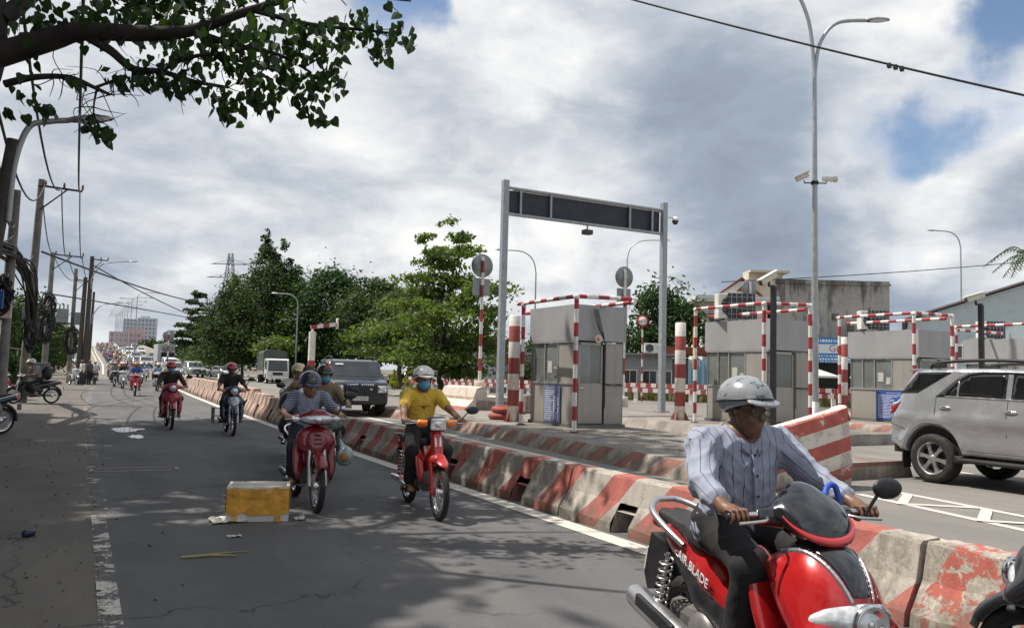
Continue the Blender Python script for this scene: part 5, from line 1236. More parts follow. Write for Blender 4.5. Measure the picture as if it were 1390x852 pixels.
# white gabled house
hb = thing('gabled_house', 'white house with small red edged gable behind the second booth', 'house', *bld_frame(44.7, 50.9))
m = MB(); m.box((2.6, 4, 3.9), (5.2, 8, 7.8)); m.obj('wall', whitew, hb)
m = MB(); m.box((2.5, 3.4, 8.05), (6.6, 9.2, .28)); m.box((2.4, -1.0, 7.78), (6.2, .5, .2)); m.obj('eaves', whitew, hb)
m = MB(); m.prism([(1.0, 8.2), (4.4, 8.2), (2.9, 9.55)], -.6, .2, 'y'); m.obj('gable', whitew, hb)
m = MB()
for a, b in (((.85, 8.2), (2.9, 9.7)), ((2.9, 9.7), (4.6, 8.2))): m.bar((a[0], -.7, a[1]), (b[0], -.7, b[1]), .09, 6); m.quad((a[0], -.75, a[1]), (b[0], -.75, b[1]), (b[0], .3, b[1]), (a[0], .3, a[1]))
m.obj('roof', rooftile, hb)
m = MB(); m.prism([(2.5, 8.6), (3.3, 8.6), (2.9, 9.0)], -.66, -.60, 'y'); m.obj('ornament', rooftile, hb)
m = MB(); m.box((5.0, .6, 9.2), (2.8, 1.6, 2.2), ch=.05); m.box((5.2, .4, 10.3), (3.2, 2.2, .18)); m.obj('roof_block', cream, hb)
m = MB(); m.lathe([(0, -.1), (.42, -.1), (.42, .1), (0, .1)], (4.7, -.25, 9.6), 'y', 20); m.obj('crest', cream, hb)
for x in (.9, 2.4, 3.9): window(hb, x, 6.2, .9, 1.3)
m = MB(); m.box((2.4, -.4, 5.0), (5.4, 1.0, .16)); m.obj('balcony', M('balcony_red', (.25, .06, .05), .7), hb)
# pale blue shed
sh = thing('pale_blue_shed', 'pale blue sheet metal shed with sloping dark roof edge behind the farthest booth', 'shed', (54.2, 39.3, 0), -YAW-.45)
m = MB(); m.prism([(0, 0), (14, 0), (14, 7.9), (7.5, 8.75), (0, 6.2)], 0, 12, 'y'); m.obj('wall', pale_blue, sh)
m = MB(); 
for a, b in (((-.4, 6.15), (7.5, 8.85)), ((7.5, 8.85), (14.4, 7.9))): m.add([(a[0], -.35, a[1]), (b[0], -.35, b[1]), (b[0], 12.2, b[1]), (a[0], 12.2, a[1]), (a[0], -.35, a[1]+.14), (b[0], -.35, b[1]+.14), (b[0], 12.2, b[1]+.14), (a[0], 12.2, a[1]+.14)], [(0, 3, 2, 1), (4, 5, 6, 7), (0, 1, 5, 4), (2, 3, 7, 6), (3, 0, 4, 7), (1, 2, 6, 5)])
m.obj('roof', tin, sh)
m = MB()
for x in (1.6, 3.2, 4.8, 6.4, 8.0, 9.6): m.box((x, -.03, 2.7), (.06, .06, 5.3))
m.obj('rib', pale_blue, sh)
m = MB(); m.box((5.9, -.1, 2.75), (1.3, .06, .35)); m.obj('name_panel', M('panel_sky', (.06, .30, .52), .4), sh)
for x in (3.0, 5.2): window(sh, x, 3.9, 1.0, .9)
# small office of the toll plaza and the long low building
of = thing('office_cabin', 'small grey toll office with one wide window under the light green tree', 'building', *bld_frame(25.0, 59.4))
m = MB(); m.box((2.6, 2, 1.85), (5.1, 4, 3.7)); m.obj('wall', greyw, of)
m = MB(); m.box((2.6, 2, 3.74), (5.3, 4.2, .1)); m.obj('roof', greyw, of)
window(of, 1.75, 1.85, 1.6, .85, bars=3)
m = MB(); m.box((4.05, -.04, 1.5), (1.05, .08, 2.5)); m.obj('door', M('door_pale', (.42, .46, .50), .6, var=.08), of)
m = MB(); m.box((7.2, 2.5, 1.6), (4.2, 3.6, 3.2)); m.box((7.2, .5, 3.1), (4.4, .8, .1)); m.obj('side_wing', greyw, of)
ac_unit((26.1, 58.2, 3.8), -YAW, 'white air conditioner on the left of the grey office roof', 1.3); ac_unit((28.7, 56.7, 3.8), -YAW, 'white window type air conditioner on the right of the grey office roof', 1.1)
lb = thing('low_building', 'long low grey building with windows seen between the first and second booths', 'building', *bld_frame(32.3, 45.4))
m = MB(); m.box((1.9, 2, 1.5), (3.7, 4, 3.0)); m.obj('wall', greyw, lb)
m = MB(); m.box((1.9, 1.8, 3.05), (4.0, 4.6, .1)); m.obj('roof', greyw, lb)
m = MB(); m.box((4.9, 3.2, 1.4), (2.2, 3.0, 2.8)); m.obj('side_wing', MATS['grey_wall'], lb)
m = MB(); m.box((5.2, 1.6, 3.35), (4.6, 3.6, .5)); m.obj('red_roof', rooftile, lb)
for x in (.85, 2.2, 3.2): window(lb, x, 1.45, .9, 1.0, bars=2)
ac_unit((34.0, 43.9, 3.1), -YAW, 'white air conditioner on the low grey building beside the limit sign', 1.1)
bt = thing('blue_tarpaulin', 'pale blue striped tarpaulin wall left of the second booth', 'tarpaulin', (36.3, 42.8, 0), -YAW)
V = []; n = 40
for i in range(n+1):
    x = 2.7*i/n
    for z in (.6, 1.6, 2.75): V.append((x, .07*math.sin(i*.9)+.03*math.sin(i*2.3+z), z))
tm, ntb, bb_ = newmat('tarp_blue'); _tc = ntb.nodes.new('ShaderNodeTexCoord'); _sp = ntb.nodes.new('ShaderNodeSeparateXYZ'); ntb.links.new(_tc.outputs['Object'], _sp.inputs[0])
_s = _math(ntb, 'FRACT', _math(ntb, 'MULTIPLY', _sp.outputs[0], 2.2)); _n = _noise(ntb, _tc.outputs['Object'], 3, 6)
ntb.links.new(_mixcol(ntb, _math(ntb, 'ADD', _math(ntb, 'LESS_THAN', _s, .4), _math(ntb, 'MULTIPLY', _n, .5), True), (.12, .33, .46), (.42, .58, .64)), bb_.inputs['Base Color']); bb_.inputs['Roughness'].default_value = .6
link('sheet', np_mesh('sheet', V, [(i*3+j, (i+1)*3+j, (i+1)*3+j+1, i*3+j+1) for i in range(n) for j in range(2)], [tm]), bt)
yb_ = thing('yellow_sign', 'narrow upright yellow sign board at the left edge of the second booth', 'sign', (17.12, 19.9, .27), -.3)
m = MB(); m.box((0, 0, 2.2), (.10, .05, 1.3)); m.obj('panel', M('sign_yellow', (.62, .36, .04), .4, var=.1), yb_)
m = MB(); m.bar((0, .03, 0), (0, .03, 2.8), .02); m.obj('pole', grey_steel, yb_)
# far buildings beyond the bridge
tw = thing('apartment_tower', 'distant grey white apartment tower beyond the pink building', 'building', (22.3, 553, 0), -YAW*.2)
towm = M('tower_wall_hazed', (.50, .55, .60), .8, var=.05); towg = M('tower_glass_hazed', (.22, .26, .31), .3, var=.15, scale=.4)  # distance haze painted into both colours as pale blue grey
m = MB(); m.box((4.0, 6, 14.2), (8.0, 12, 28.4)); m.box((13.6, 6, 14.8), (11.2, 13, 29.6)); m.obj('wall', towm, tw)
m = MB(); m.box((12.4, 3, 30.2), (5.5, 4, 1.4)); m.obj('roof', towm, tw)
for k in range(11):
    for x in (1.0, 2.9, 4.8, 6.7, 9.2, 11.2, 13.3, 15.4, 17.5):
        m = MB(); m.box((x, (-.55 if x > 8 else -.05), 3+k*2.5), (1.1, .12, 1.4)); m.obj('window', towg, tw)
pk = thing('pink_building', 'pink building with grey base rising at the top of the bridge', 'building', (10.6, 391, 0), -.1)
pkm = M('pink_wall_hazed', (.60, .43, .44), .8, var=.06)  # pink paled in the colour itself to imitate distance haze
m = MB(); m.box((3.9, 5, 7.5), (7.8, 10, 15.0)); m.box((10.6, 5, 8.3), (6.4, 11, 16.6)); m.obj('wall', pkm, pk)
for z in (8.9, 11.3, 13.6):
    for x in (1.2, 3.0, 4.8, 6.6, 8.6, 10.2, 11.8):
        if z > 15 and x < 8: continue
        m = MB(); m.box((x, (-.55 if x > 7.5 else -.05), z), (.9, .12, 1.3)); m.obj('window', towg, pk)
m = MB(); m.box((6, -.3, 6.5), (13.4, .4, 1.6)); m.obj('base_band', towm, pk)
tree('small_tree', 'distant tree right of the apartment tower', (27.5, 385, 0), 3, [(0, 0, 8, 5, 5, 4)], 900, 1.2, leaf_mid, 95, None, .3, 3)
# pylon behind the cone tree
py = thing('power_pylon', 'steel lattice pylon rising behind the cone shaped tree', 'pylon', (47.3, 313, 0), -YAW)
m = MB()
for sx in (-1, 1):
    for sy in (-1, 1): m.bar((sx*4, sy*4, 0), (sx*.6, sy*.6, 43), .22, 5)
for k in range(10):
    z = 4.2*k; q = 4-3.4*z/43; q2 = 4-3.4*(z+4.2)/43
    for s in (-1, 1): m.bar((-q, s*q, z), (q2, s*q2, z+4.2), .12, 4); m.bar((q, s*q, z), (-q2, s*q2, z+4.2), .12, 4); m.bar((s*q, -q, z), (s*q2, q2, z+4.2), .12, 4)
m.obj('lattice', grey_steel, py)
for z, L in ((34, 8.5), (39, 7)):
    m = MB(); m.bar((-L, 0, z), (L, 0, z), .2, 5); m.bar((-L, 0, z), (-.6, 0, z+1.8), .14, 5); m.bar((L, 0, z), (.6, 0, z+1.8), .14, 5); m.obj('crossarm', grey_steel, py)
# ------------------------------------------------------------------ poles and cables on the left
def pole(name, lab, x, y, h, r, mat, lean=(0, 0), arm=None, square=False):
    t = thing(name, lab, 'utility pole', (x, y, 0), 0, 'utility poles on the left pavement')
    m = MB(); m.tube([(0, 0, -.2), (lean[0]*h, lean[1]*h, h)], [r, r*.68], 12); m.obj('pole', mat, t)
    top = Vector((lean[0]*h, lean[1]*h, h))
    if arm:
        L, z = arm; m = MB(); m.bar(top+Vector((-.1, -.14, z-h)), top+Vector((L, -.14, z-h-.05)), .045, 6); m.bar(top+Vector((0, -.1, z-h-.9)), top+Vector((L*.65, -.12, z-h-.02)), .03, 6); ar = m.obj('crossarm', dark_steel, t)
        for q in (.1, .55, 1.0):
            m = MB(); m.lathe([(0, 0), (.05, .0), (.03, .05), (.055, .09), (.03, .14), (.04, .19), (0, .21)], top+Vector((L*q, -.14, z-h-.0)), n=10); m.obj('insulator', M('insulator', (.20, .12, .09), .3), ar)
    return t
pole('utility_pole', 'dark leaning pole nearest at the left edge carrying a street lamp arm', -1.46, 13.2, 4.6, .13, old_wood, (.105, -.03))
pole('utility_pole', 'concrete pole second from the left wrapped in black cable bundles', -1.95, 27, 6.4, .17, pole_concrete, (.012, 0))
pole('utility_pole', 'tall concrete pole with long bracket arm reaching over the road', -1.78, 34.5, 8.25, .17, pole_concrete, (.02, 0), (1.35, 8.0))
pole('utility_pole', 'concrete pole with crossarm, third along the pavement', -1.72, 52, 7.6, .17, pole_concrete, (.008, 0), (1.5, 7.5))
pole('utility_pole', 'concrete pole carrying the transformer', -.62, 66, 8.2, .17, pole_concrete, (.004, 0), (1.1, 7.4))
pole('utility_pole', 'left one of two weathered poles standing close together', -.05, 63.5, 7.4, .19, old_wood, (.012, 0))
pole('utility_pole', 'right one of two weathered poles standing close together with a lamp arm', .30, 63.5, 8.9, .19, old_wood, (.008, 0), (1.0, 8.7))
pole('utility_pole', 'farthest thin leaning pole beside the bridge entrance', .72, 84, 8.0, .15, old_wood, (.012, 0))
def arm_lamp(x, y, z, L, rise, lab, r=.04):
    t = thing('street_lamp', lab, 'street lamp', (x, y, z)); pts = spline([(0, 0, -1.0), (.03, -.02, -.2), (.25*L, -.04, rise*.72), (.6*L, -.06, rise*.98), (L, -.1, rise*1.1)], 6)
    m = MB(); m.tube(pts, r, 8); m.obj('arm', lamp_grey, t); hd = MB(); gl = MB(); lamp_head(hd, gl, pts[-1], pts[-1]-pts[-3], .72); h_ = hd.obj('lamp_head', lamp_grey, t); gl.obj('lens', lamp_glass, h_)
arm_lamp(-.98, 13.05, 4.45, .66, .46, 'curved lamp arm on the nearest dark pole, its head under the near leaves')
arm_lamp(.42, 63.3, 7.6, 2.3, 1.0, 'long straight lamp arm on the twin weathered poles')
arm_lamp(.82, 83.8, 6.0, 2.5, 1.0, 'lower lamp arm on the farthest thin pole by the bridge')
tf = thing('transformer', 'grey box transformer hung on brackets of its concrete pole', 'transformer', (-1.25, 65.6, 4.2))
m = MB(); m.box((0, 0, .55), (.75, .7, 1.0), ch=.04); m.obj('tank', sign_back, tf)
m = MB(); 
for x in (-.2, .05, .3): m.lathe([(.03, 1.05), (.06, 1.1), (.03, 1.2), (.06, 1.28), (.02, 1.4)], (x, 0, 0), n=8)
m.obj('bushing', MATS['insulator'], tf)
m = MB(); m.box((.3, 0, 0), (1.5, .1, .08)); m.bar((-.3, 0, -.02), (.55, 0, -.9), .05); m.obj('bracket', dark_steel, tf)
bxp = thing('junction_box', 'white metal box strapped to the transformer pole', 'box', (-.25, 65.7, 4.1)); m = MB(); m.box((0, 0, .5), (.5, .35, .9), ch=.03); m.obj('casing', sign_back, bxp)
bxp = thing('junction_box', 'grey meter box strapped to the tall bracket pole', 'box', (-1.78, 34.2, 3.0)); m = MB(); m.box((0, 0, .25), (.3, .2, .45), ch=.02); m.obj('casing', sign_back, bxp)
bxp = thing('junction_box', 'pale meter box on the pole wrapped in cable bundles', 'box', (-1.9, 26.75, 2.7)); m = MB(); m.box((0, 0, .2), (.26, .2, .4), ch=.02); m.obj('casing', pale, bxp)
def cable(a, b, sag, r, lab, n=18, wob=0.0, group=None):
    a, b = Vector(a), Vector(b); rc = random.Random(str(lab)); P = []
    for i in range(n+1): t = i/n; p = a.lerp(b, t); p.z -= 4*sag*t*(1-t); P.append(p)
    m = MB(); m.tube(P, r, 6); o = m.obj('cable', cable_black); return tag(o, lab, 'cable', group)
ca = cable((9.9, 17.5, 11.75), (15.4, 6.6, 5.9), .12, .022, 'thick black cable slanting down across the upper right sky')
m = MB()
for k in range(3): m.box((13.58+.05*k, 10.2-.10*k, 7.70-.055*k), (.07, .13, .07), rz=-1.1)
tag(m.obj('cable_clamp', cable_black), 'small dark clamp joint on the cable across the right sky', 'clamp')
cable((43, 47, 8.9), (90, 34, 15.2), .5, .035, 'thin cable rising right above the stained building')
CG = 'cables strung between the left poles'
cable((-1.45, 34.4, 5.55), (14.5, 96, 8.3), .5, .04, 'upper black cable crossing right to the dark tree', group=CG)
cable((-1.4, 34.4, 4.05), (14.5, 96, 6.0), -.1, .03, 'lower black cable crossing right to the dark tree', group=CG)
cable((.4, 63.4, 8.3), (14.8, 100, 6.0), .4, .04, 'black cable dropping from the twin poles to the dark tree', group=CG)
for i, (a, b, s) in enumerate((((-1.2, 13.2, 5.0), (-1.5, 34.4, 8.05), .9), ((-.9, 10, 6.2), (-.95, 34.4, 8.0), 1.0), ((-.2, 8, 6.4), (-.35, 34.4, 7.98), 1.1), ((-1.6, 34.4, 7.9), (-1.6, 51.8, 7.5), .7), ((-.95, 34.4, 7.9), (-.95, 51.8, 7.45), .8), ((-.35, 34.4, 7.9), (-.2, 51.8, 7.4), .8),
    ((-1.6, 51.8, 7.4), (-.5, 65.8, 7.4), .5), ((-.9, 51.8, 7.4), (0, 65.8, 7.35), .6), ((-.2, 51.8, 7.4), (.45, 65.8, 7.3), .6), ((-1.7, 51.8, 4.6), (-.6, 65.8, 5.2), .6), ((-1.7, 34.4, 5.0), (-1.6, 51.8, 4.9), .8), ((-1.85, 27, 5.0), (-1.7, 34.4, 5.4), .4), ((-1.2, 13.2, 4.6), (-1.85, 27, 5.4), .5), ((-1.9, 13, 4.2), (-1.85, 27, 5.1), .6))):
    cable(a, b, s, .022, 'sagging black cable strung between the left poles', 12, group=CG)
# bundles of spare cable
def bundle(loc, lab, n, seed, rx, rz, pts=None):
    r = random.Random(seed); t = thing('cable_bundle', lab, 'cable bundle', loc); m = MB()
    for i in range(n):
        if pts is None:
            q = [(r.gauss(0, rx*.3)+rx*math.cos(a)*.8, r.gauss(0, .08), rz*math.sin(a)+r.gauss(0, .1)) for a in [6.28*k/7+r.uniform(-.2, .2) for k in range(8)]]
        else: q = [Vector(p)+Vector((r.gauss(0, .10), r.gauss(0, .10), r.gauss(0, .12))) for p in pts]
        m.tube(spline(q, 4), r.uniform(.018, .038), 5)
    m.obj('strand', cable_black, t)['kind'] = 'stuff'
bundle((-1.9, 27, 0), 'thick black cable bundle looping from the wrapped pole to the tall bracket pole', 24, 3, 0, 0, [(-.5, -3, 4.4), (.0, -.3, 4.55), (.35, 1.5, 4.2), (.40, 4.5, 3.3), (.3, 6.6, 2.75), (.45, 7.4, 3.0)])
bundle((-2.0, 26.6, 3.35), 'coils of black cable hanging on the second pole', 12, 4, .22, .42)
bundle((-1.62, 34.0, 2.6), 'coils of black cable hanging on the tall bracket pole', 18, 5, .17, .62)
bundle((-1.75, 51.6, 3.4), 'coils of black cable on the third concrete pole', 12, 6, .3, .8)
bundle((-1.7, 51.4, 4.4), 'upper tangle of black cable on the third concrete pole', 10, 7, .35, .8)
bundle((-.6, 65.4, 3.0), 'dark cable tangle below the transformer', 12, 8, .4, .9)
# shop signs, awnings and wall at the far left
sg = thing('shop_sign', 'blue hanging shop sign with white and red letter at the left edge', 'sign', (-2.0, 22.5, 2.6), -.3)
m = MB(); m.box((0, 0, .35), (.7, .06, .42)); m.obj('panel', blue_board, sg); m = MB(); m.bar((-.3, 0, -2.6), (-.3, 0, .7), .03); m.obj('pole', grey_steel, sg)
text_obj('lettering', 'A', .34, print_white, sg, (.12, -.035, .35), (1, 0, 0), (0, 0, 1))
sg = thing('shop_sign', 'orange and white shop sign board below the blue sign', 'sign', (-2.02, 22.6, 1.75), -.3)
m = MB(); m.box((0, 0, .55), (.7, .05, .34)); m.obj('white_panel', white_paint, sg); m = MB(); m.box((0, 0, -.1), (.7, .05, .95)); m.obj('orange_panel', M('sign_orange', (.58, .25, .03), .5, var=.1), sg)
for i, (y, hh, mt) in enumerate(((27.5, 12.5, cream), (18.5, 14.0, whitew), (9.5, 12.0, greyw), (.5, 13.0, cream))):  # unseen houses, raised in height to shade the left pavement
    shw = thing('shop_house', 'narrow tall shop house along the left pavement outside the picture, %s' % ['farthest', 'third', 'second', 'nearest'][i], 'house', (-9.6, y, 0), 0, 'shop houses on the left')
    m = MB(); m.box((0, 0, hh/2), (6, 8.9, hh)); m.obj('wall', mt, shw); m = MB(); m.box((.2, 0, hh+.1), (6.6, 8.95, .2)); m.obj('roof', rooftile, shw)
    for z in (4.6, 8.0, 11.0):
        for yy in (-2.4, 0, 2.4): m = MB(); m.box((3.02, yy, z), (.08, 1.3, 1.6)); m.obj('window', glass_dark, shw)
    m = MB(); m.box((3.02, 0, 1.5), (.1, 6.5, 2.8)); m.obj('shutter', grey_steel, shw)
for i, (x, y, z, L, lab) in enumerate(((-5.0, 44, 2.35, 3.6, 'grey canvas awning behind the parked motorbikes'), (-4.3, 52, 2.45, 3.0, 'brown tin awning farther along the left pavement'))):
    t = thing('awning', lab, 'awning', (x, y, z)); m = MB(); m.add([(-L/2, -2, .0), (L/2, -2, -.35), (L/2, 2, -.35), (-L/2, 2, .0), (-L/2, -2, .06), (L/2, -2, -.29), (L/2, 2, -.29), (-L/2, 2, .06)], [(0, 3, 2, 1), (4, 5, 6, 7), (0, 1, 5, 4), (1, 2, 6, 5), (2, 3, 7, 6), (3, 0, 4, 7)]); m.obj('canopy', greyw if i == 0 else tin, t)
    for sx in (-1, 1):
        for sy in (-1, 1): m = MB(); m.bar((sx*L*.46, sy*1.9, -z), (sx*L*.46, sy*1.9, -.35), .03); m.obj('post', grey_steel, t)
tp_ = thing('tarpaulin', 'bunched dark blue tarpaulin hanging under the grey awning', 'tarpaulin', (-3.55, 41.5, 0)); m = MB()
for i in range(9):
    a = i/8; m.tube(spline([(.5*a-.25, .1*math.sin(i), .5), (.45*a-.22, .1*math.cos(i*2), 1.2), (.2*a-.1, 0, 2.1)], 5), [.16, .15, .14, .13, .13, .12, .11, .1, .09, .07, .05], 7)
m.obj('sheet', M('tarp_dark_blue', (.02, .035, .16), .6, var=.2), tp_)
# ------------------------------------------------------------------ cars
def car_wheel(parent, x, y, r, w, side, spokes=6, rim=None, rr=.64, name='wheel'):
    o = link(name, None, parent) if False else None
    m = MB(); s = side
    m.lathe([(r*rr, -w*.46), (r*.78, -w*.5), (r*.93, -w*.47), (r*.99, -w*.36), (r, -w*.2), (r, w*.2), (r*.99, w*.36), (r*.93, w*.47), (r*.78, w*.5), (r*rr, w*.46)], (0, 0, 0), 'x', 36)
    for k in range(4): m.lathe([(r*1.001, -w*.34+w*.21*k), (r*.985, -w*.31+w*.21*k), (r*1.001, -w*.28+w*.21*k)], (0, 0, 0), 'x', 36)
    wh = m.obj(name, rubber, parent, (x, y, r))
    m = MB(); q = r*rr; xo = s*w*.42
    m.lathe([(q, s*w*.47), (q*.97, s*w*.44), (q*.93, s*w*.30), (q*.9, -s*w*.4)], (0, 0, 0), 'x', 32); m.lathe([(0, xo*.98), (q*.20, xo*.95), (q*.24, xo*.80)], (0, 0, 0), 'x', 20)
    for k in range(spokes):
        a = 2*math.pi*k/spokes+.2; c, sn = math.cos(a), math.sin(a)
        def p(rad, t, h): return (h, rad*c-t*sn, rad*sn+t*c)
        o1, o2 = xo*.93, xo*.86
        m.add([p(q*.16, -q*.13, o1), p(q*.16, q*.13, o1), p(q*.55, q*.085, o1*.99), p(q*.96, q*.16, o2), p(q*.96, -q*.16, o2), p(q*.55, -q*.085, o1*.99),
               p(q*.16, -q*.15, o1*.7), p(q*.16, q*.15, o1*.7), p(q*.55, q*.11, o1*.72), p(q*.96, q*.19, o2*.7), p(q*.96, -q*.19, o2*.7), p(q*.55, -q*.11, o1*.72)],
              [(0, 1, 2, 5), (5, 2, 3, 4), (1, 7, 8, 2), (2, 8, 9, 3), (0, 5, 11, 6), (5, 4, 10, 11)])
    m.obj('rim', rim or alloy, wh)
    m = MB(); m.lathe([(0, -s*w*.05), (q*.78, -s*w*.05)], (0, 0, 0), 'x', 24); m.obj('brake_disc', dark_steel, wh)
    return wh
def arch(c, r, a0=180, a1=0, n=9, z0=.0): return [(c[0]+r*math.cos(R_(a0+(a1-a0)*i/n)), c[1]+r*math.sin(R_(a0+(a1-a0)*i/n))) for i in range(n+1)]
class Car:
    def __init__(s, name, lab, cat, loc, rz, outline, hw, paint, step=.09, rnd=.07, group=None, colour='body'):
        s.t = thing(name, lab, cat, loc, rz, group); s.hw = hw; s.step = step
        link(colour, sharp(puff(outline, hw, rnd, step, lambda u, v, w: (w, u, v), colour, paint), 70), s.t)
        s.paint = paint
    def side(s, name, poly, mat, off=.004, parent=None, sides=(-1, 1), rnd=0.0, t=.012, step=None):
        out = []
        for q in sides:
            me = puff(poly, lambda u, v: s.hw(u, v)+off, rnd, step or s.step, (lambda q: (lambda u, v, w: (q*w, u, v)))(q), name, mat, False, t); out.append(link(name, me, parent or s.t))
        return out
    def across(s, name, a, b, inset, mat, off=.006, parent=None, n=8, bow=.0, i1=None):
        """panel lying across the car on the line a-b (y,z) of the outline"""
        V = []; F = []; d = Vector((b[0]-a[0], b[1]-a[1])); nr = Vector((-d.y, d.x)).normalized()
        if nr.y < 0 and abs(nr.y) > .05 or (abs(nr.y) <= .05 and nr.x*(a[0]) < 0): nr = -nr
        i1 = inset if i1 is None else i1
        for i in range(5):
            t = i/4; y, z = lerp(a[0], b[0], t), lerp(a[1], b[1], t); w = s.hw(y, z)-lerp(inset, i1, t)
            for j in range(n+1):
                x = lerp(-w, w, j/n); k = off+bow*(1-(x/w)**2); V.append((x, y+nr.x*k, z+nr.y*k))
        m = n+1; F = [(i*m+j, i*m+j+1, (i+1)*m+j+1, (i+1)*m+j) for i in range(4) for j in range(n)]
        return link(name, np_mesh(name, V, F, [mat], None, True), parent or s.t)
def hw_std(W, belt, tum, ends, yend, low=.05):
    def f(y, z):
        w = W-(z-belt)*tum if z > belt else W-low*max(0, (belt*.75-z)/(belt*.6))**2
        return w-ends*max(0, (abs(y)-yend)/.8)**2
    return f
silver = M('silver_paint', (0.45, 0.465, 0.49), .26, .6, var=.02, scale=3, coat=.8)
black_paint = M('dark_blue_paint', (0.012, 0.016, 0.024), .25, .0, var=.2, coat=.6)
white_car = M('white_car_paint', (.66, .67, .68), .3, .0, var=.04, coat=.5); grey_car = M('grey_car_paint', (.24, .25, .265), .3, .5, var=.05, coat=.5)
plate_mat = M('plate_white', (.62, .62, .60), .5, var=.05); trim_black = M('trim_black', (.018, .018, .019), .6, var=.2)
tint = M('tinted_glass', (.010, .011, .012), .05, var=.3, scale=2, spec=.9); glass_clear = M('screen_glass', (.028, .034, .040), .04, var=.3, scale=3, spec=.9)
# the silver car passing on the right
def hw_f(y, z):
    w = hw_std(.905, 1.02, .24, .09, 1.55)(y, z)+.016*math.exp(-((z-1.0)/.06)**2)-.014*math.exp(-((z-.80)/.09)**2)+.01*math.exp(-((z-.60)/.06)**2)
    for c in (1.32, -1.43):
        d = math.hypot(y-c, z-.42)
        if z < 1.02: w += .035*max(0, 1-abs(d-.53)/.10)
    return w
ol = [(-2.28, .46), (-2.36, .62), (-2.33, .88), (-2.15, 1.05), (-1.7, 1.13), (-1.22, 1.17), (-.85, 1.42), (-.50, 1.66), (-.15, 1.775), (.4, 1.80), (1.0, 1.80), (1.5, 1.775), (1.72, 1.75), (1.78, 1.70), (1.95, 1.38), (2.05, 1.10), (2.10, .90), (2.09, .60), (1.90, .48)] + arch((1.32, .42), .47, 4, 176, 12) + [(.75, .47), (-.8, .47)] + arch((-1.43, .42), .46, 4, 176, 12)
fc = Car('silver_suv', 'silver sport utility car with roof rails passing on the right, front outside the picture', 'car', (12.82, 6.92, 0), 0, ol, hw_f, silver, .075, .06)
link('floor_pan', (lambda m: m.box((0, 0, .52), (1.5, 4.2, .2)).box((0, 1.32, .62), (1.62, .9, .56)).box((0, -1.43, .62), (1.62, .9, .5)))(MB()).mesh('floor_pan', trim_black), fc.t)
fc.side('quarter_window', [(1.93, 1.385), (1.66, 1.735), (1.10, 1.745), (1.10, 1.72), (1.24, 1.64), (1.62, 1.40)], tint)
fc.side('rear_door_window', [(1.13, 1.375), (.93, 1.60), (.80, 1.685), (.60, 1.715), (.20, 1.725), (.20, 1.355)], tint)
fc.side('front_door_window', [(.12, 1.355), (.12, 1.725), (-.25, 1.70), (-.52, 1.58), (-.95, 1.33)], tint)
fc.side('window_trim', [(1.30, 1.35), (1.28, 1.37), (.98, 1.64), (.80, 1.73), (.6, 1.755), (-.2, 1.745), (-.55, 1.62), (-1.05, 1.31), (-1.03, 1.29), (-.54, 1.585), (-.22, 1.70), (.2, 1.728), (.6, 1.718), (.79, 1.69), (.92, 1.60), (1.13, 1.38), (1.12, 1.355)], trim_black, .007)
fc.side('chrome_strip', [(1.15, 1.352), (1.15, 1.368), (.91, 1.368), (-.95, 1.335), (-.95, 1.318)], chrome, .008)
fc.side('window_divider', [(.93, 1.37), (.955, 1.37), (.955, 1.60), (.93, 1.62)], chrome, .008, t=.01)
seam = M('panel_gap', (.012, .012, .012), .8)
for poly in ([(1.295, 1.36), (1.29, 1.05), (1.23, .93), (1.222, .93), (1.28, 1.05), (1.286, 1.36)], [(.165, 1.35), (.165, .50), (.157, .50), (.157, 1.35)], [(-1.02, 1.25), (-1.0, .55), (-1.008, .55), (-1.028, 1.25)], [(.75, .555), (.75, .548), (-.95, .548), (-.95, .555)], [(2.085, .90), (2.088, .893), (1.80, .80), (1.80, .807)]): fc.side('door_seam', poly, seam, .0015, step=.3)
for (y, z) in ((1.12, 1.185), (.10, 1.165)):
    for q in (-1, 1):
        m = MB(); w = fc.hw(y, z); m.ell((q*(w+.012), y, z), (.022, .10, .026), 12, 8); h = m.obj('door_handle', chrome, fc.t)
        m = MB(); m.ell((q*(w+.0), y+.0, z-.02), (.008, .085, .035), 12, 8); m.obj('handle_recess', trim_black, h)
for q in (-1, 1):
    m = MB(); pts = spline([(q*.70, 1.46, 1.80), (q*.705, 1.32, 1.885), (q*.71, .6, 1.925), (q*.705, -.1, 1.90), (q*.69, -.3, 1.82)], 6); m.tube(pts, .026, 8); m.box((q*.70, 1.30, 1.84), (.06, .20, .06), ch=.01); m.obj('roof_rail', trim_black, fc.t)
    m = MB(); m.box((q*.90, 0, .405), (.16, 1.75, .07), ch=.025); m.box((q*.86, .86, .41), (.2, .14, .11), ch=.02); m.obj('side_step', trim_black, fc.t)
    m = MB(); m.box((q*.80, 1.84, .36), (.20, .02, .34)); m.obj('mud_flap', trim_black, fc.t)
fc.side('tail_lamp', [(2.075, 1.03), (2.07, 1.21), (1.93, 1.245), (2.00, 1.10)], red_lens, .012, t=.03)
fc.side('lamp_lens', [(2.065, 1.17), (2.06, 1.225), (1.92, 1.26), (1.96, 1.205)], lamp_glass, .016, t=.03)
fc.across('rear_window', (1.80, 1.66), (1.97, 1.36), .12, tint); fc.across('windscreen', (-1.16, 1.21), (-.52, 1.65), .10, glass_clear, .01)
m = MB(); m.box((0, 1.80, 1.775), (1.25, .20, .035), ch=.012); m.obj('spoiler', silver, fc.t)
for y in (1.32, -1.43):
    for q in (-1, 1): car_wheel(fc.t, q*.80, y, .385, .26, q, 6)
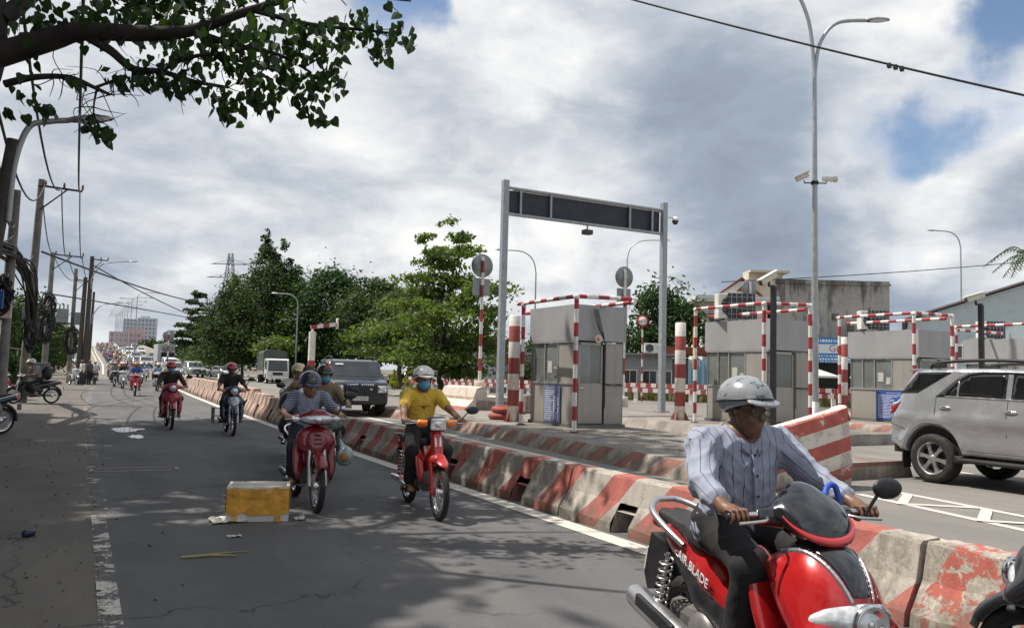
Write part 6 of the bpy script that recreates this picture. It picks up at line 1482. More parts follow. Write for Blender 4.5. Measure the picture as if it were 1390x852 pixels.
# rear corner of another silver car at the picture edge
# dark off-roader coming through the lane
def hw_d(y, z): return hw_std(.955, 1.05, .13, .07, 1.7)(y, z)
ol = [(-2.30, .38), (-2.42, .52), (-2.42, .98), (-2.36, 1.10), (-1.9, 1.20), (-1.22, 1.24), (-.98, 1.50), (-.72, 1.80), (-.4, 1.86), (1.2, 1.89), (2.2, 1.86), (2.32, 1.75), (2.38, 1.2), (2.42, .6), (2.2, .40)] + arch((1.45, .40), .48, 2, 178, 9) + [(.9, .40), (-.9, .40)] + arch((-1.44, .40), .48, 2, 178, 9)
dc_ = Car('dark_suv', 'dark blue boxy off-roader with headlights and white plate coming towards the camera', 'car', (8.45, 27.9, 0), R_(-9), ol, hw_d, black_paint, .12, .06)
link('floor_pan', MB().box((0, 0, .50), (1.6, 4.4, .2)).box((0, -1.44, .7), (1.6, 1.0, .5)).box((0, 1.45, .7), (1.6, 1.0, .5)).mesh('floor_pan', trim_black), dc_.t)
dc_.across('windscreen', (-1.17, 1.285), (-.76, 1.765), .10, glass_clear, .012)
dc_.side('front_door_window', [(-.95, 1.30), (-.62, 1.72), (-.1, 1.74), (-.1, 1.28)], tint); dc_.side('rear_door_window', [(.0, 1.28), (.0, 1.74), (.95, 1.76), (.95, 1.28)], tint); dc_.side('rear_window', [(1.1, 1.28), (1.1, 1.80), (2.1, 1.80), (2.15, 1.25)], tint)
dc_.side('fender_flare', [(-.90, .45), (-1.0, .84), (-1.2, .98), (-1.68, .98), (-1.88, .84), (-2.0, .45), (-1.90, .45), (-1.80, .80), (-1.64, .90), (-1.24, .90), (-1.08, .80), (-.98, .45)], M('dark_plastic_grey', (.030, .031, .034), .6), .02, t=.04)
gm_ = MB()
for z in (.83, .895, .96): gm_.box((0, -2.435, z), (.98, .03, .035), ch=.008)
g_ = gm_.obj('grille_bar', M('grille_grey', (.05, .052, .058), .4, .3), dc_.t)
m = MB(); m.box((0, -2.415, .90), (1.06, .03, .24)); m.obj('grille', trim_black, dc_.t)
for q in (-1, 1):
    m = MB(); m.box((q*.70, -2.36, .90), (.30, .16, .24), ch=.04); hl = m.obj('headlamp', lamp_glass, dc_.t)
    m = MB(); m.lathe([(.0, -.01), (.085, -.01), (.095, .0), (.085, .03)], (q*.66, -2.44, .92), 'y', 18); m.lathe([(0, -.01), (.06, -.01), (.065, .02)], (q*.79, -2.44, .86), 'y', 14); m.obj('reflector', chrome, hl)
    m = MB(); m.box((q*.875, -2.33, .90), (.10, .16, .24), ch=.03); m.obj('indicator', orange_lens if q < 0 else lamp_glass, dc_.t)
    m = MB(); m.lathe([(0, -.015), (.06, -.015), (.07, .0), (.06, .03)], (q*.66, -2.42, .60), 'y', 16); m.obj('fog_lamp', lamp_glass, dc_.t)
    m = MB(); m.box((q*1.06, -.98, 1.27), (.20, .12, .20), ch=.04); m.bar((q*.92, -.95, 1.22), (q*1.0, -.97, 1.22), .03); m.obj('wing_mirror', black_paint if q < 0 else M('mirror_cream', (.5, .46, .38), .4), dc_.t)
    m = MB(); m.tube(spline([(q*.74, -.55, 1.86), (q*.74, -.4, 1.94), (q*.74, .9, 1.97), (q*.74, 1.9, 1.90)], 5), .022, 8); m.obj('roof_rail', trim_black, dc_.t)
m = MB(); m.box((0, -2.40, .56), (1.74, .14, .30), ch=.05); m.obj('bumper', M('dark_plastic_grey', (.030, .031, .034), .6), dc_.t)
m = MB(); m.box((0, -2.485, .60), (.50, .02, .14), ch=.006); pl = m.obj('number_plate', plate_mat, dc_.t)
text_obj('plate_number', '51F-0352', .115, trim_black, pl, (0, -2.497, .60), (1, 0, 0), (0, 0, 1))
text_obj('lettering', 'LAND  ROVER', .105, chrome, dc_.t, (0, -2.423, 1.03), (1, 0, 0), (0, .12, 1), spacing=1.35, bold=.004)
m = MB(); m.box((.34, -2.455, .90), (.09, .01, .045)); m.obj('badge', chrome, dc_.t)
m = MB(); m.box((-.52, -.865, 1.70), (.26, .01, .06), rot=Matrix.Rotation(-.7, 4, 'X')); m.obj('sticker', print_white, dc_.t)
for y in (1.45, -1.44):
    for q in (-1, 1): car_wheel(dc_.t, q*.81, y, .37, .26, q, 7)
# saloon used for the queue on the ramp
def hw_s(y, z): return hw_std(.86, .85, .34, .14, 1.5)(y, z)
ol_s = [(-2.12, .26), (-2.2, .42), (-2.16, .66), (-1.9, .78), (-1.05, .93), (-.35, 1.40), (.1, 1.46), (.75, 1.44), (1.45, 1.05), (2.05, .98), (2.15, .8), (2.12, .3)] + arch((1.28, .30), .36, 4, 176, 7) + [(.85, .24), (-.9, .24)] + arch((-1.32, .30), .36, 4, 176, 7)
def front_kit(c, yf, z, w, plate='', hl=None):
    for q in (-1, 1):
        m = MB(); m.ell((q*w*.72, yf+.10, z), (.20, .12, .09), 12, 8); c_ = m.obj('headlamp', lamp_glass, c.t)
    m = MB(); m.box((0, yf-.005, z-.02), (.8, .05, .14), ch=.02); m.obj('grille', trim_black, c.t)
    m = MB(); m.box((0, yf-.02, z-.26), (1.1, .05, .11), ch=.02); m.obj('air_intake', trim_black, c.t)
    m = MB(); m.box((0, yf-.05, z-.17), (.42, .02, .12)); m.obj('number_plate', plate_mat, c.t)
    for q in (-1, 1): m = MB(); m.box((q*(w+.10), -.72, z+.32), (.18, .10, .13), ch=.03); m.obj('wing_mirror', c.paint, c.t)
def saloon(lab, loc, rz, paint=silver):
    c = Car('saloon_car', lab, 'car', loc, rz, ol_s, hw_s, paint, .16, .07, 'cars queueing down the bridge ramp')
    link('floor_pan', MB().box((0, 0, .34), (1.4, 4.0, .2)).mesh('floor_pan', trim_black), c.t)
    c.across('windscreen', (-1.0, .97), (-.40, 1.375), .09, glass_clear, .012); c.across('rear_window', (.85, 1.38), (1.42, 1.08), .1, tint, .012)
    c.side('door_window', [(-.82, .98), (-.3, 1.33), (.1, 1.39), (.7, 1.37), (1.15, 1.05)], tint); front_kit(c, -2.2, .64, .82)
    for y in (1.28, -1.32):
        for q in (-1, 1): car_wheel(c.t, q*.74, y, .31, .2, q, 5)
    return c.t
s0 = saloon('small silver saloon on the side road before the dark trees', (16.0, 108.5, 0), R_(28))
def hw_v(y, z): return hw_std(.88, 1.0, .20, .12, 1.5)(y, z)
ol_v = [(-2.1, .28), (-2.2, .45), (-2.17, .80), (-2.0, .95), (-1.35, 1.08), (-.62, 1.62), (-.2, 1.74), (1.6, 1.76), (2.05, 1.6), (2.2, 1.0), (2.18, .4)] + arch((1.35, .34), .40, 4, 176, 7) + [(.85, .30), (-.9, .30)] + arch((-1.35, .34), .40, 4, 176, 7)
def van(lab, loc, rz, paint=silver):
    c = Car('people_carrier', lab, 'car', loc, rz, ol_v, hw_v, paint, .18, .07, 'cars queueing down the bridge ramp')
    link('floor_pan', MB().box((0, 0, .4), (1.5, 4.1, .2)).mesh('floor_pan', trim_black), c.t)
    c.across('windscreen', (-1.30, 1.12), (-.66, 1.59), .08, glass_clear, .012); c.across('rear_window', (2.08, 1.5), (2.18, 1.1), .12, tint, .012)
    c.side('door_window', [(-1.1, 1.14), (-.5, 1.60), (.3, 1.64), (.3, 1.12)], tint); c.side('rear_side_window', [(.4, 1.12), (.4, 1.64), (1.6, 1.66), (1.9, 1.15)], tint); front_kit(c, -2.2, .80, .84)
    for y in (1.35, -1.35):
        for q in (-1, 1): car_wheel(c.t, q*.76, y, .35, .22, q, 5)
    return c.t
v0 = van('silver people carrier nearest in the queue beside the road divider', (8.7, 92, zr(92)), R_(2))
def clone(src, lab, X, Y, rz, paint=None):
    c = copy_tree(src); c.location = (X, Y, zr(Y)+.01); c.rotation_euler = (math.atan(.034) if Y > 104 else .01, 0, R_(rz)); c['label'] = lab
    if paint: recolor(c, silver, paint)
    return c
clone(v0, 'white people carrier in front of the truck on the ramp', 10.1, 111, 3, white_car); clone(v0, 'silver people carrier beside the double sign post', 11.4, 98, 4)
clone(s0, 'silver saloon next to the median on the lower ramp', 8.1, 124, 1); clone(s0, 'silver saloon farther up beside the median', 8.2, 150, 1); clone(v0, 'white van near the crest of the bridge', 8.9, 186, 1, white_car)
clone(s0, 'grey saloon in the outer ramp lane behind the others', 10.9, 150, 2, grey_car); clone(s0, 'white saloon in the outer lane near the crest', 12.0, 200, 2, white_car); clone(v0, 'grey people carrier near the crest of the bridge', 12.4, 232, 2, grey_car)
clone(s0, 'dark saloon parked beyond the hedge behind the dark off-roader', 32.5, 84, 70, black_paint).location.z = 0
clone(v0, 'grey van on the far side road behind the light green tree', 36.0, 80, 72, grey_car).location.z = 0
# silver car whose tail just enters the picture on the right
c = copy_tree(v0); c.location = (6.93, 1.22, 0); c.rotation_euler = (0, 0, R_(2)); c['label'] = 'silver car tail with red lamp just entering at the right picture edge'
for q in (-1, 1):
    m = MB(); m.box((q*.83, 2.09, 1.12), (.14, .20, .34), ch=.04); m.obj('tail_lamp', red_lens, c)
# truck with a canvas body
tr_ = thing('canvas_truck', 'white cab truck with dark green canvas body standing by the tall lamp', 'truck', (16.0, 75.4, 0), R_(-3)); canvas = M('truck_canvas', (.062, .078, .068), .85, var=.15, scale=1.2, bump=.2, bscale=5)
tw_ = M('truck_white', (.66, .66, .64), .35, var=.04, coat=.3)
m = MB(); m.prism([(-.05, .62), (-.05, 1.15), (.20, 2.15), (.38, 2.28), (1.55, 2.30), (1.6, 2.2), (1.6, .55), (1.25, .55), (1.15, .85), (.75, .98), (.35, .85), (.25, .45), (.0, .45)], -.98, .98, 'x'); cab = m.obj('cab', tw_, tr_)
m = MB(); m.add([(-.86, -.03, 1.30), (.86, -.03, 1.30), (.80, .165, 2.12), (-.80, .165, 2.12)], [(0, 1, 2, 3)]); m.obj('windscreen', glass_clear, cab)
for q in (-1, 1):
    m = MB(); m.prism([(.12, 1.30), (.32, 2.08), (1.1, 2.08), (1.1, 1.30)], q*.985, q*.992, 'x'); m.obj('door_window', tint, cab)
    m = MB(); m.box((q*.70, -.06, .88), (.42, .06, .26), ch=.02); m.obj('headlamp', lamp_glass, cab)
    m = MB(); m.box((q*1.12, .1, 1.75), (.05, .14, .36), ch=.02); m.bar((q*.98, .2, 1.9), (q*1.12, .1, 1.9), .015); m.obj('wing_mirror', dark_steel, cab)
m = MB(); m.box((0, -.05, .90), (.90, .04, .26)); m.obj('grille', trim_black, cab)
m = MB(); m.box((0, -.10, .55), (1.9, .16, .24), ch=.04); m.obj('bumper', tw_, tr_)
m = MB(); m.box((0, -.04, 1.22), (1.7, .03, .12)); m.obj('wiper_panel', trim_black, cab)
m = MB(); m.prism([(-1.05, 1.15), (1.05, 1.15), (1.08, 2.8), (.95, 3.02), (.4, 3.12), (-.4, 3.12), (-.95, 3.02), (-1.08, 2.8)], 1.75, 6.2, 'y'); m.obj('canvas_cover', canvas, tr_)
m = MB(); m.box((0, 4.0, .98), (2.12, 4.5, .36)); m.box((0, 3.2, .62), (.9, 5.6, .2)); m.obj('load_bed', M('bed_grey', (.30, .29, .27), .7, var=.12, dirt=(.16, .13, .1), dirt_amt=.4), tr_)
for y, xs in ((.75, (-.85, .85)), (5.0, (-.72, .72, -.98, .98))):
    for x in xs: car_wheel(tr_, x, y, .38, .22, 1 if x > 0 else -1, 5)
# tall box truck in the queue on the ramp
bt_ = thing('box_truck', 'tall grey box truck behind the white carrier on the ramp', 'truck', (11.2, 127, zr(127)), R_(2))
m = MB(); m.box((0, .8, 1.3), (2.0, 1.6, 1.9), ch=.15); cb = m.obj('cab', grey_car, bt_)
m = MB(); m.box((0, .0, 1.65), (1.7, .06, .8)); m.obj('windscreen', glass_clear, cb)
m = MB(); m.box((0, 4.4, 2.0), (2.3, 5.4, 2.6), ch=.04); m.obj('box_body', M('box_grey', (.40, .41, .42), .5, var=.06), bt_)
for y in (.9, 5.6):
    for q in (-1, 1): car_wheel(bt_, q*.85, y, .42, .26, q, 5)
# grey cargo cart parked at the left
cart = thing('cargo_cart', 'grey covered cargo cart parked behind the motorcycle at left', 'cart', (-2.2, 46.5, 0), R_(-20))
cm = M('cart_grey', (.07, .08, .085), .7, var=.15); m = MB(); m.box((0, 0, 1.45), (2.1, 2.4, 1.1), ch=.05); m.obj('cover', cm, cart)
m = MB(); m.box((0, 0, .72), (2.0, 2.5, .5)); m.obj('cargo_box', MATS['bed_grey'], cart)
for q in (-1, 1): car_wheel(cart, q*.9, -.4, .32, .15, q, 5)
cart.scale = (.68, .68, .72)

# ------------------------------------------------------------------ motorbikes
def bike_wheel(parent, y, r, w, spoked=True, col=None):
    m = MB(); m.lathe([(r-.075, -w*.30), (r-.04, -w*.48), (r-.012, -w*.36), (r, -w*.12), (r, w*.12), (r-.012, w*.36), (r-.04, w*.48), (r-.075, w*.30)], (0, 0, 0), 'x', 32); wh = m.obj('wheel', rubber, parent, (0, y, r))
    m = MB(); q = r-.072; m.lathe([(q+.004, -w*.34), (q-.014, -w*.30), (q-.02, 0), (q-.014, w*.30), (q+.004, w*.34)], (0, 0, 0), 'x', 32); m.lathe([(0, -.055), (.05, -.055), (.055, -.03), (.035, 0), (.055, .03), (.05, .055), (0, .055)], (0, 0, 0), 'x', 16)
    if not spoked:
        for k in range(6): a = 6.283*k/6; m.tube([(0, .04*math.cos(a), .04*math.sin(a)), (.004, q*.96*math.cos(a+.15), q*.96*math.sin(a+.15))], [.022, .015], 6)
    m.obj('rim', chrome if spoked else (col or alloy), wh)
    if spoked:
        m = MB()
        for k in range(28): a = 6.283*k/28; sg = 1 if k % 2 else -1; m.tube([(sg*.04, .045*math.cos(a+.35*sg), .045*math.sin(a+.35*sg)), (0, q*.985*math.cos(a), q*.985*math.sin(a))], .0022, 4, cap=False)
        m.obj('spoke', chrome, wh)['kind'] = 'stuff'
    return wh
def fender(y, r, a0, a1, w, mat, parent, name='fender', th=.006):
    m = MB(); n = 14; V = []
    for i in range(n+1):
        a = R_(lerp(a0, a1, i/n))
        for (x, d) in ((-w, -.045), (-w*.9, -.01), (-w*.5, .012), (0, .018), (w*.5, .012), (w*.9, -.01), (w, -.045), (w*.85, -.05), (0, .006), (-w*.85, -.05)): V.append((x, y-(r+d)*math.cos(a), (r+d)*math.sin(a)))
    k = 10; m.add([(v[0], v[1], v[2]+r-.0) for v in V], [(i*k+j, i*k+(j+1) % k, (i+1)*k+(j+1) % k, (i+1)*k+j) for i in range(n) for j in range(k)]+[tuple(range(k)), tuple(n*k+j for j in range(k-1, -1, -1))], 0, True)
    return m.obj(name, mat, parent)
def mirrors(t, x=.30, z=1.02, y=-.36, h=.22, which=(-1, 1), out=.10, mat=None):
    for q in which:
        m = MB(); m.tube(spline([(q*x*.8, y, z), (q*(x*.8+out*.5), y-.02, z+h*.6), (q*(x*.8+out), y-.03, z+h)], 4), .008, 6); s = m.obj('mirror_stalk', mat or black_plastic, t)
        m = MB(); m.ell((q*(x*.8+out+.03), y-.035, z+h+.01), (.075, .022, .045), 14, 8); m.obj('mirror', black_plastic, s)
        m = MB(); m.ell((q*(x*.8+out+.03), y-.022, z+h+.01), (.065, .014, .037), 14, 8); m.obj('mirror_glass', chrome, s)
def bars(t, z=1.0, y=-.33, w=.34, lever=True):
    m = MB(); m.tube(spline([(-w, y, z), (-w*.55, y-.02, z+.01), (0, y-.10, z-.03), (w*.55, y-.02, z+.01), (w, y, z)], 5), .012, 8); m.obj('handlebar', chrome, t)
    for q in (-1, 1):
        m = MB(); m.lathe([(0, q*w*1.03), (.018, q*w*1.03), (.0175, q*w*.70), (.022, q*w*.68), (.022, q*w*.66), (0, q*w*.66)], (0, y, z), 'x', 14); g = m.obj('grip', black_plastic, t)
        if lever: m = MB(); m.tube(spline([(q*w*.56, y-.03, z), (q*w*.66, y-.075, z-.005), (q*w*.99, y-.065, z-.015)], 5), .007, 6); m.obj('brake_lever', alloy, t)
def exhaust(t, x=-.16, y0=.18, y1=.86, z0=.28, z1=.36, r=.055, mat=None, shield=True):
    m = MB(); m.tube([(x*.5, y0-.2, z0-.03), (x*.9, y0, z0-.01), (x, y0+.05, z0)], .02, 8); m.tube([(x, y0, z0), (x, y0+.10, z0+.01), (x, y1-.03, z1), (x, y1, z1)], [.03, r, r, r*.85], 16); e = m.obj('exhaust', mat or chrome, t)
    m = MB(); m.tube([(x, y1-.004, z1), (x, y1+.012, z1+.002)], r*.6, 12); m.obj('exhaust_tip', trim_black, e)
    if shield: m = MB(); m.box((x-r*.75, lerp(y0, y1, .5), lerp(z0, z1, .5)+.028), (.03, (y1-y0)*.62, .07), ch=.012, rot=Matrix.Rotation(math.atan2(z1-z0, y1-y0), 4, 'X')); m.obj('heat_shield', black_plastic, e)
def fork(t, z0, y0, z1=.92, y1=-.42, x=.085, mat=None):
    for q in (-1, 1): m = MB(); m.tube([(q*x, y0, z0), (q*x, lerp(y0, y1, .45), lerp(z0, z1, .45)), (q*x*.8, y1, z1)], [.024, .024, .02], 10); m.obj('fork_leg', mat or alloy, t)
def engine(t, y=.02, z=.34):
    m = MB(); m.box((0, y, z), (.20, .30, .20), ch=.05); m.tube([(0, y-.12, z+.02), (0, y-.30, z+.06)], [.085, .065], 14)
    for k in range(5): m.tube([(0, y-.14-.03*k, z+.025+.008*k), (0, y-.152-.03*k, z+.028+.008*k)], .098-.004*k, 14)
    m.lathe([(0, -.125), (.08, -.12), (.09, -.09), (.09, .09), (.08, .12), (0, .125)], (0, y+.03, z), 'x', 18); m.obj('engine', M('engine_alloy', (.20, .195, .19), .5, .6, var=.2, dirt=(.05, .04, .035), dirt_amt=.5), t)
def shock(t, x, a, b, r=.03):
    a, b = Vector(a), Vector(b); m = MB(); m.bar(a, b, .012); P = []; X, Y, Z = frame_of(b-a)
    for i in range(61): u = i/60; an = 6.283*7*u; P.append(a.lerp(b, .08+.84*u)+X*r*math.cos(an)+Y*r*math.sin(an))
    m.tube(P, .0065, 5); m.obj('shock_spring', alloy, t)
H1, H2 = .011, .016
def underbone(lab, loc, rz, col, group=None, far=False, col2=None, cat='motorcycle', name='motorcycle', wide_lamp=True, badge=None, mir=(-1, 1)):
    """small motorcycle with leg shields"""
    t = thing(name, lab, cat, loc, rz, group); h = .02 if far else H1
    bike_wheel(t, -.61, .285, .075, True); bike_wheel(t, .62, .285, .085, True)
    f = [E((0, -.43, .76), (.215, .085, .165), (-.34, 0, 0), 0, .04), E((.165, -.36, .58), (.075, .04, .25), (-.26, -.16, -.35), 0, .05), E((-.165, -.36, .58), (.075, .04, .25), (-.26, .16, .35), 0, .05), E((0, -.40, .58), (.10, .06, .20), (-.25, 0, 0), 0, .05)]
    link('leg_shield', field_mesh('leg_shield', f, h, [col]), t)
    link('front_panel', field_mesh('front_panel', [E((0, -.475, .755), (.135, .07, .135), (-.35, 0, 0)), C((0, -.50, .64), (0, -.53, .60), .06, .03, 0, .06)], h, [col2 or col]), t)
    m = MB()
    for k in range(3): m.box((0, -.552+.012*k, .73+.045*k), (.09-.012*k, .012, .012), rot=Matrix.Rotation(.3, 4, 'X'))
    m.obj('vent', trim_black, t)
    link('handlebar_cover', field_mesh('handlebar_cover', [E((0, -.40, 1.0), (.17, .12, .085), (.15, 0, 0)), C((-.12, -.36, 1.0), (-.21, -.33, 1.0), .05, .035, 0, .04), C((.12, -.36, 1.0), (.21, -.33, 1.0), .05, .035, 0, .04), E((0, -.43, 1.06), (.10, .08, .035), (-.2, 0, 0), 0, .03)], h, [col]), t)
    if wide_lamp: hl = [E((0, -.465, .985), (.155, .075, .05), (-.2, 0, 0)), E((.1, -.45, .985), (.08, .06, .035), (-.2, 0, .4), 0, .02), E((-.1, -.45, .985), (.08, .06, .035), (-.2, 0, -.4), 0, .02)]
    else: hl = [E((0, -.47, .985), (.09, .07, .075), (-.2, 0, 0)), E((0, -.49, .95), (.06, .05, .06), None, 0, .03)]
    h_ = link('headlamp', field_mesh('headlamp', hl, h*.8, [lamp_glass]), t)
    m = MB(); m.ell((0, -.535, .985), (.045, .012, .032), 14, 8); m.obj('reflector', chrome, h_)
    for q in (-1, 1): m = MB(); m.ell((q*.215, -.395, .985), (.055, .035, .03), 12, 8); m.obj('indicator', orange_lens if not wide_lamp else lamp_glass, t)
    fender(-.61, .315, 35, 150, .062, col, t); fork(t, .285, -.61, .80, -.47)
    link('body_cover', field_mesh('body_cover', [C((0, -.30, .60), (0, .10, .60), .075, .085), C((0, .10, .62), (0, .45, .66), .09, .12), C((0, .45, .66), (0, .86, .76), .115, .06), E((0, .12, .48), (.10, .22, .16), None, 0, .05), PLANE((0, 0, .745), (0, -.14, 1))], h, [col]), t)
    link('seat', field_mesh('seat', [C((0, .10, .745), (0, .40, .765), .095, .125, 0, .03), C((0, .40, .775), (0, .74, .80), .12, .105, 0, .03), PLANE((0, 0, .715), (0, .12, -1)), PLANE((0, 0, .795), (0, -.06, 1))], h, [M('seat_vinyl', (.022, .021, .022), .55, var=.2)]), t)
    m = MB(); m.tube(spline([(-.13, .50, .74), (-.14, .74, .80), (-.07, .90, .84), (.07, .90, .84), (.14, .74, .80), (.13, .50, .74)], 5), .012, 8); m.obj('grab_rail', chrome, t)
    m = MB(); m.ell((0, .90, .74), (.085, .04, .05), 12, 8); m.obj('tail_lamp', red_lens, t)
    fender(.62, .32, 60, 190, .07, trim_black, t, 'rear_fender'); m = MB(); m.box((0, .985, .56), (.17, .012, .13)); m.obj('number_plate', plate_mat, t)
    engine(t); exhaust(t, -.15, .12, .80, .26, .31, .048); bars(t, 1.0, -.33); mirrors(t, which=mir); shock(t, .11, (.12, .60, .36), (.12, .52, .66)); shock(t, .11, (-.12, .60, .36), (-.12, .52, .66))
    m = MB()
    for q in (-1, 1): m.bar((q*.05, .02, .27), (q*.26, .02, .27), .016)
    m.obj('foot_peg', rubber, t)
    m = MB(); m.tube([(0, .1, .36), (0, .40, .30), (0, .62, .285)], .03, 8); m.tube([(0, -.34, .62), (0, .0, .42)], .035, 8); m.obj('frame', trim_black, t)
    return t
def cub(lab, loc, rz):
    """old step-through with a slim fork cover and square headlight"""
    t = thing('motorcycle', lab, 'motorcycle', loc, rz); red = M('cub_red', (.50, .022, .018), .28, var=.12, coat=.7, dirt=(.2, .05, .04), dirt_amt=.2)
    bike_wheel(t, -.61, .29, .07, True); bike_wheel(t, .61, .29, .08, True)
    link('fork_cover', field_mesh('fork_cover', [C((0, -.40, .94), (0, -.50, .62), .062, .055, 0, .02), C((.068, -.50, .62), (.075, -.60, .28), .032, .026, 0, .03), C((-.068, -.50, .62), (-.075, -.60, .28), .032, .026, 0, .03), B((0, -.475, .74), (.055, .05, .14), .02, (-.3, 0, 0), 0, .02)], H1, [red]), t)
    m = MB(); m.box((0, -.505, .80), (.07, .012, .10), rot=Matrix.Rotation(-.3, 4, 'X'), ch=.003); m.obj('badge', lamp_glass, t)
    m = MB(); m.box((0, -.545, .70), (.085, .012, .05), rot=Matrix.Rotation(-.3, 4, 'X'), ch=.004); m.obj('front_emblem', red, t)
    link('headlamp_case', field_mesh('headlamp_case', [B((0, -.42, .985), (.098, .085, .075), .03), C((-.18, -.36, .99), (.18, -.36, .99), .035, .035, 0, .03)], H1, [black_plastic]), t)
    m = MB(); m.box((0, -.505, .985), (.17, .03, .125), ch=.014); hl = m.obj('headlamp', lamp_glass, t)
    m = MB(); m.ell((0, -.513, .985), (.055, .012, .045), 14, 8); m.obj('reflector', chrome, hl)
    for q in (-1, 1): m = MB(); m.tube([(q*.105, -.43, .99), (q*.20, -.42, .99), (q*.215, -.42, .99)], [.038, .042, .02], 14); m.obj('indicator', orange_lens, t)
    link('front_fender', field_mesh('front_fender', [E((0, -.585, .60), (.085, .20, .055), (.22, 0, 0), 0, .01), E((0, -.52, .62), (.08, .10, .07), None, 0, .03), CUT(C((-.2, -.61, .29), (.2, -.61, .29), .305, .305, 0, .004))], H1, [red]), t)
    for q in (-1, 1):
        link('leg_shield', field_mesh('leg_shield', [E((q*.12, -.24, .54), (.06, .025, .20), (-.22, 0, -q*.5))], H1, [red]), t)
    link('body_cover', field_mesh('body_cover', [C((0, -.36, .74), (0, -.02, .46), .045, .06, 0, .03), E((0, .28, .56), (.115, .24, .145), (.1, 0, 0), 0, .05), C((0, .30, .62), (0, .80, .68), .10, .06, 0, .05)], H1, [red]), t)
    link('seat', field_mesh('seat', [C((0, .12, .755), (0, .66, .775), .115, .12, 0, .02), PLANE((0, 0, .71), (0, 0, -1)), PLANE((0, 0, .80), (0, 0, 1))], H1, [M('seat_vinyl', (.022, .021, .022), .55, var=.2)]), t)
    m = MB(); m.box((0, .84, .78), (.26, .22, .02)); m.obj('carrier_rack', chrome, t); m = MB(); m.box((0, .93, .66), (.14, .05, .09), ch=.02); m.obj('tail_lamp', red_lens, t)
    fender(.61, .32, 55, 195, .075, red, t, 'rear_fender'); engine(t, .0, .33); exhaust(t, -.14, .06, .82, .27, .29, .042, chrome, False); bars(t, 1.0, -.33); mirrors(t, .36, 1.0, -.35, .12, (1,), .10)
    shock(t, 0, (-.11, .60, .33), (-.11, .50, .66)); shock(t, 0, (.11, .60, .33), (.11, .50, .66))
    m = MB(); m.tube([(-.12, .1, .30), (-.12, .4, .33), (-.12, .61, .29)], .045, 8, flat=.5); m.obj('chain_case', red, t)
    m = MB()
    for q in (-1, 1): m.bar((q*.05, .0, .25), (q*.26, .0, .25), .016)
    m.obj('foot_peg', rubber, t); return t
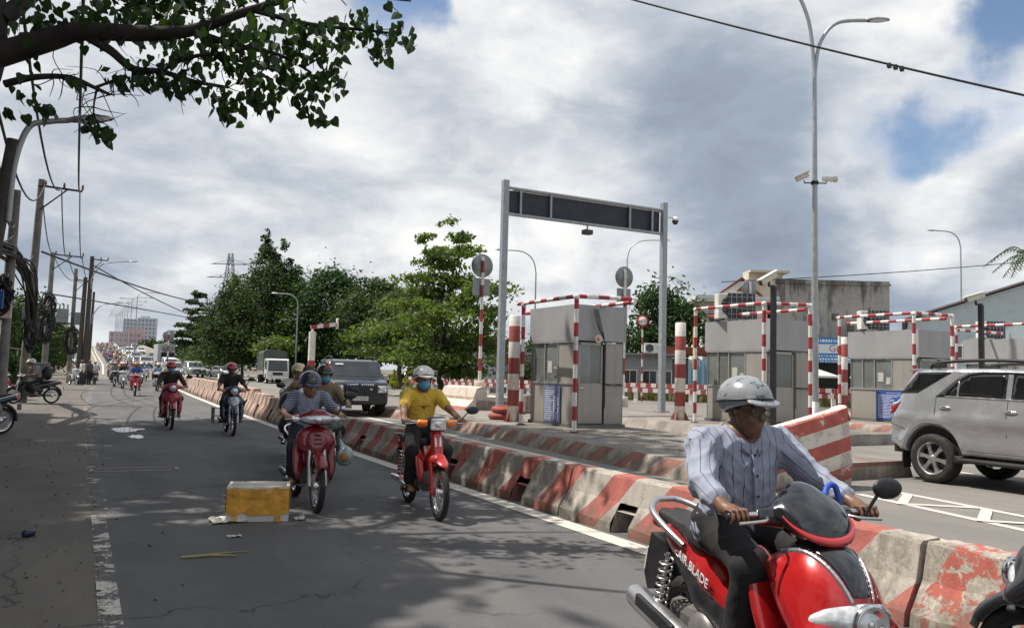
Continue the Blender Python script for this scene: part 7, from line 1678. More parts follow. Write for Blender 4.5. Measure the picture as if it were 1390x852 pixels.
def scooter(lab, loc, rz, red):
    """modern step-through scooter of the front rider"""
    t = thing('scooter', lab, 'scooter', loc, rz); navy = M('gloss_black', (.010, .011, .016), .16, var=.2, coat=.9); h = .0085
    bike_wheel(t, -.64, .27, .095, False, trim_black); bike_wheel(t, .58, .27, .11, False, trim_black)
    SH = [E((0, -.495, .70), (.185, .19, .25), (-.62, 0, 0), 0, .04), C((.13, -.36, .80), (.15, -.60, .60), .055, .07, 0, .06), C((-.13, -.36, .80), (-.15, -.60, .60), .055, .07, 0, .06), E((0, -.585, .60), (.15, .11, .12), (-.4, 0, 0), 0, .06)]
    link('front_fairing', field_mesh('front_fairing', SH+[CUT(E((0, -.18, .62), (.30, .20, .5), (-.3, 0, 0), 0, .01)), CUT(C((-.3, -.64, .27), (.3, -.64, .27), .31, .31, 0, .01))], h, [red]), t)
    link('leg_shield', field_mesh('leg_shield', [E((.10, -.30, .58), (.13, .05, .30), (-.35, 0, -.35), 0, .03), E((-.10, -.30, .58), (.13, .05, .30), (-.35, 0, .35), 0, .03), C((0, -.22, .42), (0, .0, .36), .10, .10, 0, .05)], h, [red]), t)
    off = lambda L, d: [(p[0], p[1], p[2]+d, p[3], p[4], p[5]) if p[0] == 'e' else (p[0], p[1], p[2], p[3]+d, p[4]+d, p[5], p[6]) for p in L]
    link('nose_panel', field_mesh('nose_panel', off(SH, .006)+[PLANE((.118, -.36, .90), (1, -.17, -.17)), PLANE((-.118, -.36, .90), (-1, -.17, -.17)), PLANE((0, -.66, .750), (0, -.4, -1)), PLANE((0, -.33, 0), (0, 1, 0))], h, [navy]), t)
    for q in (-1, 1): link('trim_strip', field_mesh('trim_strip', off(SH, .008)+[PLANE((q*.136, -.36, .90), (q, -.17, -.17)), PLANE((q*.121, -.36, .90), (-q, .17, .17)), PLANE((0, -.66, .732), (0, -.4, -1)), PLANE((0, -.36, 0), (0, 1, 0)), PLANE((q*.02, 0, 0), (-q, 0, 0))], h*.6, [alloy]), t)
    lamp = link('headlamp', field_mesh('headlamp', [E((0, -.635, .668), (.122, .092, .085), (-.35, 0, 0), 0, .03), E((.120, -.60, .675), (.085, .060, .040), (0, .35, .5), 0, .05), E((-.120, -.60, .675), (.085, .060, .040), (0, -.35, -.5), 0, .05)], h*.7, [lamp_glass]), t)
    m = MB(); m.lathe([(0, .022), (.030, .016), (.054, -.002), (.066, -.016), (.074, -.014), (.072, .01)], (0, -.722, .674), 'y', 28); m.ell((0, -.717, .674), (.018, .018, .018)); m.obj('reflector', chrome, lamp)
    for q in (-1, 1):
        me = field_mesh('side_lamp', [E((q*.120, -.625, .615), (.060, .045, .018), (0, q*.3, q*.5))], h*.7, [lamp_glass]); link('side_lamp', me, lamp)
        m = MB(); m.ell((q*.160, -.620, .625), (.028, .016, .016), 12, 8); m.obj('indicator_bulb', orange_lens, lamp)
    m = MB(); m.ell((0, -.685, .52), (.10, .05, .03), 14, 8); m.obj('lower_grille', trim_black, t)
    cw = [E((0, -.395, 1.010), (.152, .155, .068), (.62, 0, 0), 0, .03), C((-.10, -.34, 1.0), (-.20, -.33, 1.0), .05, .038, 0, .04), C((.10, -.34, 1.0), (.20, -.33, 1.0), .05, .038, 0, .04)]
    link('cowl', field_mesh('cowl', cw+[E((0, -.36, .97), (.10, .09, .07), None, 0, .03)], h, [navy]), t)
    Rc = Euler((.62, 0, 0)).to_matrix(); rim = [Vector((0, -.395, 1.010))+Rc @ Vector((.153*math.sin(a), -.157*math.cos(a), .012)) for a in np.linspace(-1.5, 1.5, 25)]
    m = MB(); m.tube(rim, [.004+.020*math.cos(a*.95)**2 for a in np.linspace(-1.5, 1.5, 25)], 10, flat=.7); m.obj('cowl_rim', red, t)
    link('wind_visor', field_mesh('wind_visor', [E((0, -.385, 1.04), (.105, .140, .045), (.66, 0, 0))], h, [navy]), t)
    bars(t, 1.0, -.33, .34); mirrors(t, .36, 1.0, -.36, .10, (1,), .05)
    link('seat', field_mesh('seat', [C((0, .02, .735), (0, .34, .745), .10, .135, 0, .03), C((0, .34, .755), (0, .74, .81), .13, .09, 0, .03), PLANE((0, 0, .70), (0, .14, -1)), PLANE((0, 0, .805), (0, -.05, 1))], h*1.2, [M('seat_vinyl', (.022, .021, .022), .55, var=.2)]), t)
    SP = [C((0, -.04, .47), (0, .25, .60), .10, .125, 0, .03), C((0, .25, .62), (0, .60, .74), .13, .115, 0, .03), C((0, .56, .72), (0, .80, .80), .11, .05, 0, .03)]
    link('side_panel', field_mesh('side_panel', SP+[PLANE((0, 0, .690), (0, -.2, 1))], h, [red]), t)
    link('lower_cover', field_mesh('lower_cover', [C((0, -.02, .42), (0, .30, .52), .125, .13, 0, .03), C((0, .30, .54), (0, .74, .70), .135, .06, 0, .03), PLANE((0, 0, .565), (0, -.32, 1))], h*1.2, [black_plastic]), t)
    m = MB(); m.box((0, -.12, .30), (.34, .44, .07), ch=.03); m.obj('floorboard', black_plastic, t)
    text_obj('lettering', 'AIR BLADE', .062, print_white, t, (-.140, .31, .640), (0, -1, -.30), (0, -.30, 1), depth=.002)
    text_obj('lettering', 'HONDA', .036, chrome, t, (0, -.5235, .9262), (1, 0, 0), (0, .93, .37), depth=.001, spacing=1.15)
    m = MB()
    for q in (-1, 1): m.tube(spline([(q*.125, .42, .725), (q*.150, .58, .79), (q*.145, .72, .845), (q*.07, .83, .88), (0, .845, .885)], 6), .017, 10)
    m.obj('grab_rail', alloy, t)
    m = MB(); m.ell((0, .81, .775), (.10, .05, .045), 14, 8); m.obj('tail_lamp', red_lens, t)
    m = MB(); m.prism([(.64, .67), (.84, .71), (.92, .48), (.88, .40), (.80, .42), (.70, .56)], -.09, .09, 'x'); m.obj('rear_fender', black_plastic, t); m = MB(); m.box((0, .91, .56), (.17, .012, .13), rot=Matrix.Rotation(.3, 4, 'X')); m.obj('number_plate', plate_mat, t)
    fender(-.64, .295, 20, 160, .07, red, t); fork(t, .27, -.64, .62, -.52, .075, dark_steel)
    m = MB(); m.box((.02, .42, .34), (.20, .52, .17), ch=.05); m.lathe([(0, -.14), (.10, -.135), (.115, -.1), (.115, .1), (.10, .13), (0, .135)], (0, .26, .34), 'x', 20); m.obj('engine', M('engine_alloy', (.20, .195, .19), .5, .6), t)
    exhaust(t, -.175, .22, .86, .29, .38, .062, alloy, True); shock(t, 0, (-.135, .66, .34), (-.135, .56, .66), .034)
    m = MB()
    for q in (-1, 1): m.bar((q*.12, .34, .33), (q*.24, .34, .33), .016)
    m.obj('foot_peg', rubber, t)
    m = MB(); m.tube(spline([(.10, -.34, 1.03), (.14, -.30, 1.10), (.19, -.29, 1.11), (.20, -.31, 1.04)], 5), .013, 6); m.obj('blue_strap', M('strap_blue', (.02, .08, .42), .5), t)
    return t
# ------------------------------------------------------------------ people
skin = M('skin', (0.27, 0.145, 0.085), .55, var=.10, scale=14); skin_dark = M('skin_dark', (0.17, 0.085, 0.052), .5, var=.12, scale=14)
hair = M('hair_black', (.012, .010, .009), .5, var=.3); cloth_black = M('cloth_black', (.014, .014, .016), .9, var=.3, scale=12, bump=.2, bscale=60)
denim = M('denim_dark', (.022, .030, .052), .9, var=.25, scale=14, bump=.2, bscale=80); brown_cloth = M('brown_cloth', (.16, .115, .075), .9, var=.15, bump=.2, bscale=60)
mask_blue = M('mask_blue', (.10, .36, .58), .8, var=.08); sole = M('sandal_black', (.02, .018, .018), .7)
def shirt_mat(name, col, line=None, per=.034, wide=.1, horizontal=False, zmin=None):
    m, nt, b = newmat(name); tc = nt.nodes.new('ShaderNodeTexCoord'); v = tc.outputs['Object']
    n = _noise(nt, v, 9, 5); n2 = _noise(nt, v, 160, 3); c = _mixcol(nt, _rng(nt, n, .3, .7), _scl(col, .9), _scl(col, 1.08))
    if line:
        if horizontal: sp = nt.nodes.new('ShaderNodeSeparateXYZ'); nt.links.new(v, sp.inputs[0]); s = sp.outputs[2]
        else: at = nt.nodes.new('ShaderNodeAttribute'); at.attribute_name = 'stripe'; s = at.outputs['Fac']
        s = _math(nt, 'ADD', s, _math(nt, 'MULTIPLY', n, .006)); f = _math(nt, 'LESS_THAN', _math(nt, 'FRACT', _math(nt, 'ADD', _math(nt, 'DIVIDE', s, per), 40.0)), wide)
        if horizontal and zmin:
            f = _math(nt, 'MULTIPLY', f, _rng(nt, _math(nt, 'ABSOLUTE', nt_x(nt, v)), zmin-.01, zmin+.01))
        c = _mixcol(nt, f, c, line)
    nt.links.new(c, b.inputs['Base Color']); b.inputs['Roughness'].default_value = .85; b.inputs['Sheen Weight'].default_value = .15; _bump(nt, n2, .12, .004, b)
    MATS[name] = m; return m
def nt_x(nt, v): sp = nt.nodes.new('ShaderNodeSeparateXYZ'); nt.links.new(v, sp.inputs[0]); return sp.outputs[0]
V3 = lambda *p: np.array(p, float)
def ik(a, b, l1, l2, pole):
    d = b-a; L = min(np.linalg.norm(d), (l1+l2)*.995); u = d/(np.linalg.norm(d)+1e-9); x = (l1*l1-l2*l2+L*L)/(2*L); h = math.sqrt(max(1e-6, l1*l1-x*x))
    p = np.array(pole, float); p = p-u*(p@u); p /= np.linalg.norm(p)+1e-9; return a+u*x+p*h
def person(lab, loc, rz, shirt, trousers, sk=skin, helmet=None, mask=None, sleeve='short', h=.0125, pose='ride', grips=None, lean=0.0, yaw=0.0, nod=0.0, size=1.0, seat=.775, back=0.0, group=None, shoes=None,
           fingers=False, cap=False, wr=.014, seed=1, foot=None, visor=False, bare_leg=False, hat=None, extra=None, elbow_out=.6, smooth_clothes=2, belly=0.0, brim=True, helmet_s=1.0, head_drop=0.0, broad=1.0):
    t = thing('person', lab, 'person', loc, rz, group); S = size
    if pose == 'ride':
        P = V3(0, .22+back, seat+.095); ch = V3(0, .185+back-lean, seat+.095+.315*S); nk = V3(0, .155+back-lean*1.5, seat+.095+.455*S); hd = V3(0, .105+back-lean*1.9, seat+.095+.455*S+.13-head_drop)
        hips = [V3(s*.092, .17+back, seat+.08) for s in (-1, 1)]; ank = [V3(s*.165, (-.02 if foot is None else foot[0]), (.36 if foot is None else foot[1])) for s in (-1, 1)]
        kn = [ik(hips[i], ank[i], .43*S, .42*S, (.22*(-1, 1)[i], -1, .55)) for i in (0, 1)]; toe = [a+V3(.02*s, -.17, -.045) for a, s in zip(ank, (-1, 1))]
        gr = grips or [V3(-.30, -.33, 1.0), V3(.30, -.33, 1.0)]
    else:
        P = V3(0, 0, .93*S); ch = V3(0, .0-lean*.5, 1.22*S); nk = V3(0, .0-lean, 1.40*S); hd = V3(0, -.03-lean, 1.535*S)
        hips = [V3(s*.09, 0, .90*S) for s in (-1, 1)]; ank = [V3(s*.11, .03*s, .09) for s in (-1, 1)]; kn = [V3(s*.10, -.03, .49*S) for s in (-1, 1)]; toe = [a+V3(0, -.16, -.05) for a in ank]
        gr = grips or [V3(-.25, -.06, .80*S), V3(.25, -.06, .80*S)]
    sh = [nk+V3(s*.182*S*broad, .005, -.045*S) for s in (-1, 1)]
    wrs = []; el = []
    for i, s in enumerate((-1, 1)):
        g = V3(*gr[i]); w = g+V3(s*.012, .062, .022) if pose == 'ride' else g; wrs.append(w); el.append(ik(sh[i], w, .275*S, .25*S, (s*elbow_out, .55, -.75)))
    Rh = np.array(Euler((nod, 0, yaw)).to_matrix()); H = lambda x, y, z: hd+Rh@V3(x, y, z); rh = Euler((nod, 0, yaw))
    def EH(c, r, tag=0, k=.012, tilt=0): return E(H(*c), r, Euler((nod+tilt, 0, yaw)), tag, k)
    body = [EH((0, .012, .03), (.074, .092, .088)), EH((0, -.022, -.045), (.058, .066, .068), 0, .03), EH((0, -.048, -.085), (.034, .030, .026), 0, .025), C(nk+V3(0, .01, -.03), H(0, .02, -.05), .056, .052, 0, .02),
            C(H(0, -.088, .012), H(0, -.102, -.028), .009, .014, 0, .012), EH((0, -.079, .03), (.05, .016, .012), 0, .012), EH((0, -.080, -.058), (.026, .012, .007), 0, .008), EH((0, -.078, -.070), (.022, .012, .008), 0, .008), EH((.030, -.068, -.028), (.026, .02, .022), 0, .02), EH((-.030, -.068, -.028), (.026, .02, .022), 0, .02)]
    for s in (-1, 1): body += [EH((s*.076, .012, -.01), (.012, .024, .033), 0, .008), ('-', E(H(s*.031, -.092, .008), (.017, .012, .010), rh, 0, .008))]
    tw = 1.0+belly; bw = broad
    torso = [E(P, (.155*tw, .115*tw, .11)), E((P+ch)/2+V3(0, -.02*belly*5, -.0), (.142*tw, .102*tw, .17), None, 0, .06), E(ch, (.162*bw, .11*bw, .17), None, 0, .06), C(sh[0], sh[1], .062*bw, .062*bw, 0, .06), C(ch+V3(0, .02, .1), nk+V3(0, .01, -.02), .09, .055, 0, .05)]
    body += torso
    legs = []
    for i, s in enumerate((-1, 1)):
        body += [C(sh[i], el[i], .050, .040, 0, .03), C(el[i], wrs[i], .041, .028, 0, .015), C(hips[i], kn[i], .085, .058, 0, .04), C(kn[i], ank[i], .056, .040, 0, .02)]
        # hand
        g = V3(*gr[i]); w = wrs[i]
        if pose == 'ride':
            n_, f_ = (4, True)
            body += [C(w, g+V3(0, .035, .018), .026, .03, 0, .012), E(g+V3(-s*.004, .022, .016), (.042, .030, .017), (-.6, 0, 0), 0, .012)]
            for k in range(4):
                x = g[0]+(-.036+.024*k); r = .0088 if fingers else .011; ln = (1.0, 1.06, 1.0, .84)[k if s < 0 else 3-k]
                a = V3(x, g[1]+.020, g[2]+.026); b = V3(x, g[1]-.020*ln, g[2]+.027); c = V3(x, g[1]-.036*ln, g[2]+.0); d = V3(x, g[1]-.018, g[2]-.023*ln)
                body += [C(a, b, r*1.1, r, 0, .004), C(b, c, r, r*.95, 0, .004), C(c, d, r*.95, r*.8, 0, .003)]
            xi = g[0]-s*.046; body += [C(g+V3(-s*.034, .036, .008), V3(xi, g[1]+.012, g[2]-.018), .012, .0105, 0, .008), C(V3(xi, g[1]+.012, g[2]-.018), V3(xi+s*.004, g[1]-.014, g[2]-.028), .0105, .009, 0, .004)]
        else:
            body += [E(w+V3(0, -.005, -.05), (.018, .036, .046), None, 0, .012)]+[C(w+V3(0, -.030+.019*k, -.085), w+V3(s*-.006, -.036+.021*k, -.150+.01*abs(k-1.4)), .0095, .008, 0, .006) for k in range(4)]+[C(w+V3(0, -.035, -.04), w+V3(-s*.01, -.062, -.085), .012, .009, 0, .006)]
        body += [C(ank[i]+V3(0, .03, -.03), toe[i], .036, .030, 0, .02), E(toe[i]+V3(0, .02, -.008), (.042, .06, .022), None, 0, .015)]
    link('body', field_mesh('body', body, h, [sk]), t)
    # clothing
    d = .012; Hs = max(h, .010)
    top = [(p[0], p[1], p[2]+d, p[3], p[4], .05) if p[0] == 'e' else (p[0], p[1], p[2], p[3]+d, p[4]+d, 0, .05) for p in torso]
    top[0] = E(P+V3(0, 0, .0), (.168*tw, .135*tw, .125), None, 0, .05)
    for i, s in enumerate((-1, 1)):
        if sleeve == 'long': top += [C(sh[i], el[i], .068, .058, 0, .03), C(el[i], el[i]+(wrs[i]-el[i])*.84, .058, .046, 0, .02)]
        elif sleeve == 'roll': top += [C(sh[i], el[i], .072, .064, 0, .03), C(el[i], el[i]+(wrs[i]-el[i])*.60, .062, .054, 0, .02)]
        else: top += [C(sh[i], sh[i]+(el[i]-sh[i])*.72, .068, .062, 0, .03)]
    top += [CUT(C(nk+V3(0, -.005, .02), H(0, .01, -.04), .064, .075, 0, .01)), CUT(C(nk+V3(0, -.07, .03), nk+V3(0, -.125, -.045 if fingers else .0), .040, .014, 0, .01)), PLANE(nk+V3(0, 0, .06), (0, 0, 1)), PLANE(P+V3(0, 0, -.075), (0, 0, -1)) if pose == 'ride' else PLANE(P+V3(0, 0, -.12), (0, 0, -1))]
    def stripe(V, near, solid):
        out = np.zeros(len(V)); tor = near < 5 
        out = V[:, 0]+.25*np.sign(V[:, 0])*np.abs(V[:, 1]-ch[1])
        for k, p in enumerate(solid):
            if k >= 5 and p[0] == 'c':
                ax = (p[2]-p[1]); ax /= np.linalg.norm(ax)+1e-9; q = V-p[1]; q = q-(q@ax)[:, None]*ax; e1 = np.cross(ax, [0, 1, .2]); e1 /= np.linalg.norm(e1); e2 = np.cross(ax, e1)
                out[near == k] = (np.arctan2(q@e2, q@e1)*.062)[near == k]
        return out
    link('shirt', field_mesh('shirt', top, Hs, [shirt], stripe, smooth_clothes, fold(wr, 30, seed) if wr else None), t)
    tp = [E(P, (.162*tw, .128*tw, .115), None, 0, .04), E(P+V3(0, 0, .05), (.152*tw, .118*tw, .09), None, 0, .04)]
    for i in (0, 1):
        e_ = kn[i]+(ank[i]-kn[i])*(.86 if not bare_leg else .25)
        tp += [C(hips[i], kn[i], .100, .076, 0, .04), C(kn[i], e_, .074, .066, 0, .03)]
    link('trousers', field_mesh('trousers', tp, Hs, [trousers], None, smooth_clothes, fold(min(wr*.8, .012), 20, seed+5) if wr else None), t)
    for i in (0, 1):
        a, b = ank[i]+V3(0, .05, -.055), toe[i]
        if shoes is not None: me = field_mesh('shoe', [C(a+V3(0, 0, .02), b+V3(0, .02, .008), .047, .043, 0, .02), PLANE(b+V3(0, 0, -.032), (0, (b-a)[2]*-1, -1)), E(ank[i]+V3(0, .02, -.01), (.048, .055, .04), None, 0, .02)], Hs, [shoes])
        else: me = field_mesh('sandal', [B((a+b)/2+V3(0, 0, -.026), (.042, .135, .011), .008, (math.atan2(b[2]-a[2], -(b[1]-a[1]))*-1, 0, 0)), C(b+V3(-.03, .05, 0), b+V3(.03, .05, 0), .03, .03, 0, .01)], Hs, [sole])
        link('shoe' if shoes is not None else 'sandal', me, t)
    # face: eyes, brows, hair
    if h < .02:
        m = MB()
        for s in (-1, 1): m.ell(H(s*.031, -.083, .008), (.012, .008, .006), 10, 6)
        e_ = m.obj('eyes', M('eye_white', (.5, .47, .44), .3), t); m = MB()
        for s in (-1, 1): m.ell(H(s*.031, -.0885, .008), (.0055, .004, .0055), 8, 6)
        m.obj('iris', hair, e_)
        m = MB()
        for s in (-1, 1): m.tube([H(s*.014, -.095, .026), H(s*.032, -.094, .031), H(s*.05, -.084, .025)], [.003, .0045, .003], 6)
        m.obj('eyebrow', hair, t)['kind'] = 'stuff'
    link('hair', field_mesh('hair', [EH((0, .022, .035), (.081, .096, .092)), PLANE(H(0, -.06, .045), Rh@V3(0, -.8, -.6)), PLANE(H(0, .02, -.065), Rh@V3(0, .25, -1))], max(h, .008), [hair]), t)
    if helmet is not None:
        q = helmet_s
        hm = field_mesh('helmet', [EH((0, .018, .052), (.122*q, .148*q, .116*q), 0, .01), CUT(EH((0, .012, .03), (.096*q, .116*q, .10*q), 0, .006)), PLANE(H(0, -.10, .040), Rh@V3(0, -.32, -1)), PLANE(H(0, .05, -.055), Rh@V3(0, .1, -1))]+([EH((0, -.118*q, .047), (.098*q, .048 if fingers else .062, .013), 0, .012, .34)] if brim else []), max(h*.8, .007), [helmet])
        ho = link('helmet', hm, t)
        if h < .016:
            m = MB(); m.tube([H(s*.088, .02-.02*abs(s), .0) for s in (-1,)]+[H(-.072, -.02, -.07), H(-.03, -.05, -.122), H(.03, -.05, -.122), H(.072, -.02, -.07), H(.088, .0, .0)], .007, 6, flat=.5); m.obj('chin_strap', black_plastic, ho)
            pts = [Rh@V3(.1245*q*math.cos(a), .151*q*math.sin(a)+.018, .043-.020*math.sin(a)) for a in np.linspace(0, 6.283, 33)]; m = MB(); m.tube([hd+p for p in pts], .0065, 6, cap=False); m.obj('edge_trim', black_plastic, ho)
    if hat is not None:
        link('cap', field_mesh('cap', [EH((0, .01, .055), (.09, .108, .085)), PLANE(H(0, 0, .035), Rh@V3(0, 0, -1)), EH((0, -.11, .045), (.075, .07, .012), 0, .01, .2)], max(h*.8, .008), [hat]), t)
    if mask is not None:
        link('face_mask', field_mesh('face_mask', [EH((0, -.042, -.048), (.064, .070, .062)), EH((0, -.085, -.035), (.028, .026, .035), 0, .03), CUT(EH((0, .03, -.03), (.075, .085, .12), 0, .004)), PLANE(H(0, -.08, -.006), Rh@V3(0, -.1, 1)), PLANE(H(0, -.03, 0), Rh@V3(0, 1, 0))], max(h*.7, .006), [mask]), t)
    t['_'] = 0; del t['_']
    person.last = dict(H=H, P=P, ch=ch, nk=nk, sh=sh, el=el, wr=wrs, kn=kn, ank=ank, Rh=Rh, hd=hd)
    return t
# ---- the rider at the front
fr_red = M('scooter_red', (.46, .012, .014), .22, .15, var=.10, coat=1.0)
FL, FZ = (2.72, 2.74, 0), R_(-11)
scooter('glossy red and black scooter of the front rider, large clear headlight', FL, FZ, fr_red)
stripe_shirt = shirt_mat('striped_shirt', (.30, .325, .41), (.03, .035, .07), .042, .075)
# helmet with grey print
hmat, hnt, hb_ = newmat('printed_helmet'); tcx = hnt.nodes.new('ShaderNodeTexCoord'); vv = tcx.outputs['Object']
br = hnt.nodes.new('ShaderNodeTexBrick'); br.inputs['Scale'].default_value = 26; br.inputs['Mortar Size'].default_value = .012; hnt.links.new(vv, br.inputs['Vector'])
hn = _noise(hnt, vv, 26, 3); hn2 = _noise(hnt, vv, 90, 2)
hc = _mixcol(hnt, _math(hnt, 'MULTIPLY', _rng(hnt, hn, .56, .60), _rng(hnt, hn2, .45, .52)), (.27, .29, .305), (.07, .08, .10))
hnt.links.new(hc, hb_.inputs['Base Color']); hb_.inputs['Roughness'].default_value = .28; hb_.inputs['Coat Weight'].default_value = .5
r1 = person('man in white striped shirt and printed grey helmet riding the front scooter', FL, FZ, stripe_shirt, M('trousers_black', (.016, .015, .017), .85, var=.25, scale=10, bump=.15, bscale=70), skin_dark, hmat, None, 'roll', .0078, grips=[V3(-.31, -.33, 1.0), V3(.31, -.33, 1.0)], lean=.0, back=-.03, yaw=R_(8), nod=.06, seat=.77, size=.93, head_drop=.012, shoes=M('shoe_brown', (.05, .03, .02), .5), fingers=True, wr=.034, seed=4, foot=(-.10, .42), belly=.24, broad=1.16, helmet_s=.94, elbow_out=.75)
L_ = person.last; H = L_['H']; ch = L_['ch']
m = MB()      # shirt front: placket with buttons, collar, pocket
fy = ch[1]-.150
m.tube(spline([(0, fy+.055, ch[2]+.13), (0, fy+.012, ch[2]+.06), (0, fy-.006, ch[2]-.05), (0, fy-.014, ch[2]-.20)], 5), .013, 6, flat=.3); plain_shirt = M('shirt_plain', (.30, .325, .41), .85, var=.08, bump=.1, bscale=90); pk_ = m.obj('placket', plain_shirt, r1)
m = MB()
for z, o in ((.05, .008), (-.04, -.010), (-.13, -.018)): m.ell((0, fy+o-.007, ch[2]+z), (.007, .004, .007), 10, 6)
m.obj('button', black_plastic, pk_)
nk = L_['nk']; m = MB()
for s in (-1, 1):
    P_ = [nk+V3(s*.016, -.112, -.085), nk+V3(s*.066, -.074, -.045), nk+V3(s*.072, .0, .0), nk+V3(s*.062, .05, .018), nk+V3(0, .068, .022)]; Q_ = [nk+V3(s*.022, -.100, -.062), nk+V3(s*.052, -.064, -.002), nk+V3(s*.062, -.0, .038), nk+V3(s*.052, .042, .048), nk+V3(0, .060, .05)]
    A_ = spline(P_, 5); B_ = spline(Q_, 5); k = len(A_); m.add(A_+B_+[p+Vector((s*.006, -.006, -.004)) for p in A_]+[p+Vector((s*.006, -.006, 0)) for p in B_], [(i, i+1, k+i+1, k+i) for i in range(k-1)]+[(2*k+i, 3*k+i, 3*k+i+1, 2*k+i+1) for i in range(k-1)]+[(k+i, k+i+1, 3*k+i+1, 3*k+i) for i in range(k-1)]+[(i, 2*k+i, 2*k+i+1, i+1) for i in range(k-1)], 0, True)
m.obj('collar', plain_shirt, r1)
m = MB()
for s in (-1, 1): m.lathe([(.024, -.001), (.027, 0), (.024, .001)], H(s*.033, -.104, .004), 'y', 20); m.tube([H(s*.058, -.100, .006), H(s*.076, -.03, .01), H(s*.078, .02, .006)], .002, 5)
m.tube([H(-.009, -.106, .008), H(.009, -.106, .008)], .002, 5); gl_ = m.obj('spectacles', dark_steel, r1)
m = MB()
for s in (-1, 1): m.lathe([(0, 0), (.025, 0)], H(s*.033, -.104, .004), 'y', 20)
m.obj('spectacle_lens', M('spectacle_glass', (.05, .045, .04), .03, spec=.9, alpha=.35), gl_)
ho = [o for o in r1.children if o.name.startswith('helmet')][0]
for s, tx in ((-1, 'BOSS'),):
    o = text_obj('lettering', tx, .026, black_plastic, ho, H(-.045, -.1375, .072), (1, .38, 0), (0, .35, 1), depth=.001)
# ---- yellow shirt on the old red step-through
YL, YZ = (3.45, 8.5, 0), R_(-6)
cub('old red step-through motorcycle with square headlight and orange indicators', YL, YZ)
yel = shirt_mat('yellow_shirt', (.62, .42, .045))
white_helm = M('helmet_white', (.62, .62, .60), .3, var=.25, scale=22, coat=.4, dirt=(.12, .11, .10), dirt_amt=.35, dirt_scale=14)
r2 = person('rider in yellow T-shirt, blue face mask and white helmet on the red step-through', YL, YZ, yel, cloth_black, skin, white_helm, mask_blue, 'short', .011, grips=[V3(-.31, -.33, 1.0), V3(.31, -.33, 1.0)], lean=-.01, yaw=R_(-4), seat=.775, size=.97, seed=8, wr=.022, foot=(.0, .31), elbow_out=.45)
L_ = person.last; ch2 = L_['ch']
m = MB()
for i in range(9): m.box((-.07+.0175*i, ch2[1]-.124+.35*(.07-.0175*i)**2*8, ch2[2]-.02-.008*math.sin(i*.4)), (.013, .004, .011))
m.ell((0, ch2[1]-.128, ch2[2]-.035), (.016, .006, .02), 10, 6)
m.obj('chest_print', M('print_brown', (.22, .07, .02), .8), r2)
# ---- woman in the striped top
WL, WZ = (2.36, 9.35, 0), R_(-3)
maroon = M('maroon_paint', (.19, .014, .022), .26, .1, var=.12, coat=.7, dirt=(.1, .03, .03), dirt_amt=.2)
underbone('dark red motorcycle with wide headlight ridden by the woman in a striped top', WL, WZ, maroon, mir=(1,))
navy_stripe = shirt_mat('grey_striped_top', (.26, .30, .40), (.03, .035, .06), .019, .5, True, .12)
navy_helm = M('helmet_navy', (.018, .024, .055), .3, var=.2, coat=.5)
r3 = person('woman in grey striped top and dark blue peaked helmet on the dark red motorcycle', WL, WZ, navy_stripe, denim, skin, navy_helm, None, 'short', .0115, lean=.05, yaw=R_(2), nod=.24, seat=.745, size=.90, seed=12, wr=.022, head_drop=.035, foot=(.02, .32))
H = person.last['H']; m = MB(); m.ell(H(0, -.128, .105), (.014, .008, .014), 10, 6); m.obj('badge', M('badge_gold', (.5, .33, .08), .4), [o for o in r3.children if o.name.startswith('helmet')][0])
bg = thing('shopping_bag', 'pale plastic bag with bread hanging beside the front wheel of the dark red motorcycle', 'bag', (2.68, 8.98, .56))
link('bag', field_mesh('bag', [E((0, 0, 0), (.09, .13, .10)), E((.02, -.05, .05), (.06, .08, .07), None, 0, .03), E((.05, .06, -.02), (.05, .08, .06), None, 0, .03), C((0, 0, .06), (-.05, .02, .2), .05, .012, 0, .04)], .012, [M('bag_plastic', (.34, .46, .46), .35, var=.2, scale=12)], None, 2, fold(.012, 40, 2)), bg)
m = MB(); m.ell((-.03, -.11, .01), (.05, .06, .055), 12, 8); m.obj('bread', M('bread_brown', (.36, .20, .08), .7, var=.2), bg)
# ---- the loaded motorcycle right behind her
PL = (3.12, 11.7, 0)
underbone('dark motorcycle carrying two riders, mostly hidden behind the striped woman', PL, R_(-3), M('bike_black', (.02, .02, .022), .3, var=.2, coat=.4))
tan = shirt_mat('tan_jacket', (.23, .17, .11)); pal = shirt_mat('pale_jacket', (.55, .50, .44))
red_stripe_helm = M('helmet_black', (.015, .015, .017), .25, coat=.6)
rp1 = person('tan jacket rider with blue mask and red striped black helmet behind the striped woman', (PL[0]+.02, PL[1], 0), R_(-3), tan, cloth_black, skin, red_stripe_helm, mask_blue, 'long', .014, lean=.05, seat=.775, size=.97, seed=14, back=-.10)
H = person.last['H']; m = MB(); m.tube(spline([H(.03, -.112, .10), H(.03, -.03, .178), H(.03, .08, .168)], 5), .022, 6, flat=.2); m.obj('helmet_stripe', sign_red, [o for o in rp1.children if o.name.startswith('helmet')][0])
person('passenger in brown sunglasses sitting behind the tan jacket rider', (PL[0]-.10, PL[1]+.38, 0), R_(-3), tan, brown_cloth, skin, None, None, 'long', .016, lean=.02, seat=.80, size=.93, seed=15, back=-.06, grips=[V3(-.16, -.02, 1.05), V3(.16, -.02, 1.05)], hat=M('cap_brown', (.10, .06, .04), .8))
underbone('grey motorcycle a little behind the loaded one, almost wholly hidden', (3.32, 13.9, 0), R_(-3), grey_car)
person('rider in white jacket and beige helmet at the back of the little group', (3.32, 13.9, 0), R_(-3), pal, cloth_black, skin, M('helmet_beige', (.55, .45, .27), .4, coat=.3), None, 'long', .016, seat=.775, size=1.0, seed=16)
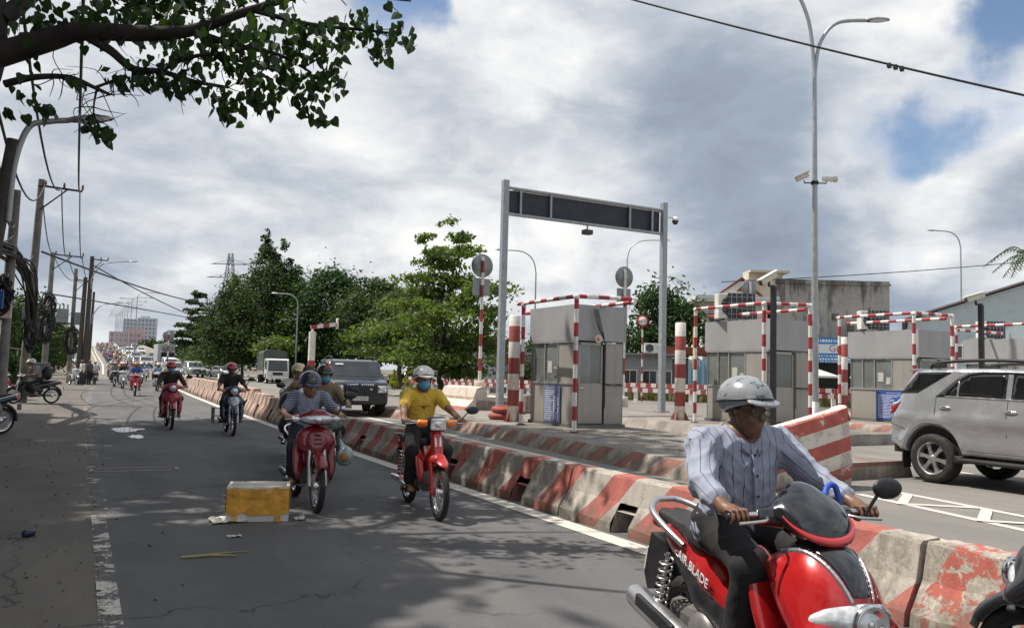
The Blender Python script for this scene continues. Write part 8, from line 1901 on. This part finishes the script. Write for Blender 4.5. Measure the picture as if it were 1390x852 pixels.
for i, (dz, rr_, lab) in enumerate(((1.03, .21, 'upper black round bag strapped at the left of the loaded motorcycle'), (.74, .19, 'lower black round bag strapped at the left of the loaded motorcycle'))):
    b = thing('black_bag', lab, 'bag', (2.66, 11.75, dz)); link('bag', field_mesh('bag', [E((0, 0, 0), (.13, .17, rr_*.8)), E((.04, .05, .03), (.12, .14, rr_*.6), None, 0, .05)], .016, [M('bag_black', (.014, .014, .016), .4, var=.3)], None, 2, fold(.014, 22, i)), b)
    if i: m = MB(); m.bar((.1, .1, -.1), (.3, .2, -.25), .012); m.obj('strap', black_plastic, b)
# ---- two riders in the middle distance
wine = M('bike_red', (.36, .022, .045), .28, .05, var=.12, coat=.6)
underbone('red motorcycle of the rider in dark jacket and red helmet', (2.0, 21.4, 0), 0.0, wine, wide_lamp=False)
red_helm = M('helmet_red', (.40, .025, .035), .25, coat=.6)
person('rider in dark jacket, blue mask and red helmet on the red motorcycle', (2.0, 21.4, 0), 0, shirt_mat('dark_jacket', (.022, .020, .020)), cloth_black, skin, red_helm, mask_blue, 'long', .015, seat=.775, size=1.0, seed=20)
blue_bike = M('bike_blue', (.016, .028, .065), .25, .2, var=.12, coat=.7)
underbone('dark blue motorcycle of the rider in black shirt', (3.1, 19.4, 0), R_(-2), blue_bike, col2=silver, wide_lamp=False, mir=(1,))
person('rider in black shirt and red helmet on the dark blue motorcycle', (3.1, 19.4, 0), R_(-2), shirt_mat('black_shirt', (.012, .012, .013)), cloth_black, skin_dark, red_helm, None, 'short', .015, seat=.775, size=1.0, seed=21, grips=[V3(-.30, -.33, 1.0), V3(.30, -.33, 1.0)])
cg = thing('side_rack', 'wire side rack carried low on the left of the dark blue motorcycle', 'rack', (2.78, 19.6, .22)); m = MB()
for z in (0, .18, .36): m.bar((0, 0, z), (0, .42, z), .01); m.bar((0, 0, z), (.12, 0, z), .01)
for y in (0, .14, .28, .42): m.bar((0, y, 0), (0, y, .36), .01)
m.obj('frame', grey_steel, cg)
# ---- riders farther back: one of each kind is built, then copied and recoloured
FARB = underbone('small red motorcycle with white side bags', (2.4, 42.4, 0), R_(-2), wine, None, True, mir=())
FARB['label'] = 'red motorcycle of the rider in bright blue shirt, nearest of the distant group'; FARB['group'] = 'motorcycles in the distant stream'
blue_shirt = shirt_mat('blue_shirt', (.04, .12, .36))
FARP = person('rider in bright blue shirt on a red motorcycle, nearest of the distant group', (2.4, 42.4, 0), R_(-2), blue_shirt, M('trousers_red', (.26, .03, .03), .85), skin_dark, M('helmet_tan', (.34, .19, .08), .4), None, 'short', .026, seat=.775, wr=0, group='riders in the distant stream')
tr_red = MATS['trousers_red']; h_tan = MATS['helmet_tan']
bike_cols = [wine, M('bike_white', (.58, .58, .57), .3, coat=.5), MATS['bike_black'], silver, blue_bike, M('bike_teal', (.03, .13, .14), .3, coat=.5), maroon]
shirt_cols = [blue_shirt, M('cloth_white', (.60, .58, .55), .85), MATS['dark_jacket'], MATS['tan_jacket'], M('cloth_pink', (.48, .16, .22), .85), M('cloth_sky', (.20, .32, .52), .85), M('cloth_yellow', (.58, .42, .05), .85), M('cloth_red', (.38, .04, .05), .85), M('cloth_grey', (.20, .20, .21), .85), M('cloth_beige', (.42, .33, .24), .85), M('cloth_green', (.06, .20, .13), .85)]
helm_cols = [white_helm, red_helm, navy_helm, M('helmet_grey', (.26, .26, .27), .3), M('helmet_beige', (.55, .45, .27), .4), MATS['helmet_black'], M('helmet_pink', (.5, .17, .25), .3), M('helmet_blue', (.05, .16, .42), .3)]
def place_pair(X, Y, bc, sc, hc, lb, lp, rz=0.0, tc=cloth_black):
    z = zr(Y)+(.012 if Y > 84 else 0); tilt = math.atan(.034) if Y > 104 else 0
    for src, lab, reps in ((FARB, lb, ((wine, bc),)), (FARP, lp, ((blue_shirt, sc), (tr_red, tc), (h_tan, hc)))):
        c = copy_tree(src); c.location = (X, Y, z); c.rotation_euler = (tilt, 0, R_(rz)); c['label'] = lab
        for a, b in reps:
            if a != b: recolor(c, a, b)
near = [(3.95, 50, 1, 5, 0, 'white scooter-like motorcycle beside the divider, second of the distant group', 'rider in sky blue shirt and white helmet on the white motorcycle'), (2.35, 54, 1, 2, 0, 'white motorcycle left of the red one in the distant group', 'rider in dark jacket and white helmet left of the blue shirt rider'), (3.9, 43.5, 1, 9, 1, 'pale motorcycle half hidden behind the red helmet rider', 'rider in beige jacket and red helmet behind the dark jacket rider'),
        (3.45, 60, 3, 2, 5, 'silver motorcycle between the red and the white ones', 'rider in dark jacket and black helmet between blue shirt and white motorcycle'), (2.05, 58, 2, 8, 3, 'dark motorcycle at the left of the distant group', 'rider in grey shirt at the left of the distant group'), (2.9, 70, 4, 6, 0, 'blue motorcycle of the yellow jacket rider far back', 'rider in yellow jacket far back in the stream')]
for X, Y, b, s, h_, lb, lp in near: place_pair(X, Y, bike_cols[b], shirt_cols[s], helm_cols[h_], lb, lp, random.uniform(-4, 4))
# the far crowd: bike and rider each a single small mesh
def merged(root, name):
    bm = bmesh.new(); mats = []
    for o in [root]+list(root.children_recursive):
        if o.type != 'MESH' or o.name.split('.')[0] in ('spoke', 'mirror_glass', 'vent', 'reflector', 'shock_spring', 'brake_lever', 'button'): continue
        me = o.data.copy(); mp = []
        for mt in me.materials:
            if mt not in mats: mats.append(mt)
            mp.append(mats.index(mt))
        mx = Matrix.Identity(4); p = o
        while p is not None and p != root: mx = p.matrix_basis @ mx; p = p.parent
        me.transform(mx); idx = np.zeros(len(me.polygons), np.int32); me.polygons.foreach_get('material_index', idx); me.polygons.foreach_set('material_index', np.array(mp, np.int32)[idx]); bm.from_mesh(me); bpy.data.meshes.remove(me)
    me = bpy.data.meshes.new(name)
    bmesh.ops.dissolve_limit(bm, angle_limit=R_(16), verts=bm.verts[:], edges=bm.edges[:]); bm.to_mesh(me); bm.free()
    for mt in mats: me.materials.append(mt)
    return me
mb_, mp_ = merged(FARB, 'motorcycle'), merged(FARP, 'person')
rc = random.Random(77); used = [(x, y) for x, y, *_ in near]
cnt = 0; tries = 0
while cnt < 108 and tries < 6000:
    tries += 1; Y = 60+215*rc.random()**.9; X = rc.uniform(xl(Y)+.9, xb(Y)-.6)
    if any(abs(X-a) < .95 and abs(Y-b) < 2.6 for a, b in used): continue
    used.append((X, Y)); cnt += 1; z = zr(Y)+(.012 if Y > 84 else 0); tilt = math.atan(.034) if 104 < Y < 270 else 0; rz = R_(rc.uniform(-5, 5))
    for me, nm, lab, grp, reps in ((mb_, 'motorcycle', 'small distant motorcycle in the dense stream coming down the bridge', 'motorcycles in the dense stream on the bridge', ((wine, rc.choice(bike_cols)),)), (mp_, 'person', 'small distant helmeted rider in the dense stream coming down the bridge', 'riders in the dense stream on the bridge', ((blue_shirt, rc.choice(shirt_cols)), (tr_red, rc.choice([cloth_black, denim, brown_cloth])), (h_tan, rc.choice(helm_cols))))):
        o = link(nm, me); o.location = (X, Y, z); o.rotation_euler = (tilt, 0, rz); tag(o, lab, nm, grp)
        for a, b in reps:
            for s in o.material_slots:
                if s.material == a: s.link = 'OBJECT'; s.material = b
# ---- people and motorcycles on the left pavement
c = copy_tree(FARB); c.location = (-.28, 62.0, 0); c.rotation_euler = (0, 0, R_(20)); c['label'] = 'pale motorcycle parked beside the two men by the twin poles'; c['group'] = 'motorcycles parked on the left'; recolor(c, wine, bike_cols[1])
person('man in white shirt and dark trousers standing by the parked motorcycle', (.20, 60.8, 0), R_(-60), shirt_cols[1], denim, skin_dark, None, None, 'long', .022, 'stand', seed=31, wr=0, hat=M('cap_grey', (.12, .12, .13), .8), shoes=cloth_black, group='men standing by the twin poles')
person('man in dark checked shirt standing behind the white shirted man', (.62, 62.0, 0), R_(40), M('cloth_check', (.09, .085, .09), .85, var=.6, scale=30), cloth_black, skin_dark, None, None, 'short', .022, 'stand', seed=32, wr=0, hat=MATS['cap_grey'], shoes=cloth_black, group='men standing by the twin poles')
c = copy_tree(FARB); c.location = (.98, 63.5, 0); c.rotation_euler = (0, 0, R_(184)); c['label'] = 'dark motorcycle riding away beside the left white line'; c['group'] = 'motorcycles on the left'; recolor(c, wine, bike_cols[2])
c = copy_tree(FARP); c.location = (.98, 63.5, 0); c.rotation_euler = (0, 0, R_(184)); c['label'] = 'rider in white shirt seen from behind beside the left white line'; c['group'] = 'riders on the left'; recolor(c, blue_shirt, shirt_cols[1]); recolor(c, tr_red, denim); recolor(c, h_tan, helm_cols[3])
# rider turning in from the left with a black backpack
LB, LR = (-1.42, 34.0, 0), R_(-72)
underbone('dark motorcycle pointing left at the pavement edge under the backpack rider', LB, LR, MATS['bike_black'], None, True, col2=silver, mir=())
lr = person('rider in grey shirt, white helmet and big black backpack turning in at left', LB, LR, shirt_cols[8], cloth_black, skin_dark, white_helm, None, 'short', .02, lean=.12, seat=.775, wr=0)
bk_ = thing('backpack', 'big rounded black backpack on the rider turning in at left', 'backpack', LB, LR); link('pack', field_mesh('pack', [E((0, .40, 1.12), (.19, .17, .27), (-.2, 0, 0)), E((0, .46, 1.02), (.17, .13, .17), None, 0, .05)], .02, [MATS['bag_black']]), bk_)
m = MB(); m.tube(spline([(.10, .55, 1.30), (.0, .60, 1.15), (-.1, .58, 1.0)], 4), .012, 6); m.obj('strap', grey_steel, bk_)
underbone('red motorcycle parked at the far left edge, front wheel to the right', (-2.75, 35.6, 0), R_(70), wine, None, True, mir=())
underbone('dark motorcycle parked behind the red one at the far left', (-2.9, 38.6, 0), R_(60), MATS['bike_black'], None, True, mir=())
underbone('dark blue motorcycle cut by the left picture edge', (-1.92, 19.6, 0), R_(-60), blue_bike, None, False, mir=())
# ---- scooter nose at the lower right corner
sc2 = scooter('dark scooter with silver trim entering at the lower right corner', (3.93, 1.60, 0), R_(178), M('scooter_black', (.018, .018, .022), .25, .1, coat=.8))
for o in list(sc2.children):
    if o.name.startswith('mirror_stalk'):
        for q in list(o.children)+[o]: bpy.data.objects.remove(q)
# ------------------------------------------------------------------ litter on the road
bx = thing('cardboard_box', 'white foam box wound in orange packing tape standing in the road', 'box', (1.70, 8.62, .004), R_(-14))
tape = M('orange_tape', (.66, .33, .04), .28, var=.2, scale=9, bump=.35, bscale=22, coat=.4); foam = M('foam_white', (.62, .60, .56), .8, var=.06, dirt=(.4, .35, .28), dirt_amt=.3)
w, d_, hh_ = .60, .40, .345; m = MB(); tk = .03
for sx in (-1, 1): m.box((sx*(w/2-tk/2), 0, hh_/2), (tk, d_, hh_)); m.box((0, sx*(d_/2-tk/2), hh_/2), (w-2*tk, tk, hh_-.003))
m.box((0, 0, tk/2), (w-2*tk, d_-2*tk, tk)); m.obj('walls', foam, bx)
rb = random.Random(6); m = MB()
for k, (za, zb) in enumerate(((.085, .325), (.0, .0))):
    if k: continue
    n = 12; 
    for (ax, sg) in (('y', -1), ('y', 1), ('x', -1), ('x', 1)):
        V = []; L = w if ax == 'y' else d_
        for i in range(n+1):
            u = -L/2+L*i/n
            for j in range(7):
                z = lerp(za, zb, j/6)+rb.uniform(-.003, .003); o_ = .004+rb.uniform(0, .005)
                V.append((u, sg*(d_/2+o_), z) if ax == 'y' else (sg*(w/2+o_), u, z))
        m.add(V, [(i*7+j, (i+1)*7+j, (i+1)*7+j+1, i*7+j+1) for i in range(n) for j in range(6)], 0, False)
m.obj('tape_wrap', tape, bx)
m = MB()
for (x0, z0, x1, z1, wd) in ((-.28, .10, .28, .16, .05), (-.29, .30, .29, .22, .05), (.20, .0, .17, .34, .055), (-.22, .02, -.20, .34, .05), (-.1, .085, .29, .10, .045)):
    dd = Vector((x1-x0, z1-z0)).normalized(); nx, nz = -dd.y*wd/2, dd.x*wd/2; y = -d_/2-.012-rb.uniform(0, .003); m.add([(x0+nx, y, z0+nz), (x1+nx, y, z1+nz), (x1-nx, y, z1-nz), (x0-nx, y, z0-nz)], [(0, 1, 2, 3)])
m.obj('tape_strip', tape, bx)
def crumple(name, loc, sx, sy, mat, lab, cat, seed, h=.03):
    r = np.random.RandomState(seed); n = 9; V = []
    for i in range(n):
        for j in range(n): V.append((sx*(i/(n-1)-.5)+r.normal()*.006, sy*(j/(n-1)-.5)+r.normal()*.006, .006+abs(r.normal())*h*(.4+.6*(i+j)/(2*n))))
    o = link(name, np_mesh(name, V, [(i*n+j, (i+1)*n+j, (i+1)*n+j+1, i*n+j+1) for i in range(n-1) for j in range(n-1)], [mat], None, False)); o.location = loc; tag(o, lab, cat); return o
paper = M('waste_paper', (.55, .53, .50), .8, var=.25, scale=14)
crumple('paper_sheet', (1.39, 8.55, .006), .34, .30, paper, 'crumpled printed paper lying under the left end of the foam box', 'paper', 1)
crumple('paper_scrap', (2.06, 8.38, .006), .10, .08, paper, 'small paper scrap at the right foot of the foam box', 'paper', 2)
crumple('paper_scrap', (1.32, 7.75, .006), .12, .07, paper, 'flat grey scrap lying on the road in front of the foam box', 'paper', 3, .01)
st = MB(); st.tube([(.80, 7.05, .013), (1.02, 7.02, .02), (1.22, 6.96, .012)], [.010, .012, .006], 6); st.tube([(.80, 7.06, .012), (1.10, 7.08, .016), (1.34, 7.10, .012)], [.004, .006, .004], 5); tag(st.obj('palm_stalk', M('dry_stalk', (.34, .30, .13), .7)), 'dry yellow palm stalk lying across the near road', 'stalk')
ct = MB(); ct.lathe([(0, 0), (.028, 0), (.032, .02), (.030, .09), (.02, .10), (0, .10)], (0, 0, 0), 'x', 14); o = ct.obj('crushed_can', M('can_dark', (.03, .035, .07), .35, .3), None, (-.35, 8.35, .036)); o.rotation_euler = (0, 0, .5); tag(o, 'small dark crushed can on the left part of the road', 'can')
scatter('gravel', 420, lambda r: (xl(20)-r.uniform(.0, 3.5)*r.rand()+r.normal()*.4, r.uniform(5.5, 36), .003), .045, M('gravel_brown', (.10, .082, .066), .95, var=.4, scale=3, world=True), 'loose grit and leaf litter along the road edge', 'gravel', .35, 5)
scatter('debris', 110, lambda r: (r.uniform(9, 12.3), r.uniform(9.5, 16.5), .275), .06, M('rubble_brown', (.20, .17, .14), .95, var=.4), 'twigs and rubble on the nearest toll island', 'debris', .3, 8)
